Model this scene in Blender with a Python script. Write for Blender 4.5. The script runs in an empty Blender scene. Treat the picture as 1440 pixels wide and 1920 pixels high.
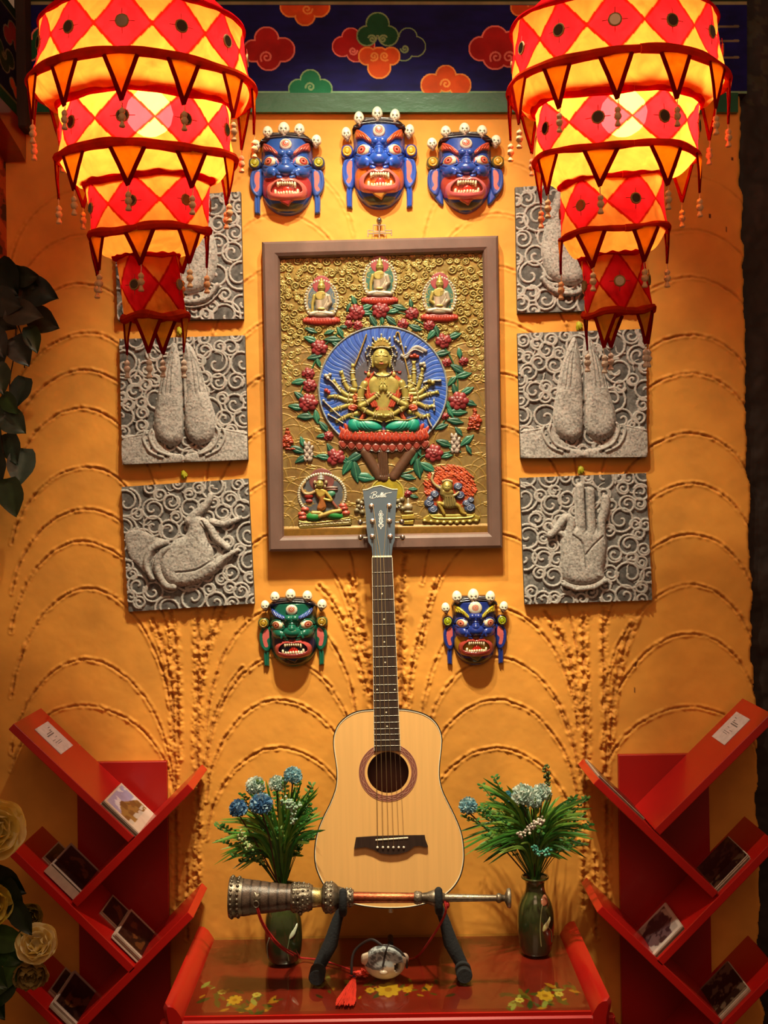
import bpy, math, random
import numpy as np
from mathutils import Vector, Matrix
sc = bpy.context.scene
col = sc.collection
rad = math.radians
# ---------------------------------------------------------------- camera
FOC, DIST, EYE, ROLL = 2200.0, 2.86, 1.55, rad(0.8)
CR, SR = math.cos(ROLL), math.sin(ROLL)
PX = DIST / FOC                      # metres per photo pixel on the wall plane (1.3 mm)
cam_data = bpy.data.cameras.new('camera')
cam = bpy.data.objects.new('camera', cam_data)
col.objects.link(cam)
cam_data.sensor_fit = 'VERTICAL'
cam_data.sensor_height = 24.0
cam_data.lens = FOC / 1920 * 24.0
cam_data.clip_start = 0.05
cam.matrix_world = Matrix(((CR, SR, 0, 0), (0, 0, -1, -DIST), (-SR, CR, 0, EYE), (0, 0, 0, 1)))
sc.camera = cam
# ---------------------------------------------------------------- world, lamps, exposure
sc.view_settings.view_transform = 'Standard'
sc.view_settings.look = 'None'
sc.view_settings.gamma = 1.0
sc.view_settings.use_curve_mapping = False
sc.view_settings.exposure = -0.06
BULB = 115.0
w = bpy.data.worlds.new('world')
sc.world = w
w.use_nodes = True
w.node_tree.nodes['Background'].inputs[0].default_value = (1.0, 0.50, 0.26, 1)
w.node_tree.nodes['Background'].inputs[1].default_value = 0.17
def spot(name, loc, target, energy, color, size, blend, radius):
    d = bpy.data.lights.new(name, 'SPOT')
    d.energy = energy; d.color = color; d.spot_size = rad(size); d.spot_blend = blend
    d.shadow_soft_size = radius
    o = bpy.data.objects.new(name, d); col.objects.link(o)
    o.location = loc
    o.rotation_euler = (Vector(target) - Vector(loc)).to_track_quat('-Z', 'Y').to_euler()
    return o
spot('ceiling_spot', (-0.12, -0.86, 3.2), (-0.02, 0.0, 1.45), 135, (0.97, 0.88, 0.60), 66, 1.0, 0.02)
spot('ceiling_spot', (0.16, -0.95, 3.2), (0.02, 0.0, 1.45), 112, (1.0, 0.88, 0.64), 66, 1.0, 0.02)
spot('ceiling_spot', (0.02, -1.0, 3.2), (0.0, -0.1, 0.60), 225, (0.96, 0.88, 0.60), 42, 1.0, 0.03)  # extra narrow spot, added to brighten the guitar and lower middle wall
def area(name, loc, target, energy, color, size):
    d = bpy.data.lights.new(name, 'AREA'); d.energy = energy; d.color = color; d.size = size
    o = bpy.data.objects.new(name, d); col.objects.link(o); o.location = loc
    o.rotation_euler = (Vector(target) - Vector(loc)).to_track_quat('-Z', 'Y').to_euler()
    return o
area('added_fill_light', (0.0, -3.3, 3.1), (0.0, 0.0, 0.9), 20, (1.0, 0.62, 0.38), 1.5)  # added soft fill behind the camera, softens lantern shadows and lifts the lower wall
try:
    sc.cycles.use_denoising = True
    sc.cycles.max_bounces = 8
    sc.cycles.transparent_max_bounces = 16
except Exception:
    pass
# ---------------------------------------------------------------- helpers
def C(h, m=0.0):
    r = [int(h[i:i + 2], 16) / 255 for i in (0, 2, 4)]
    r = [x / 12.92 if x <= 0.04045 else ((x + 0.055) / 1.055) ** 2.4 for x in r]
    return (r[0], r[1], r[2], m)
def P(px, py, Y=0.0):
    """photo pixel -> point of the place at depth Y"""
    dx, dy = px - 720.0, py - 960.0
    k = (Y + DIST) / FOC
    return Vector(((dx * CR - dy * SR) * k, Y, EYE - (dx * SR + dy * CR) * k))
def Pn(px, py, Yref, h, Yb):
    dx, dy = px - 720.0, py - 960.0
    k = (Yref + DIST) / FOC
    return np.stack([(dx * CR - dy * SR) * k, Yb - h * k, EYE - (dx * SR + dy * CR) * k], -1)
ORI = {}
def tag(o, label=None, cat=None, group=None, kind=None):
    if label: o['label'] = label
    if cat: o['category'] = cat
    if group: o['group'] = group
    if kind: o['kind'] = kind
    return o
def thing(name, label, cat, loc, group=None):
    o = bpy.data.objects.new(name, None)
    o.empty_display_size = 0.05
    col.objects.link(o)
    o.location = loc
    ORI[o.name] = Vector(loc)
    return tag(o, label, cat, group)
def link_mesh(name, V, Fc, colors, mat, parent, origin, smooth):
    V = np.asarray(V, dtype=np.float64).reshape(-1, 3)
    if parent is not None:
        org = ORI[parent.name]
    elif origin is not None:
        org = Vector(origin)
    else:
        lo, hi = V.min(0), V.max(0)
        org = Vector(((lo[0] + hi[0]) / 2, (lo[1] + hi[1]) / 2, lo[2]))
    V = V - np.array(org)
    me = bpy.data.meshes.new(name)
    if isinstance(Fc, np.ndarray):
        n = len(Fc)
        me.vertices.add(len(V)); me.vertices.foreach_set('co', V.astype(np.float32).ravel())
        me.loops.add(n * 4); me.loops.foreach_set('vertex_index', Fc.astype(np.int32).ravel())
        me.polygons.add(n); me.polygons.foreach_set('loop_start', np.arange(0, n * 4, 4, dtype=np.int32))
        me.update(calc_edges=True)
    else:
        me.from_pydata([tuple(v) for v in V], [], Fc)
        me.update()
    if colors is not None:
        a = me.color_attributes.new('Col', 'FLOAT_COLOR', 'POINT')
        a.data.foreach_set('color', np.asarray(colors, dtype=np.float32).ravel())
    if smooth:
        me.polygons.foreach_set('use_smooth', np.ones(len(me.polygons), dtype=bool))
        if smooth != 'all':
            try: me.set_sharp_from_angle(angle=rad(40))
            except Exception: pass
    me.materials.append(mat)
    o = bpy.data.objects.new(name, me)
    col.objects.link(o)
    if parent is not None:
        o.parent = parent
        ORI[o.name] = org
    else:
        o.location = org
        ORI[o.name] = org
    return o
class MB:
    """collects shapes, links them as one mesh"""
    def __init__(s, c=None):
        s.v, s.f, s.c, s.col = [], [], [], c
    def add(s, vs, fs, c=None):
        b = len(s.v)
        s.v += [tuple(x) for x in vs]
        s.f += [[i + b for i in f] for f in fs]
        c = c or s.col or (0.5, 0.5, 0.5, 0)
        if isinstance(c, list): s.c += c
        else: s.c += [c] * len(vs)
        return s
    def box(s, c, d, c_=None, M=None):
        x, y, z = d[0] / 2, d[1] / 2, d[2] / 2
        vs = [Vector((a * x, b * y, e * z)) for a in (-1, 1) for b in (-1, 1) for e in (-1, 1)]
        if M is not None: vs = [M @ v for v in vs]
        vs = [v + Vector(c) for v in vs]
        return s.add(vs, [[0, 1, 3, 2], [4, 6, 7, 5], [0, 4, 5, 1], [2, 3, 7, 6], [0, 2, 6, 4], [1, 5, 7, 3]], c_)
    def bbox(s, c, d, bev, c_=None, M=None):
        """box with chamfered edges"""
        x, y, z = d[0] / 2, d[1] / 2, d[2] / 2
        b = min(bev, x * .9, y * .9, z * .9)
        vs = []
        for a in (-1, 1):
            for e in (-1, 1):
                for g in (-1, 1):
                    vs += [Vector((a * x, e * (y - b), g * (z - b))), Vector((a * (x - b), e * y, g * (z - b))), Vector((a * (x - b), e * (y - b), g * z))]
        if M is not None: vs = [M @ v for v in vs]
        vs = [v + Vector(c) for v in vs]
        I = lambda a, e, g, k: ((a > 0) * 4 + (e > 0) * 2 + (g > 0)) * 3 + k
        fs = []
        for a in (-1, 1):
            fs.append([I(a, -1, -1, 0), I(a, 1, -1, 0), I(a, 1, 1, 0), I(a, -1, 1, 0)][::a])
            fs.append([I(-1, a, -1, 1), I(-1, a, 1, 1), I(1, a, 1, 1), I(1, a, -1, 1)][::a])
            fs.append([I(-1, -1, a, 2), I(1, -1, a, 2), I(1, 1, a, 2), I(-1, 1, a, 2)][::a])
            for e in (-1, 1):
                q = a * e
                fs.append([I(a, e, -1, 0), I(a, e, -1, 1), I(a, e, 1, 1), I(a, e, 1, 0)][::q])
                fs.append([I(a, -1, e, 2), I(a, -1, e, 0), I(a, 1, e, 0), I(a, 1, e, 2)][::q])
                fs.append([I(-1, a, e, 1), I(-1, a, e, 2), I(1, a, e, 2), I(1, a, e, 1)][::q])
                for g in (-1, 1):
                    fs.append([I(a, e, g, 0), I(a, e, g, 2), I(a, e, g, 1)][::q * g])
        return s.add(vs, fs, c_)
    def hexa(s, p, c_=None):
        """p: 8 points, first four one face loop, last four the opposite loop"""
        return s.add(p, [[3, 2, 1, 0], [4, 5, 6, 7], [0, 1, 5, 4], [1, 2, 6, 5], [2, 3, 7, 6], [3, 0, 4, 7]], c_)
    def tube(s, pts, r, n=8, c_=None, cap=True, flat=1.0, up=(0, 0, 1)):
        pts = [Vector(p) for p in pts]
        m = len(pts)
        rs = r if isinstance(r, (list, tuple)) else [r] * m
        vs, fs = [], []
        prev = None
        for i, p in enumerate(pts):
            t = (pts[min(i + 1, m - 1)] - pts[max(i - 1, 0)])
            if t.length < 1e-9: t = Vector((0, 0, 1))
            t.normalize()
            if prev is None:
                a = Vector(up) - t * t.dot(Vector(up))
                if a.length < 1e-3: a = Vector((1, 0, 0)) - t * t.x
            else:
                a = prev - t * prev.dot(t)
            a.normalize(); prev = a
            b = t.cross(a)
            for k in range(n):
                q = 2 * math.pi * k / n
                vs.append(p + a * math.cos(q) * rs[i] * flat + b * math.sin(q) * rs[i])
        for i in range(m - 1):
            for k in range(n):
                k2 = (k + 1) % n
                fs.append([i * n + k, i * n + k2, (i + 1) * n + k2, (i + 1) * n + k])
        if cap:
            fs.append([k for k in range(n)][::-1]); fs.append([(m - 1) * n + k for k in range(n)])
        if isinstance(c_, list) and len(c_) == m: c_ = [x for x in c_ for _ in range(n)]
        return s.add(vs, fs, c_)
    def lathe(s, o, prof, n=32, axis=(0, 0, 1), c_=None, sx=1.0, wob=None, closed=True):
        """prof: list of (t along axis, radius[, colour])"""
        ax = Vector(axis).normalized(); o = Vector(o)
        a = Vector((1, 0, 0)) - ax * ax.x
        if a.length < .1: a = Vector((0, 1, 0)) - ax * ax.y
        a.normalize(); b = ax.cross(a)
        vs, fs, cs = [], [], []
        for q in prof:
            for k in range(n):
                t = 2 * math.pi * k / n
                r = q[1] * (1 + (wob(t, q[0]) if wob else 0))
                vs.append(o + ax * q[0] + a * math.cos(t) * r * sx + b * math.sin(t) * r)
                cs.append(q[2] if len(q) > 2 else (c_ or s.col or (0.5, 0.5, 0.5, 0)))
        m = len(prof)
        for i in range(m - 1):
            for k in range(n):
                k2 = (k + 1) % n
                fs.append([i * n + k, i * n + k2, (i + 1) * n + k2, (i + 1) * n + k])
        if closed:
            fs.append([k for k in range(n)][::-1]); fs.append([(m - 1) * n + k for k in range(n)])
        return s.add(vs, fs, cs)
    def ball(s, c, r, n=16, m=10, c_=None, fn=None):
        r = r if isinstance(r, (tuple, list)) else (r, r, r)
        c = Vector(c); vs, cs = [], []
        for i in range(m + 1):
            ph = math.pi * i / m
            for k in range(n):
                t = 2 * math.pi * k / n
                d = Vector((math.sin(ph) * math.cos(t), math.sin(ph) * math.sin(t), math.cos(ph)))
                cc = c_ or s.col or (0.5, 0.5, 0.5, 0)
                if fn: d, cc = fn(d)
                vs.append(c + Vector((d.x * r[0], d.y * r[1], d.z * r[2]))); cs.append(cc)
        fs = []
        for i in range(m):
            for k in range(n):
                k2 = (k + 1) % n
                fs.append([i * n + k, (i + 1) * n + k, (i + 1) * n + k2, i * n + k2])
        return s.add(vs, fs, cs)
    def prism(s, pts, off, c_=None):
        n = len(pts); pts = [Vector(p) for p in pts]
        vs = pts + [p + Vector(off) for p in pts]
        fs = [list(range(n)), list(range(n, 2 * n))[::-1]] + [[(i + 1) % n, i, i + n, (i + 1) % n + n] for i in range(n)]
        return s.add(vs, fs, c_)
    def build(s, name, mat, parent=None, smooth=True, origin=None, color=True):
        return link_mesh(name, s.v, s.f, s.c if color else None, mat, parent, origin, smooth)
def cr(pts, n=6, closed=False):
    """Catmull-Rom through points (tuples)"""
    pts = [Vector(p) if len(p) == 3 else Vector((p[0], p[1], 0)) for p in pts]
    m = len(pts); out = []
    for i in range(m if closed else m - 1):
        g = (lambda j: pts[j % m]) if closed else (lambda j: pts[max(0, min(m - 1, j))])
        a, b, c, d = g(i - 1), g(i), g(i + 1), g(i + 2)
        for k in range(n):
            t = k / n
            out.append(0.5 * ((2 * b) + (c - a) * t + (2 * a - 5 * b + 4 * c - d) * t * t + (3 * b - a - 3 * c + d) * t ** 3))
    if not closed: out.append(pts[-1])
    return out
def cr2(pts, n=6, closed=False):
    return [(v.x, v.y) for v in cr(pts, n, closed)]
_rng = np.random.RandomState(7)
def vnoise(X, Y, scale, seed=0):
    """smooth value noise in 0..1 on arrays"""
    r = np.random.RandomState(seed).rand(257, 257)
    x, y = X / scale, Y / scale
    xi, yi = np.floor(x).astype(int), np.floor(y).astype(int)
    fx, fy = x - xi, y - yi
    fx, fy = fx * fx * (3 - 2 * fx), fy * fy * (3 - 2 * fy)
    a, b, c, d = r[xi % 257, yi % 257], r[(xi + 1) % 257, yi % 257], r[xi % 257, (yi + 1) % 257], r[(xi + 1) % 257, (yi + 1) % 257]
    return (a * (1 - fx) + b * fx) * (1 - fy) + (c * (1 - fx) + d * fx) * fy
def fbm(X, Y, scale, seed=0, o=4):
    t, a, s = 0, 0.5, 0
    for i in range(o):
        t = t + a * vnoise(X, Y, scale, seed + i); s += a; a *= .5; scale *= .5
    return t / s
class Rel:
    """a carved relief: height and pigment on a grid, in any drawing units"""
    def __init__(s, box, step, T=(0, 0, 1, 1), zf=None, base=3.0):
        x0, y0, x1, y1 = box
        s.x = np.arange(x0, x1 + step * .5, step); s.y = np.arange(y0, y1 + step * .5, step)
        s.X, s.Y = np.meshgrid(s.x, s.y)
        s.H = np.full(s.X.shape, -1e3); s.C = np.zeros(s.X.shape + (4,))
        s.Z = zf(s.X, s.Y) if zf else np.zeros(s.X.shape)
        s.T, s.base = T, base
    def win(s, x0, y0, x1, y1):
        i0, i1 = np.searchsorted(s.y, y0), np.searchsorted(s.y, y1)
        j0, j1 = np.searchsorted(s.x, x0), np.searchsorted(s.x, x1)
        return slice(i0, i1), slice(j0, j1)
    def put(s, w, h, m, c):
        H = s.H[w]; h = h + s.Z[w]
        m = m & (h > H)
        H[m] = h[m]
        if callable(c): c = c(s.X[w], s.Y[w])[m]
        s.C[w][m] = c
    def fill(s, z, c):
        w = (slice(None), slice(None)); s.put(w, np.full(s.X.shape, float(z)), np.ones(s.X.shape, bool), c); return s
    def dome(s, cx, cy, rx, ry, h, c, z=0.0, a=0.0, p=2.0, q=0.5):
        R = max(rx, ry) * 1.05
        w = s.win(cx - R, cy - R, cx + R, cy + R)
        dx, dy = s.X[w] - cx, s.Y[w] - cy
        ca, sa = math.cos(rad(a)), math.sin(rad(a))
        u, v = (dx * ca + dy * sa) / rx, (-dx * sa + dy * ca) / ry
        d = np.abs(u) ** p + np.abs(v) ** p
        s.put(w, z + h * np.clip(1 - d, 0, 1) ** q, d < 1, c); return s
    def _pd(s, w, pts):
        X, Y = s.X[w], s.Y[w]
        D = np.full(X.shape, 1e9); T = np.zeros(X.shape)
        n = len(pts) - 1
        for i in range(n):
            (ax, ay), (bx, by) = pts[i][:2], pts[i + 1][:2]
            dx, dy = bx - ax, by - ay
            L = dx * dx + dy * dy + 1e-9
            t = np.clip(((X - ax) * dx + (Y - ay) * dy) / L, 0, 1)
            d = np.hypot(X - ax - t * dx, Y - ay - t * dy)
            m = d < D; D[m] = d[m]; T[m] = (i + t[m]) / n
        return D, T
    def path(s, pts, r, c, z=0.0, k=1.0, r1=None, z1=None, sq=0.5):
        r1 = r if r1 is None else r1; z1 = z if z1 is None else z1
        # process in chunks to keep windows small
        pts = [tuple(p[:2]) for p in pts]
        n = len(pts) - 1; st = 0
        while st < n:
            en = min(n, st + 6); sub = pts[st:en + 1]
            R = max(r, r1) * 1.1
            w = s.win(min(p[0] for p in sub) - R, min(p[1] for p in sub) - R, max(p[0] for p in sub) + R, max(p[1] for p in sub) + R)
            if s.X[w].size:
                D, T = s._pd(w, sub)
                T = (st + T * (en - st)) / n
                rr = r + (r1 - r) * T
                q = np.clip(1 - (D / np.maximum(rr, 1e-6)) ** 2, 0, 1)
                s.put(w, z + (z1 - z) * T + k * rr * q ** sq, D < rr, c)
            st = en
        return s
    def inside(s, w, pts):
        X, Y = s.X[w], s.Y[w]; ins = np.zeros(X.shape, bool)
        n = len(pts)
        for i in range(n):
            (ax, ay), (bx, by) = pts[i][:2], pts[(i + 1) % n][:2]
            if ay == by: continue
            m = ((ay > Y) != (by > Y)) & (X < (bx - ax) * (Y - ay) / (by - ay) + ax)
            ins ^= m
        return ins
    def poly(s, pts, h, c, z=0.0, bev=3.0, p=2.0):
        xs, ys = [q[0] for q in pts], [q[1] for q in pts]
        w = s.win(min(xs), min(ys), max(xs), max(ys))
        if not s.X[w].size: return s
        ins = s.inside(w, pts)
        D, _ = s._pd(w, [tuple(q[:2]) for q in pts] + [tuple(pts[0][:2])])
        t = np.clip(D / bev, 0, 1)
        s.put(w, z + h * (1 - (1 - t) ** p) ** (1 / p), ins, c); return s
    def groove(s, pts, wd, dep, c=None, mix=0.7):
        pts = [tuple(p[:2]) for p in pts]
        R = wd * 2.5
        st, n = 0, len(pts) - 1
        acc = {}
        while st < n:
            en = min(n, st + 8); sub = pts[st:en + 1]
            w = s.win(min(p[0] for p in sub) - R, min(p[1] for p in sub) - R, max(p[0] for p in sub) + R, max(p[1] for p in sub) + R)
            if s.X[w].size:
                D, _ = s._pd(w, sub)
                g = np.exp(-(D / wd) ** 2)
                if 'G' not in s.__dict__: s.G = np.zeros(s.X.shape)
                H = s.H[w]; new = np.maximum(s.G[w], 0)
                add = np.maximum(g - new, 0)
                s.H[w] = H - dep * add
                s.G[w] = np.maximum(new, g)
                if c is not None:
                    q = (add * mix)[..., None]
                    s.C[w] = s.C[w] * (1 - q) + np.array(c) * q
            st = en
        return s
    def reset(s):
        s.G = np.zeros(s.X.shape); return s
    def paint(s, cx, cy, rx, ry, c, a=0.0, r_in=0.0, p=2.0):
        R = max(rx, ry)
        w = s.win(cx - R, cy - R, cx + R, cy + R)
        dx, dy = s.X[w] - cx, s.Y[w] - cy
        ca, sa = math.cos(rad(a)), math.sin(rad(a))
        d = np.abs((dx * ca + dy * sa) / rx) ** p + np.abs((-dx * sa + dy * ca) / ry) ** p
        m = (d < 1) & (d >= r_in ** p) & (s.H[w] > -900)
        s.C[w][m] = c; return s
    def paintpoly(s, pts, c):
        xs, ys = [q[0] for q in pts], [q[1] for q in pts]
        w = s.win(min(xs), min(ys), max(xs), max(ys))
        if not s.X[w].size: return s
        m = s.inside(w, pts) & (s.H[w] > -900)
        s.C[w][m] = c; return s
    def paintpath(s, pts, r, c):
        pts = [tuple(p[:2]) for p in pts]
        for i in range(0, len(pts) - 1, 6):
            sub = pts[i:i + 7]
            w = s.win(min(p[0] for p in sub) - r, min(p[1] for p in sub) - r, max(p[0] for p in sub) + r, max(p[1] for p in sub) + r)
            if s.X[w].size:
                D, _ = s._pd(w, sub)
                m = (D < r) & (s.H[w] > -900)
                s.C[w][m] = c
        return s
    def build(s, name, mat, mp, parent=None, origin=None):
        ok = s.H > -900
        if not ok.any(): return None
        H = np.where(ok, s.H, s.Z - s.base)
        # pigment spreads to the rim so the cut edge keeps its colour
        Cc = s.C.copy(); bad = ~ok
        for ax, sh in ((0, 1), (0, -1), (1, 1), (1, -1)):
            src = np.roll(ok, sh, ax); m = bad & src
            Cc[m] = np.roll(s.C, sh, ax)[m]; bad = bad & ~m
        q = ok[:-1, :-1] | ok[1:, :-1] | ok[:-1, 1:] | ok[1:, 1:]
        n1 = s.X.shape[1]
        i, j = np.nonzero(q)
        Fc = np.stack([i * n1 + j, (i + 1) * n1 + j, (i + 1) * n1 + j + 1, i * n1 + j + 1], -1)
        used = np.zeros(s.X.size, bool); used[Fc.ravel()] = True
        idx = np.cumsum(used) - 1
        ox, oy, sx, sy = s.T
        px, py, hh = ox + s.X * sx, oy + s.Y * sy, H * sx
        V = mp(px.ravel()[used], py.ravel()[used], hh.ravel()[used])
        return link_mesh(name, V, idx[Fc], Cc.reshape(-1, 4)[used], mat, parent, origin, 'all')
# ---------------------------------------------------------------- materials
def newmat(name):
    m = bpy.data.materials.new(name); m.use_nodes = True
    nt = m.node_tree; b = nt.nodes['Principled BSDF']
    return m, nt, b
def nd(nt, t, **kw):
    n = nt.nodes.new(t)
    for k, v in kw.items():
        if k in n.inputs: n.inputs[k].default_value = v
        else: setattr(n, k, v)
    return n
def bump(nt, b, scale, strength, dist=0.002, detail=4, obj=True, stretch=None):
    tc = nd(nt, 'ShaderNodeTexCoord'); n = nd(nt, 'ShaderNodeTexNoise', Scale=scale, Detail=detail)
    if stretch:
        mp = nd(nt, 'ShaderNodeMapping'); mp.inputs['Scale'].default_value = stretch
        nt.links.new(tc.outputs['Object'], mp.inputs[0]); nt.links.new(mp.outputs[0], n.inputs['Vector'])
    else: nt.links.new(tc.outputs['Object'], n.inputs['Vector'])
    u = nd(nt, 'ShaderNodeBump', Strength=strength, Distance=dist)
    nt.links.new(n.outputs['Fac'], u.inputs['Height']); nt.links.new(u.outputs[0], b.inputs['Normal'])
    return n
def mat(name, c, rough=0.5, metal=0.0, noise=None, bmp=None, coat=0.0, var=0.25, stretch=None):
    """plain colour broken up by a procedural noise"""
    m, nt, b = newmat(name)
    b.inputs['Roughness'].default_value = rough; b.inputs['Metallic'].default_value = metal
    b.inputs['Coat Weight'].default_value = coat; b.inputs['Coat Roughness'].default_value = 0.12
    c = C(c)
    tc = nd(nt, 'ShaderNodeTexCoord'); n = nd(nt, 'ShaderNodeTexNoise', Scale=noise or 12.0, Detail=5.0)
    src = tc.outputs['Object']
    if stretch:
        mp = nd(nt, 'ShaderNodeMapping'); mp.inputs['Scale'].default_value = stretch
        nt.links.new(src, mp.inputs[0]); src = mp.outputs[0]
    nt.links.new(src, n.inputs['Vector'])
    r = nd(nt, 'ShaderNodeValToRGB'); nt.links.new(n.outputs['Fac'], r.inputs[0])
    r.color_ramp.elements[0].position = .3; r.color_ramp.elements[1].position = .7
    r.color_ramp.elements[0].color = tuple(x * (1 - var) for x in c[:3]) + (1,)
    r.color_ramp.elements[1].color = tuple(min(1, x * (1 + var)) for x in c[:3]) + (1,)
    nt.links.new(r.outputs[0], b.inputs['Base Color'])
    if bmp:
        u = nd(nt, 'ShaderNodeBump', Strength=bmp, Distance=0.003)
        n2 = nd(nt, 'ShaderNodeTexNoise', Scale=(noise or 12.0) * 3, Detail=4.0)
        nt.links.new(src, n2.inputs['Vector'])
        nt.links.new(n2.outputs['Fac'], u.inputs['Height']); nt.links.new(u.outputs[0], b.inputs['Normal'])
    return m
def vmat(name, rough=0.4, coat=0.0, var=0.12, noise=60.0, bmp=0.0, gain=1.0, metal_scale=1.0, rough2=None):
    """pigments from the colour attribute, metal share from its alpha"""
    m, nt, b = newmat(name)
    at = nd(nt, 'ShaderNodeAttribute', attribute_name='Col')
    tc = nd(nt, 'ShaderNodeTexCoord'); n = nd(nt, 'ShaderNodeTexNoise', Scale=noise, Detail=4.0)
    nt.links.new(tc.outputs['Object'], n.inputs['Vector'])
    mr = nd(nt, 'ShaderNodeMapRange'); mr.inputs['From Min'].default_value = .3; mr.inputs['From Max'].default_value = .7
    mr.inputs['To Min'].default_value = gain * (1 - var); mr.inputs['To Max'].default_value = gain * (1 + var)
    nt.links.new(n.outputs['Fac'], mr.inputs[0])
    vm = nd(nt, 'ShaderNodeVectorMath', operation='SCALE')
    nt.links.new(at.outputs['Color'], vm.inputs[0]); nt.links.new(mr.outputs[0], vm.inputs['Scale'])
    nt.links.new(vm.outputs[0], b.inputs['Base Color'])
    nt.links.new(at.outputs['Alpha'], b.inputs['Metallic'])
    b.inputs['Roughness'].default_value = rough
    b.inputs['Coat Weight'].default_value = coat; b.inputs['Coat Roughness'].default_value = 0.1
    if bmp:
        u = nd(nt, 'ShaderNodeBump', Strength=bmp, Distance=0.001)
        n2 = nd(nt, 'ShaderNodeTexNoise', Scale=noise * 4, Detail=3.0)
        nt.links.new(tc.outputs['Object'], n2.inputs['Vector'])
        nt.links.new(n2.outputs['Fac'], u.inputs['Height']); nt.links.new(u.outputs[0], b.inputs['Normal'])
    return m
M_PLASTER = vmat('painted_plaster', 0.75, 0, 0.06, 14, 0.35)
M_BEAM = vmat('painted_beam', 0.6, 0.0, 0.25, 18, 0.4)
M_BEAM.node_tree.nodes['Principled BSDF'].inputs['Specular IOR Level'].default_value = .15
M_STONE = vmat('cast_stone', 0.85, 0, 0.22, 220, 0.8, 0.92)
M_GLAZE = vmat('lacquered_carving', 0.28, 0.6, 0.12, 45, 0.15)
M_RELIEF = vmat('gilded_relief', 0.42, 0.05, 0.18, 90, 0.25, 0.8)
M_BONE = vmat('painted_bone', 0.45, 0.2, 0.08, 80, 0.1)
M_MATT = vmat('matt_pigment', 0.65, 0, 0.12, 60, 0.1)
M_CLOTHCOL = None
M_RED = mat('red_lacquer', 'b3140f', 0.32, 0, 5, None, 0.25, 0.08)
M_FRAMEWOOD = mat('greyed_brown_wood', '6c5147', 0.55, 0, 14, 0.35, 0, 0.2, (1, 1, .5))
M_DARKWOOD = mat('dark_old_wood', '2a1a10', 0.8, 0, 7, 0.8, 0, 0.4)
M_FLOOR = mat('dark_floor_tile', '3a2a20', 0.5, 0, 4, 0.2, 0, 0.2)
M_GREENPAINT = mat('glossy_green_paint', '155c3c', 0.26, 0, 14, 0.35, 0.15, 0.25, (0.6, 1, 1.2))
M_SPRUCE = mat('spruce_top', 'dfab66', 0.42, 0, 3, None, 0.15, 0.05, (40, 1, 1.5))
M_MAHOG = mat('mahogany_body', '6b3016', 0.4, 0, 6, None, 0.2, 0.2, (1, 1, 4))
M_ROSEWOOD = mat('rosewood', '2b1b14', 0.42, 0, 30, 0.1, 0, 0.35, (4, 1, 0.6))
M_HEAD = mat('grey_headstock', '3e4c58', 0.45, 0, 10, None, 0.1, 0.06)
M_STEEL = mat('nickel_steel', 'cfc9bd', 0.22, 1.0, 20, None, 0, 0.05)
M_BRONZE = mat('bronze_string', 'd8c493', 0.35, 1.0, 20, None, 0, 0.05)
M_IVORY = mat('ivory_plastic', 'e6dcc0', 0.4, 0, 20, None, 0, 0.04)
M_BLACK = mat('black_plastic', '12100f', 0.4, 0, 20, None, 0, 0.1)
M_FOAM = mat('black_foam', '1c1d20', 0.9, 0, 60, 0.4, 0, 0.2)
M_PAPER = mat('paper', 'cfc2b4', 0.8, 0, 30, None, 0, 0.05)
M_INK = mat('grey_ink', '6a6266', 0.8, 0, 30, None, 0, 0.05)
M_CORD = mat('red_cord', 'a3120e', 0.7, 0, 90, 0.5, 0, 0.2)
M_LEAF = vmat('leaf', 0.45, 0.05, 0.2, 40, 0.1)
M_PETAL = vmat('petal', 0.6, 0, 0.08, 50, 0.1)

def add_translucency(m, f):
    nt = m.node_tree; b = nt.nodes['Principled BSDF']; out = [x for x in nt.nodes if x.type == 'OUTPUT_MATERIAL'][0]
    t = nd(nt, 'ShaderNodeBsdfTranslucent'); src = b.inputs['Base Color'].links[0].from_socket; nt.links.new(src, t.inputs['Color'])
    mx = nd(nt, 'ShaderNodeMixShader'); mx.inputs[0].default_value = f
    nt.links.new(b.outputs[0], mx.inputs[1]); nt.links.new(t.outputs[0], mx.inputs[2]); nt.links.new(mx.outputs[0], out.inputs['Surface'])
add_translucency(M_PETAL, .4); add_translucency(M_LEAF, .25)
M_PETAL.node_tree.nodes['Principled BSDF'].inputs['Specular IOR Level'].default_value = .15
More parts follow.
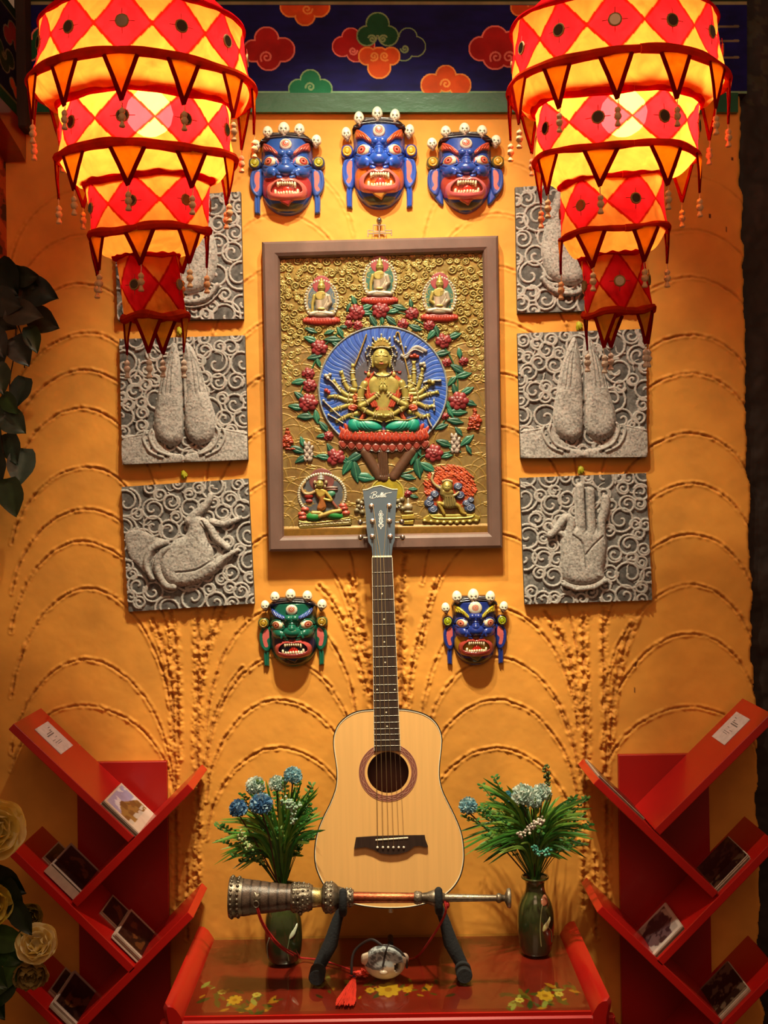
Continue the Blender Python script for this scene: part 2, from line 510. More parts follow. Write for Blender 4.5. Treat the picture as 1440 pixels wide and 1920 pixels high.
# ================================================================ the setting
random.seed(3)
def build_wall():
    r = Rel((-140, 150, 1462, 2176), 2.0, base=14)
    base = C('e39a3a')
    nz = fbm(r.X, r.Y, 90, 11)
    sm = (vnoise(r.X, r.Y, 130, 3) - .5) * 2.4 + (fbm(r.X, r.Y, 26, 21, 3) - .5) * 1.2
    edge = 1388 + (r.Y - 200) * 0.0245 + (fbm(r.X * 0 + 5, r.Y, 34, 5, 4) - .5) * 16
    r.H = np.where(r.X < edge, sm, -1e3)
    near = np.clip((edge - r.X) / 7, 0, 1)
    r.H = np.where(r.X < edge, r.H - (1 - near) ** 2 * 5, r.H)
    r.C[:] = base
    t = (nz[..., None] - .5) * 0.5
    r.C[..., :3] *= (1 + t)
    rough = fbm(r.X + 3 * fbm(r.X, r.Y, 11, 71, 2), r.Y, 8, 31, 4); rough2 = fbm(r.X, r.Y, 15, 41, 2)
    G = np.zeros(r.X.shape); S = np.zeros(r.X.shape)
    lines = []
    def arc(xa, ya, xt, Ht, t1=82, w=5, lip=1, wob=4):
        pts = []
        for i in range(0, 15):
            t = rad(t1) * i / 14
            pts.append((xa + (xt - xa) * math.sin(t) + random.uniform(-1, 1), ya + Ht * (1 - math.cos(t)) ** 0.95 + random.uniform(-1, 1)))
        lines.append((pts, w))
    # fronds left of the left trunk and out to the edge
    for k, (ya, Ht) in enumerate([(1322, 180), (1236, 260), (1103, 300), (1015, 250), (955, 230), (876, 210), (765, 220), (694, 200), (625, 190), (532, 180), (440, 190), (352, 200)]):
        xa = 152 + (k % 3) * 7
        xt = 326 if ya > 900 else 300
        arc(xa, ya, xt, Ht, 84, 5.2)
        arc(xa, ya, 18, Ht * .85, 78, 4.6)
    # fronds between trunks
    for k, (ya, Ht) in enumerate([(1402, 190), (1312, 210), (1232, 230), (1140, 250), (1000, 260), (900, 240), (800, 240), (700, 230), (600, 230), (500, 220), (400, 210), (300, 200)]):
        arc(522, ya, 386, Ht, 84, 5.0); arc(522, ya, 668, Ht * .9, 84, 5.0)
        arc(930, ya, 792, Ht * .9, 84, 5.0); arc(930, ya, 1084, Ht, 84, 5.0)
    for k, (ya, Ht) in enumerate([(1325, 160), (1188, 240), (1096, 260), (1002, 240), (906, 240), (812, 220), (700, 210), (628, 200), (520, 190), (430, 190), (330, 200)]):
        arc(1296, ya, 1128, Ht, 84, 5.2); arc(1296, ya, 1424, Ht * .7, 80, 4.8)
    # trunks: rough vertical bands
    bands = [([(330, 1700), (329, 1500), (326, 1380), (322, 1290), (308, 1220), (286, 1160)], 8), ([(334, 1420), (332, 1280), (328, 1200), (320, 1150)], 9),
             ([(368, 1700), (371, 1500), (369, 1380), (371, 1280), (370, 1150)], 9), ([(374, 1300), (388, 1220), (412, 1160), (428, 1120)], 8),
             ([(384, 1440), (396, 1360), (425, 1290), (455, 1250)], 4), ([(352, 1760), (350, 1600)], 6),
             ([(700, 1330), (690, 1240), (672, 1150), (655, 1080)], 9), ([(756, 1320), (750, 1200), (752, 1100), (760, 1040)], 11),
             ([(765, 1330), (775, 1240), (800, 1150), (820, 1080)], 6), ([(690, 1300), (660, 1200), (625, 1130), (600, 1100)], 7),
             ([(1096, 1700), (1098, 1500), (1100, 1400), (1096, 1280), (1094, 1150)], 9), ([(1084, 1330), (1070, 1240), (1045, 1180), (1020, 1145)], 8),
             ([(1138, 1720), (1138, 1500), (1136, 1340), (1132, 1220), (1132, 1140)], 8), ([(1142, 1420), (1152, 1300), (1170, 1220), (1196, 1150)], 8),
             ([(1118, 1760), (1116, 1600)], 6), ([(1100, 1500), (1076, 1400), (1040, 1310)], 5)]
    for pts, wd in bands: lines.append((cr2(pts, 4), wd))
    AMP = np.zeros(r.X.shape)
    for pts, wd in lines:
        R = wd * 3
        for i in range(0, len(pts) - 1, 4):
            sub = pts[i:i + 5]
            w_ = r.win(min(p[0] for p in sub) - R, min(p[1] for p in sub) - R, max(p[0] for p in sub) + R, max(p[1] for p in sub) + R)
            if not r.X[w_].size: continue
            D, _ = r._pd(w_, sub)
            S[w_] = np.maximum(S[w_], np.clip(1.3 - D / (wd * 1.15), 0, 1))
            AMP[w_] = np.maximum(AMP[w_], np.where(D < wd * 1.6, 15.0 if wd > 5.5 else 8.0, 0))
            G[w_] = np.maximum(G[w_], np.exp(-(D / (wd * .42)) ** 2))
    fade = .35 + .65 * np.clip((r.Y - 320) / 320, 0, 1)
    S = np.clip(S * (0.5 + rough2), 0, 1) * fade; G = G * fade * np.clip(.25 + 1.4 * fbm(r.X, r.Y, 30, 61, 3), .4, 1.2)
    r.H = np.where(r.H > -900, r.H + S * (rough - .42) * AMP - G * 4.2 + S * 1.4, r.H)
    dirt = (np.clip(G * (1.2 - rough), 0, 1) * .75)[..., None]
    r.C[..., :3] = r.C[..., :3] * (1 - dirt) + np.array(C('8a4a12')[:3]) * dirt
    # small knocks
    for (x, y) in [(1373, 298), (1331, 405), (1362, 430), (1192, 1246), (1190, 1294), (52, 870)]:
        r.paint(x, y, 1.6, 5, C('4a1208'))
    o = r.build('wall_back', M_PLASTER, lambda px, py, h: Pn(px, py, 0.0, h, 0.0), origin=(0, 0, 0))
    tag(o, kind='structure')
build_wall()
def pillar():
    r = Rel((1372, -60, 1660, 2180), 4.0, base=0)
    n = fbm(r.X, r.Y, 40, 91, 5)
    r.H = (n - .5) * 14
    r.C[:] = C('22140c')
    r.C[..., :3] *= (0.5 + n)[..., None]
    # worn pale paint flecks near the top
    f = (fbm(r.X, r.Y, 14, 95, 3) > .60) & (r.Y < 190) & (r.X > 1385)
    r.C[f] = C('38321f')
    o = r.build('wall_right', M_MATT, lambda px, py, h: Pn(px, py, 0.0, h, 0.03), origin=(1.0, 0.03, 0))
    tag(o, kind='structure')
pillar()
m = MB(); m.box((0, -1.6, -0.02), (4.2, 4.4, 0.04))
tag(m.build('floor', M_FLOOR, smooth=False, origin=(0, 0, 0)), kind='structure')
# ---- painted beam over the wall
def cloud(r, cx, cy, lobes, c, rim, sc_=1.0, curls=(), rimw=3.0, clip=None):
    """lobes: circles; painted with a pale rim"""
    w_ = (slice(None), slice(None))
    F = np.full(r.X.shape, 1e9)
    for (x, y, q) in lobes:
        F = np.minimum(F, np.hypot(r.X - cx - x * sc_, r.Y - cy - y * sc_) - q * sc_)
    m1 = F < 0
    if clip is not None: m1 &= clip(r.X, r.Y)
    r.C[m1] = rim
    m2 = m1 & (F < -rimw); r.C[m2] = c
    r.H[m1] += 0.25
    for (x, y, q, dr, turns, st) in curls:
        pts = []
        for i in range(22):
            t = i / 21; a = st + dr * turns * 2 * math.pi * t
            rr = q * sc_ * (1 - .82 * t)
            pts.append((cx + x * sc_ + rr * math.cos(a), cy + y * sc_ + rr * math.sin(a)))
        r.paintpath(pts, 1.7, rim)
def beam():
    r = Rel((30, -70, 1400, 176), 1.0, base=0)
    r.H[:] = 0
    n = fbm(r.X * .25, r.Y, 9, 55, 3)
    r.C[:] = C('12105a'); r.C[..., :3] *= (0.6 + .8 * n)[..., None]
    r.C[r.Y < 10] = C('8f9068'); r.C[r.Y < 4] = C('20301a')
    r.C[r.Y > 171] = C('7fae86')
    up = [(0, -20, 21), (-24, 4, 20), (24, 4, 20), (0, 4, 16)]
    red, pk, gr, lg, og, yl = C('a81c1c'), C('e88878'), C('1c5a34'), C('86b27c'), C('d8551a'), C('f0a04a')
    blu = C('191a58')
    # top left orange half cloud hanging from the upper edge
    lower = lambda X, Y: Y > 10
    cloud(r, 572, 14, [(0, 16, 20), (-26, -2, 22), (26, -2, 22), (0, 0, 18)], og, yl, 1, [(4, 4, 10, 1, 1.3, 0)], 3, lower)
    cloud(r, 506, 92, [(-6, -18, 24), (24, 2, 24), (-2, 18, 24), (-30, 4, 22)], red, pk, 1, [(-6, 16, 12, 1, 1.4, 2.5)], 3)
    cloud(r, 662, 84, [(-4, -14, 18), (-20, 4, 20), (6, 14, 20), (20, 0, 22)], red, pk, 1, [(0, 12, 8, 1, 1.4, 0)], 2.6)
    cloud(r, 765, 84, [(0, -14, 18), (14, 4, 20), (-8, 14, 18), (-20, 0, 16)], blu, lg, 1, [(-6, 8, 8, -1, 1.4, 3)], 2.2)
    cloud(r, 708, 60, [(0, -14, 23), (-20, 8, 20), (20, 8, 20)], gr, lg, 1, [(-10, 14, 8, 1, 1.4, 3.5), (10, 14, 8, -1, 1.4, -.5)], 2.8)
    cloud(r, 711, 112, [(0, 14, 23), (-22, -6, 18), (22, -6, 18), (0, -4, 20)], og, yl, 1, [(-10, -6, 9, -1, 1.4, 2.2), (10, -6, 9, 1, 1.4, .9)], 3)
    cloud(r, 582, 158, [(0, -8, 20), (-22, 10, 20), (22, 10, 20), (0, 6, 16)], C('1c7a50'), lg, 1, [(0, 6, 9, 1, 1.3, 3)], 2.8)
    cloud(r, 836, 150, [(0, -8, 20), (-26, 10, 22), (26, 10, 22), (0, 6, 18)], og, yl, 1, [(0, 8, 10, 1, 1.3, 3)], 2.8)
    cloud(r, 928, 92, [(0, -18, 26), (-26, 0, 24), (0, 16, 24), (30, -8, 26), (28, 14, 22)], red, pk, 1, [(2, 16, 12, 1, 1.4, 2.5), (26, 16, 12, -1, 1.4, .5)], 3)
    cloud(r, 990, 14, [(0, 12, 16), (-16, 0, 18), (16, 0, 18)], og, yl, 1, [], 3, lower)
    for x in (80, 210, 340, 1060, 1180, 1300):
        cloud(r, x, 90, [(0, -18, 22), (-24, 4, 22), (24, 4, 22)], red if x % 40 else gr, pk, 1, [], 3)
    for y in (51, 78, 109):
        r.paintpath([(1340, y), (1384, y - 1)], 2.2, C('77705a'))
    o = r.build('trim_1', M_BEAM, lambda px, py, h: Pn(px, py, -0.012, h, -0.014), origin=(0, 0, 2.5))
    tag(o, kind='structure')
beam()
def beam_solid(name, x0, y0, x1, y1, Yf, Yb, mt):
    m = MB(); a = [P(x0, y0, Yf), P(x1, y0, Yf), P(x1, y1, Yf), P(x0, y1, Yf)]
    b = [Vector((p.x, Yb, p.z)) for p in a]
    m.hexa(a + b); o = m.build(name, mt, smooth=False); tag(o, kind='structure'); return o
beam_solid('trim_2', 30, -70, 1400, 176, -0.0125, 0.06, M_DARKWOOD)
beam_solid('trim_3', 40, 174, 1384, 210, -0.017, 0.02, M_GREENPAINT)
# ---- beam that runs forward along the left side, painted with clouds
def side_beam():
    X0 = P(44, 60, 0).x
    zt, zb = P(44, 40, 0).z, P(44, 236, 0).z
    r = Rel((0, 0, 420, 200), 1.6, base=0)
    r.H[:] = 0
    n = fbm(r.X, r.Y, 30, 77, 3)
    r.C[:] = C('120e26'); r.C[..., :3] *= (.6 + .8 * n)[..., None]
    r.C[r.Y < 16] = C('13280f'); r.C[(r.Y > 16) & (r.Y < 20)] = C('585c3a')
    r.C[r.Y > 176] = C('123a18'); r.C[(r.Y > 172) & (r.Y < 177)] = C('585c3a')
    gr, og, ed = C('20320f'), C('a8481c'), C('6e6c50')
    for x in (40, 150, 260, 370):
        cloud(r, x, 60, [(0, -14, 20), (-20, 6, 18), (20, 6, 18)], C('7a2a26') if x in (40, 260) else gr, ed, .9, [], 2.5)
        cloud(r, x + 30, 110, [(0, 14, 20), (-20, -4, 18), (20, -4, 18)], gr, ed, .9, [(0, 0, 9, 1, 1.3, 0)], 2.5)
        cloud(r, x - 10, 150, [(0, 6, 14), (-16, -4, 12), (16, -4, 12)], og, ed, .9, [], 2.5)
    L = 0.9
    o = r.build('trim_4', M_BEAM, lambda px, py, h: np.stack([X0 + h * .001 + 0.001, -px / 420 * L, zt + (zb - zt) * py / 200], -1), origin=(X0, 0, zb))
    tag(o, kind='structure')
    m = MB(); m.box((X0 - 0.1, -0.45, (zt + zb) / 2), (0.2, 0.9, zt - zb)); tag(m.build('trim_5', M_DARKWOOD, smooth=False), kind='structure')
    m = MB(); c = P(48, 110, -0.02); m.bbox((c.x, -0.035, c.z), (0.026, 0.06, 0.36), .004)
    tag(m.build('trim_6', M_DARKWOOD, smooth=False), kind='structure')
    # red curved corbel and painted side face under it
    m = MB(C('7a1410')); pts = []
    for i in range(13):
        t = i / 12; y = -0.01 - t * 0.5; z = zb - 0.085 + 0.07 * math.sin(t * math.pi / 2) if i else zb - 0.09
        pts.append((y, z))
    ring = [(0, zb), ] + [(-0.51, zb)] + pts[::-1]
    m.prism([Vector((X0 + 0.004, y, z)) for (y, z) in ring], (-0.12, 0, 0))
    tag(m.build('trim_7', M_GLAZE, smooth=False), kind='structure')
    r = Rel((0, 0, 160, 330), 2.0, base=0); r.H[:] = 0
    n = fbm(r.X, r.Y, 40, 66, 4)
    r.C[:] = C('8a3008'); m1 = n > .52; r.C[m1] = C('b85210'); r.C[n < .4] = C('2c1006')
    X1 = P(12, 400, 0).x
    z0, z1 = P(12, 250, 0).z, P(12, 520, 0).z
    o = r.build('wall_left', M_MATT, lambda px, py, h: np.stack([X1 + px * 0, -px / 160 * 0.35, z0 + (z1 - z0) * py / 330], -1), origin=(X1, 0, z1))
    tag(o, kind='structure')
    m = MB(); m.box((X1 - 0.06, -0.175, (z0 + z1) / 2), (0.118, 0.35, z0 - z1)); tag(m.build('trim_8', M_DARKWOOD, smooth=False), kind='structure')
side_beam()
# ================================================================ masks
def skull_mesh(c, rx, rz, jaw='c9b9a0', tilt=0.0, back=.9):
    m = MB()
    cream, black, jw = C('eee6cc'), C('17110d'), C(jaw)
    def fn(d):
        x, y, z = d.x, d.y, d.z
        q = 1.0
        if z < -.15: q = 1 - .36 * min(1, (-.15 - z) / .5)
        if z < -.75: q *= 1 - (-.75 - z) * .2
        col_ = cream
        yy = y
        if y < 0:
            for sx_ in (-1, 1):
                e = math.hypot((x - sx_ * .38) / .2, (z + .02) / .16)
                if e < 1: col_ = black; yy = y * (1 - .18 * (1 - e))
            if math.hypot(x / .1, (z + .3) / .1) < 1: col_ = black
            if z < -.42: col_ = jw
            if -.70 < z < -.55: col_ = C('efe6cc') if int((x + 2) * 12) % 2 else C('5a2c1c')
            if -.33 < z < -.18 and .2 < abs(x) < .62: yy *= 1.1
        return Vector((x * q, yy, z)), col_
    m.ball(c, (rx, rx * back, rz), 28, 26, None, fn)
    if tilt:
        cv = Vector(c); R_ = Matrix.Rotation(tilt, 3, 'Y')
        m.v = [tuple(cv + R_ @ (Vector(v) - cv)) for v in m.v]
    return m
def mask(name, label, cx, cy, sx, sy, p):
    """cx, cy: photo point of the nose bridge base; local units follow the middle mask"""
    A = P(cx, cy, 0)
    t = thing(name, label, 'mask', (A.x, -0.002, A.z), 'painted wrathful masks on the orange wall')
    F, BROW, MUZ = C(p['face']), C(p['brow']), C(p['muzzle'])
    DISC, STR = C(p['disc']), p['strips']
    HD = 40.0
    top = -66
    def aw(v):
        v0 = 26.0 if p.get('jaw', 1.0) == 1.0 else 12.0
        q = np.where(v < v0, 49 - 1.5 * np.clip((-40 - v) / 30, 0, 1), 49 * np.sqrt(np.clip(1 - ((v - v0) / (86.0 - v0)) ** 2, 0, 1)) ** p.get('jaw', .9))
        return np.maximum(q, .01)
    def fh(u, v):
        a = aw(v); q = np.clip(1 - np.abs(u / a) ** 2.3, 0, 1)
        return HD * q ** .5 * np.clip(a / 49, 0, 1) ** .7
    yref = -0.02
    lean = rad(p.get('rot', 1.0))
    def mp(px, py, h):
        # local offsets in middle-mask units, turned a little, on the wall
        u, v = px * sx, py * sy
        x2 = cx + u * math.cos(lean) + v * math.sin(lean); y2 = cy - u * math.sin(lean) + v * math.cos(lean)
        return Pn(x2, y2, yref, h * sx * .92, 0.004)
    def loc(u, v, h): return Vector(mp(np.array([u]), np.array([v]), np.array([h]))[0])
    St = .8
    # face
    r = Rel((-51, -68, 51, 88), St, base=8)
    a = aw(r.Y); ok = (np.abs(r.X) < a) & (r.Y > top)
    r.H = np.where(ok, fh(r.X, r.Y), -1e3); r.C[:] = F
    r.Z = fh(r.X, r.Y)
    side = ok & (np.abs(r.X) > 40) & (r.Y < 62); r.C[side] = C(p.get('side', p['face']))
    r.paint(0, 32, 46, 27, MUZ, p=3.0)
    rr = ok & (r.Y > 66) & (r.Y < 80) & (np.abs(r.X) < aw(r.Y) - 6); r.C[rr] = C(p.get('chin', '55553a'))
    r.groove([(-34, 72), (-18, 79), (0, 81), (18, 79), (34, 72)], 2, 3)
    r.dome(0, 0, 21, 14, 17, F); r.dome(-15, 5, 10, 9, 12, F); r.dome(15, 5, 10, 9, 12, F)         # nose
    r.dome(0, -9, 10, 12, 14, F, z=3)
    r.path([(0, -32), (0, -8)], 9, F, k=.9, z=2)
    r.dome(-7, -33, 9, 8, 9, F, z=4); r.dome(7, -33, 9, 8, 9, F, z=4)
    for s in (-1, 1):
        r.dome(s * 29, 3, 15, 12, 13, F, a=s * -8); r.path([(s * 16, 0), (s * 36, -2), (s * 44, -8)], 6, F, k=.9, z=1)
        r.dome(s * 30, -18, 17, 14, 4, C(p.get('socket', p['face'])), a=s * -12)
        r.path([(s * 14, 15), (s * 10, 17)], 4, F, z=5)
        r.path([(s * 12, 10), (s * 21, 4), (s * 22, 12)], 3.0, F, z=9, k=.8)
    for k in range(3): r.groove([(-12, -22 + k * 5), (0, -24 + k * 5), (12, -22 + k * 5)], 1.2, 1.5)
    r.build('face', M_GLAZE, mp, t)
    Z = lambda X, Y: fh(X, Y)
    # mouth
    mo = p.get('mouth', 0)
    r = Rel((-42, 8, 42, 68), St * .8, zf=Z, base=2)
    PK, DK, TG = C(p.get('lip', 'd86a62')), C('2a0b06'), C('c92a1c')
    lip = cr2([(-38, 44), (-35, 30), (-22, 22), (-9, 15), (0, 19), (9, 15), (24, 21), (36, 31), (39, 44), (34, 56), (20, 61), (0, 63), (-20, 61), (-33, 56)], 5, True)
    hole = cr2([(-29, 42), (-26, 33), (-16, 25), (0, 25), (17, 25), (27, 33), (30, 42), (26, 47), (14, 50), (0, 51), (-14, 50), (-26, 47)], 5, True)
    r.poly(lip, 9, PK, bev=8)
    w_ = r.win(-31, 20, 31, 54); ins = r.inside(w_, hole)
    r.H[w_][ins] = (r.Z[w_] - 1.5)[ins]
    Hs = r.H[w_]; Hs[ins] = (r.Z[w_] - 1.5)[ins]; Cs = r.C[w_]; Cs[ins] = DK
    r.poly(cr2([(-9, 49), (-5, 38), (2, 34), (9, 38), (13, 49)], 4, True), 4, TG, z=1, bev=5)
    r.build('mouth', M_GLAZE, mp, t)
    for nm, v0, v1, row in (('upper_teeth', 25, 33, [(-15, 4, 9), (-10.5, 3.4, 7), (-6, 3.4, 7), (-1.5, 3.4, 7), (3, 3.4, 7), (7.5, 3.4, 7.5), (12, 3.4, 8), (17, 3.8, 11)]),
                            ('lower_teeth', 52, 44, [(-20, 4.2, 11), (-14, 3.6, 7), (-9, 3.6, 6.5), (-4, 4, 7.5), (1.5, 4, 8), (7, 4, 8), (12, 3.8, 8), (17, 3.6, 7), (22, 4.2, 12)])):
        r = Rel((-28, 20, 30, 58), St * .7, zf=Z, base=3)
        r.path([(-19, v0 + (2 if v0 > 40 else -1)), (20, v0 + (2 if v0 > 40 else -1))], 3.0, C('b8524a'), z=4)
        for (u, wd, L) in row:
            yy = v0 + (L / 2 if v0 < 40 else -L / 2)
            r.dome(u, yy, wd * .62, L * .58, 6.5, C('eadcb8'), z=2.5, p=2.8)
        r.build(nm, M_BONE, mp, t)
    # eyes
    IR = C(p.get('iris', 'c8483a'))
    for s in (-1, 1):
        r = Rel((-52, -38, 52, 4), St * .7, zf=Z, base=3)
        cxx = s * 29.5
        r.dome(cxx, -18, 13, 11, 9, C('e8d8b4'), z=3, a=s * -10)
        ix = cxx + s * 3.5
        r.paint(ix, -18, 7.4, 7.4, C('8a2a20')); r.paint(ix, -18, 6.4, 6.4, IR); r.paint(ix, -18, 3.6, 3.6, C('e8b8a0')); r.paint(ix, -18, 2.8, 2.8, C('a02a20')); r.paint(ix, -18, 1.3, 1.3, C('2a0806'))
        r.build('eye', M_GLAZE, mp, t)
        if p.get('rims', True):
            r = Rel((-52, -40, 52, 6), St * .8, zf=Z, base=3)
            r.path(cr2([(cxx - s * 13, -12), (cxx - s * 4, -28), (cxx + s * 9, -27), (cxx + s * 15, -18)], 5), 2.2, F, z=6)
            r.path(cr2([(cxx - s * 12, -9), (cxx, -6), (cxx + s * 13, -12)], 5), 2.0, F, z=6)
            r.build('eyelid', M_GLAZE, mp, t)
    r = Rel((-16, -68, 16, -34), St * .7, zf=Z, base=3)
    e3 = p.get('eye3', 11.5)
    r.dome(0, -53, e3, e3 * 1.02, 6, C('e3d8c0'), z=1); r.paint(0, -54, 7.4, 7.4, C('8a2a20')); r.paint(0, -54, 6.5, 6.5, C('d8a08a')); r.paint(0, -54, 5, 5, IR); r.paint(0, -54, 2.6, 2.6, C('e8c0a8')); r.paint(0, -54, 1.4, 1.4, C('5a120c'))
    r.build('third_eye', M_GLAZE, mp, t)
    # brows
    for s in (-1, 1):
        r = Rel((-50, -66, 50, -26), St * .7, zf=Z, base=3)
        if p.get('flame', True):
            pts = [(12, -32), (19, -41), (30, -52), (44, -60), (44, -44), (38, -42), (30, -40), (22, -33), (15, -29)]
        else:
            pts = [(12, -36), (22, -42), (33, -50), (45, -60), (44, -50), (36, -38), (24, -32), (14, -30)]
        pts = cr2([(s * x, y) for x, y in pts], 4, True)
        r.poly(pts, 6, BROW, z=3.5, bev=4)
        r.reset()
        for k in range(4):
            r.groove([(s * (18 + k * 6), -34 - k * 3), (s * (24 + k * 6), -42 - k * 4)], 1.0, 1.6, C(p.get('brow2', p['brow'])), .6)
        r.build('eyebrow', M_GLAZE, mp, t)
    # beard tuft under the lip
    r = Rel((-20, 58, 20, 78), St * .8, zf=Z, base=3)
    r.poly(cr2([(-13, 61), (0, 60), (14, 61), (9, 66), (4, 73), (-2, 70), (-8, 67)], 4, True), 4, C(p.get('tuft', p['muzzle'])), z=1, bev=3)
    r.build('beard_tuft', M_GLAZE, mp, t)
    # headband / hat
    r = Rel((-54, -86, 54, -58), St, base=8)
    hp = [(-51, -58), (-48, -66), (-36, -76), (-26, -82), (26, -82), (36, -77), (49, -66), (51, -58), (30, -63), (0, -66), (-30, -63)]
    r.poly(hp, 10, C('231a1c'), z=26, bev=8); r.reset()
    for k in range(3): r.groove([(-44, -64 - k * 5), (0, -69 - k * 5), (44, -64 - k * 5)], 1.2, 2)
    r.build('headband', M_GLAZE, mp, t)
    # ears
    for s in (-1, 1):
        r = Rel((-72, -36, 72, 86), St, base=8)
        ear = [(46, -8), (56, -12), (64, -4), (68, 12), (68, 28), (64, 42), (58, 50), (50, 48), (46, 30)]
        r.poly(cr2([(s * x, y) for x, y in ear], 5, True), 10, F, z=6, bev=7)
        r.path(cr2([(s * 56, -8), (s * 64, -2), (s * 67, 16), (s * 64, 34), (s * 57, 44)], 5), 3.4, F, z=13)
        pk = [(51, -2), (57, -3), (61, 6), (61, 16), (58, 26), (62, 34), (57, 38), (52, 30), (52, 18)]
        if p.get('bigear'): pk = [(51, -6), (58, -4), (63, 8), (62, 24), (58, 36), (52, 34), (54, 20), (49, 12)]
        r.paintpoly(cr2([(s * x, y) for x, y in pk], 5, True), C('cf6460'))
        if STR:
            r.poly([(s * 50, 40), (s * 62, 42), (s * 63, 60), (s * 62, 82), (s * 51, 84), (s * 51, 60)], 8, F, z=6, bev=4)
            r.reset(); r.groove([(s * 57, 50), (s * 57, 80)], 1.4, 2.4)
        else:
            r.poly(cr2([(s * 46, 30), (s * 66, 26), (s * 62, 44), (s * 48, 66), (s * 40, 64)], 4, True), 8, F, z=4, bev=6)
        r.build('ear', M_GLAZE, mp, t)
        r = Rel((-74, -36, 74, -4), St * .8, base=8)
        r.dome(s * 60, -21, 11.5, 13, 7, C(p.get('rim', p['face'])), z=16, p=2.4, q=.4)
        r.dome(s * 60, -21, 8.6, 10, 3, DISC, z=21.5, q=.4); r.reset()
        ring = [(s * 60 + 5.2 * math.cos(q * .5), -21 + 6 * math.sin(q * .5)) for q in range(14)]
        r.groove(ring, 1.0, 1.6, C('5a4a10'), .4)
        r.build('ear_disc', M_GLAZE, mp, t)
    # skulls on the band
    for (u, v, q, tl) in p['skulls']:
        c = loc(u, v, 30 if abs(u) < 45 else 22)
        sk = skull_mesh(c, 9.6 * q * sx * PX, 14.2 * q * sy * PX, p.get('skjaw', 'c9b9a0'), rad(tl))
        sk.build('skull', M_BONE, t)
SKA = [(-61, -52, .95, -6), (-37, -78, 1, -3), (-3, -86, 1.05, 0), (30, -82, 1, 3), (57, -56, .98, 6)]
mask('wrathful_mask', 'blue painted mask with orange brows, largest of the top row, over the picture', 711, 304, 1.0, 1.0,
     dict(face='2450b4', brow='cc5524', muzzle='c8641e', disc='d2a018', rim='26389a', strips=True, side='5a5690', skulls=SKA, tuft='c88a3a', rot=0.4))
mask('wrathful_mask', 'blue painted mask with pink-edged mouth and yellow-green ear discs beside the left lantern', 537.5, 324, 1.0, .9,
     dict(face='2c54a4', brow='b84a3c', muzzle='b03a38', disc='a8a01c', rim='3c4468', strips=True, side='4c4c84', brow2='d87a70', lip='d26a5c', socket='b8606a', rot=0.4,
          skulls=[(-57, -56, .9, -6), (-34, -80, 1, -3), (-4, -86, 1.15, 0), (25, -84, 1.05, 3), (56, -64, 1, 6)]))
mask('wrathful_mask', 'blue painted mask without ear lobes hanging down, tapering jaw, rightmost of the top row', 873, 322, 1.02, .885,
     dict(face='2a489c', brow='c04a34', muzzle='b04430', disc='c4901c', rim='5a5230', strips=False, side='33406f', jaw=1.15, socket='b05a52', rot=0.6, lip='d86c6c',
          skulls=[(-61, -58, .98, -5), (-36, -80, 1, -3), (-2, -85, 1.05, 0), (30, -80, 1.02, 3), (56, -62, 1, 6)]))
mask('wrathful_mask', 'green painted mask with blue brows and five skulls, left of the guitar neck', 549, 1184, .915, .79,
     dict(face='12604c', brow='283c9c', muzzle='1c1c3e', disc='b08a2a', rim='4a5a34', strips=True, side='3c5a48', brow2='7aa0b8', socket='3a3a1e', flame=False, skjaw='6a1c14', bigear=True,
          iris='9a4a2c', lip='b84a44', chin='2c2e20', tuft='1c1440', eye3=12, rot=1.5,
          skulls=[(-55, -62, .95, -8), (-34, -82, 1, -4), (-2, -86, 1.1, 0), (32, -82, 1.05, 3), (61, -60, 1.05, 8)]))
mask('wrathful_mask', 'dark blue painted mask with yellow brows, right of the guitar neck', 891, 1181, .85, .79,
     dict(face='1c3284', brow='b8a81c', muzzle='a87c14', disc='98a410', rim='26264a', strips=True, side='3a3656', brow2='6a5a10', socket='2a2a4a', flame=True, skjaw='8a4a3a', bigear=True,
          iris='c86a50', lip='a83e34', chin='3a3420', tuft='6a5a1c', eye3=15, rot=1.2,
          skulls=[(-64, -52, 1, -6), (-39, -78, 1.15, -6), (-3, -80, 1.3, 0), (34, -76, 1.15, 6), (64, -52, 1, 8)]))
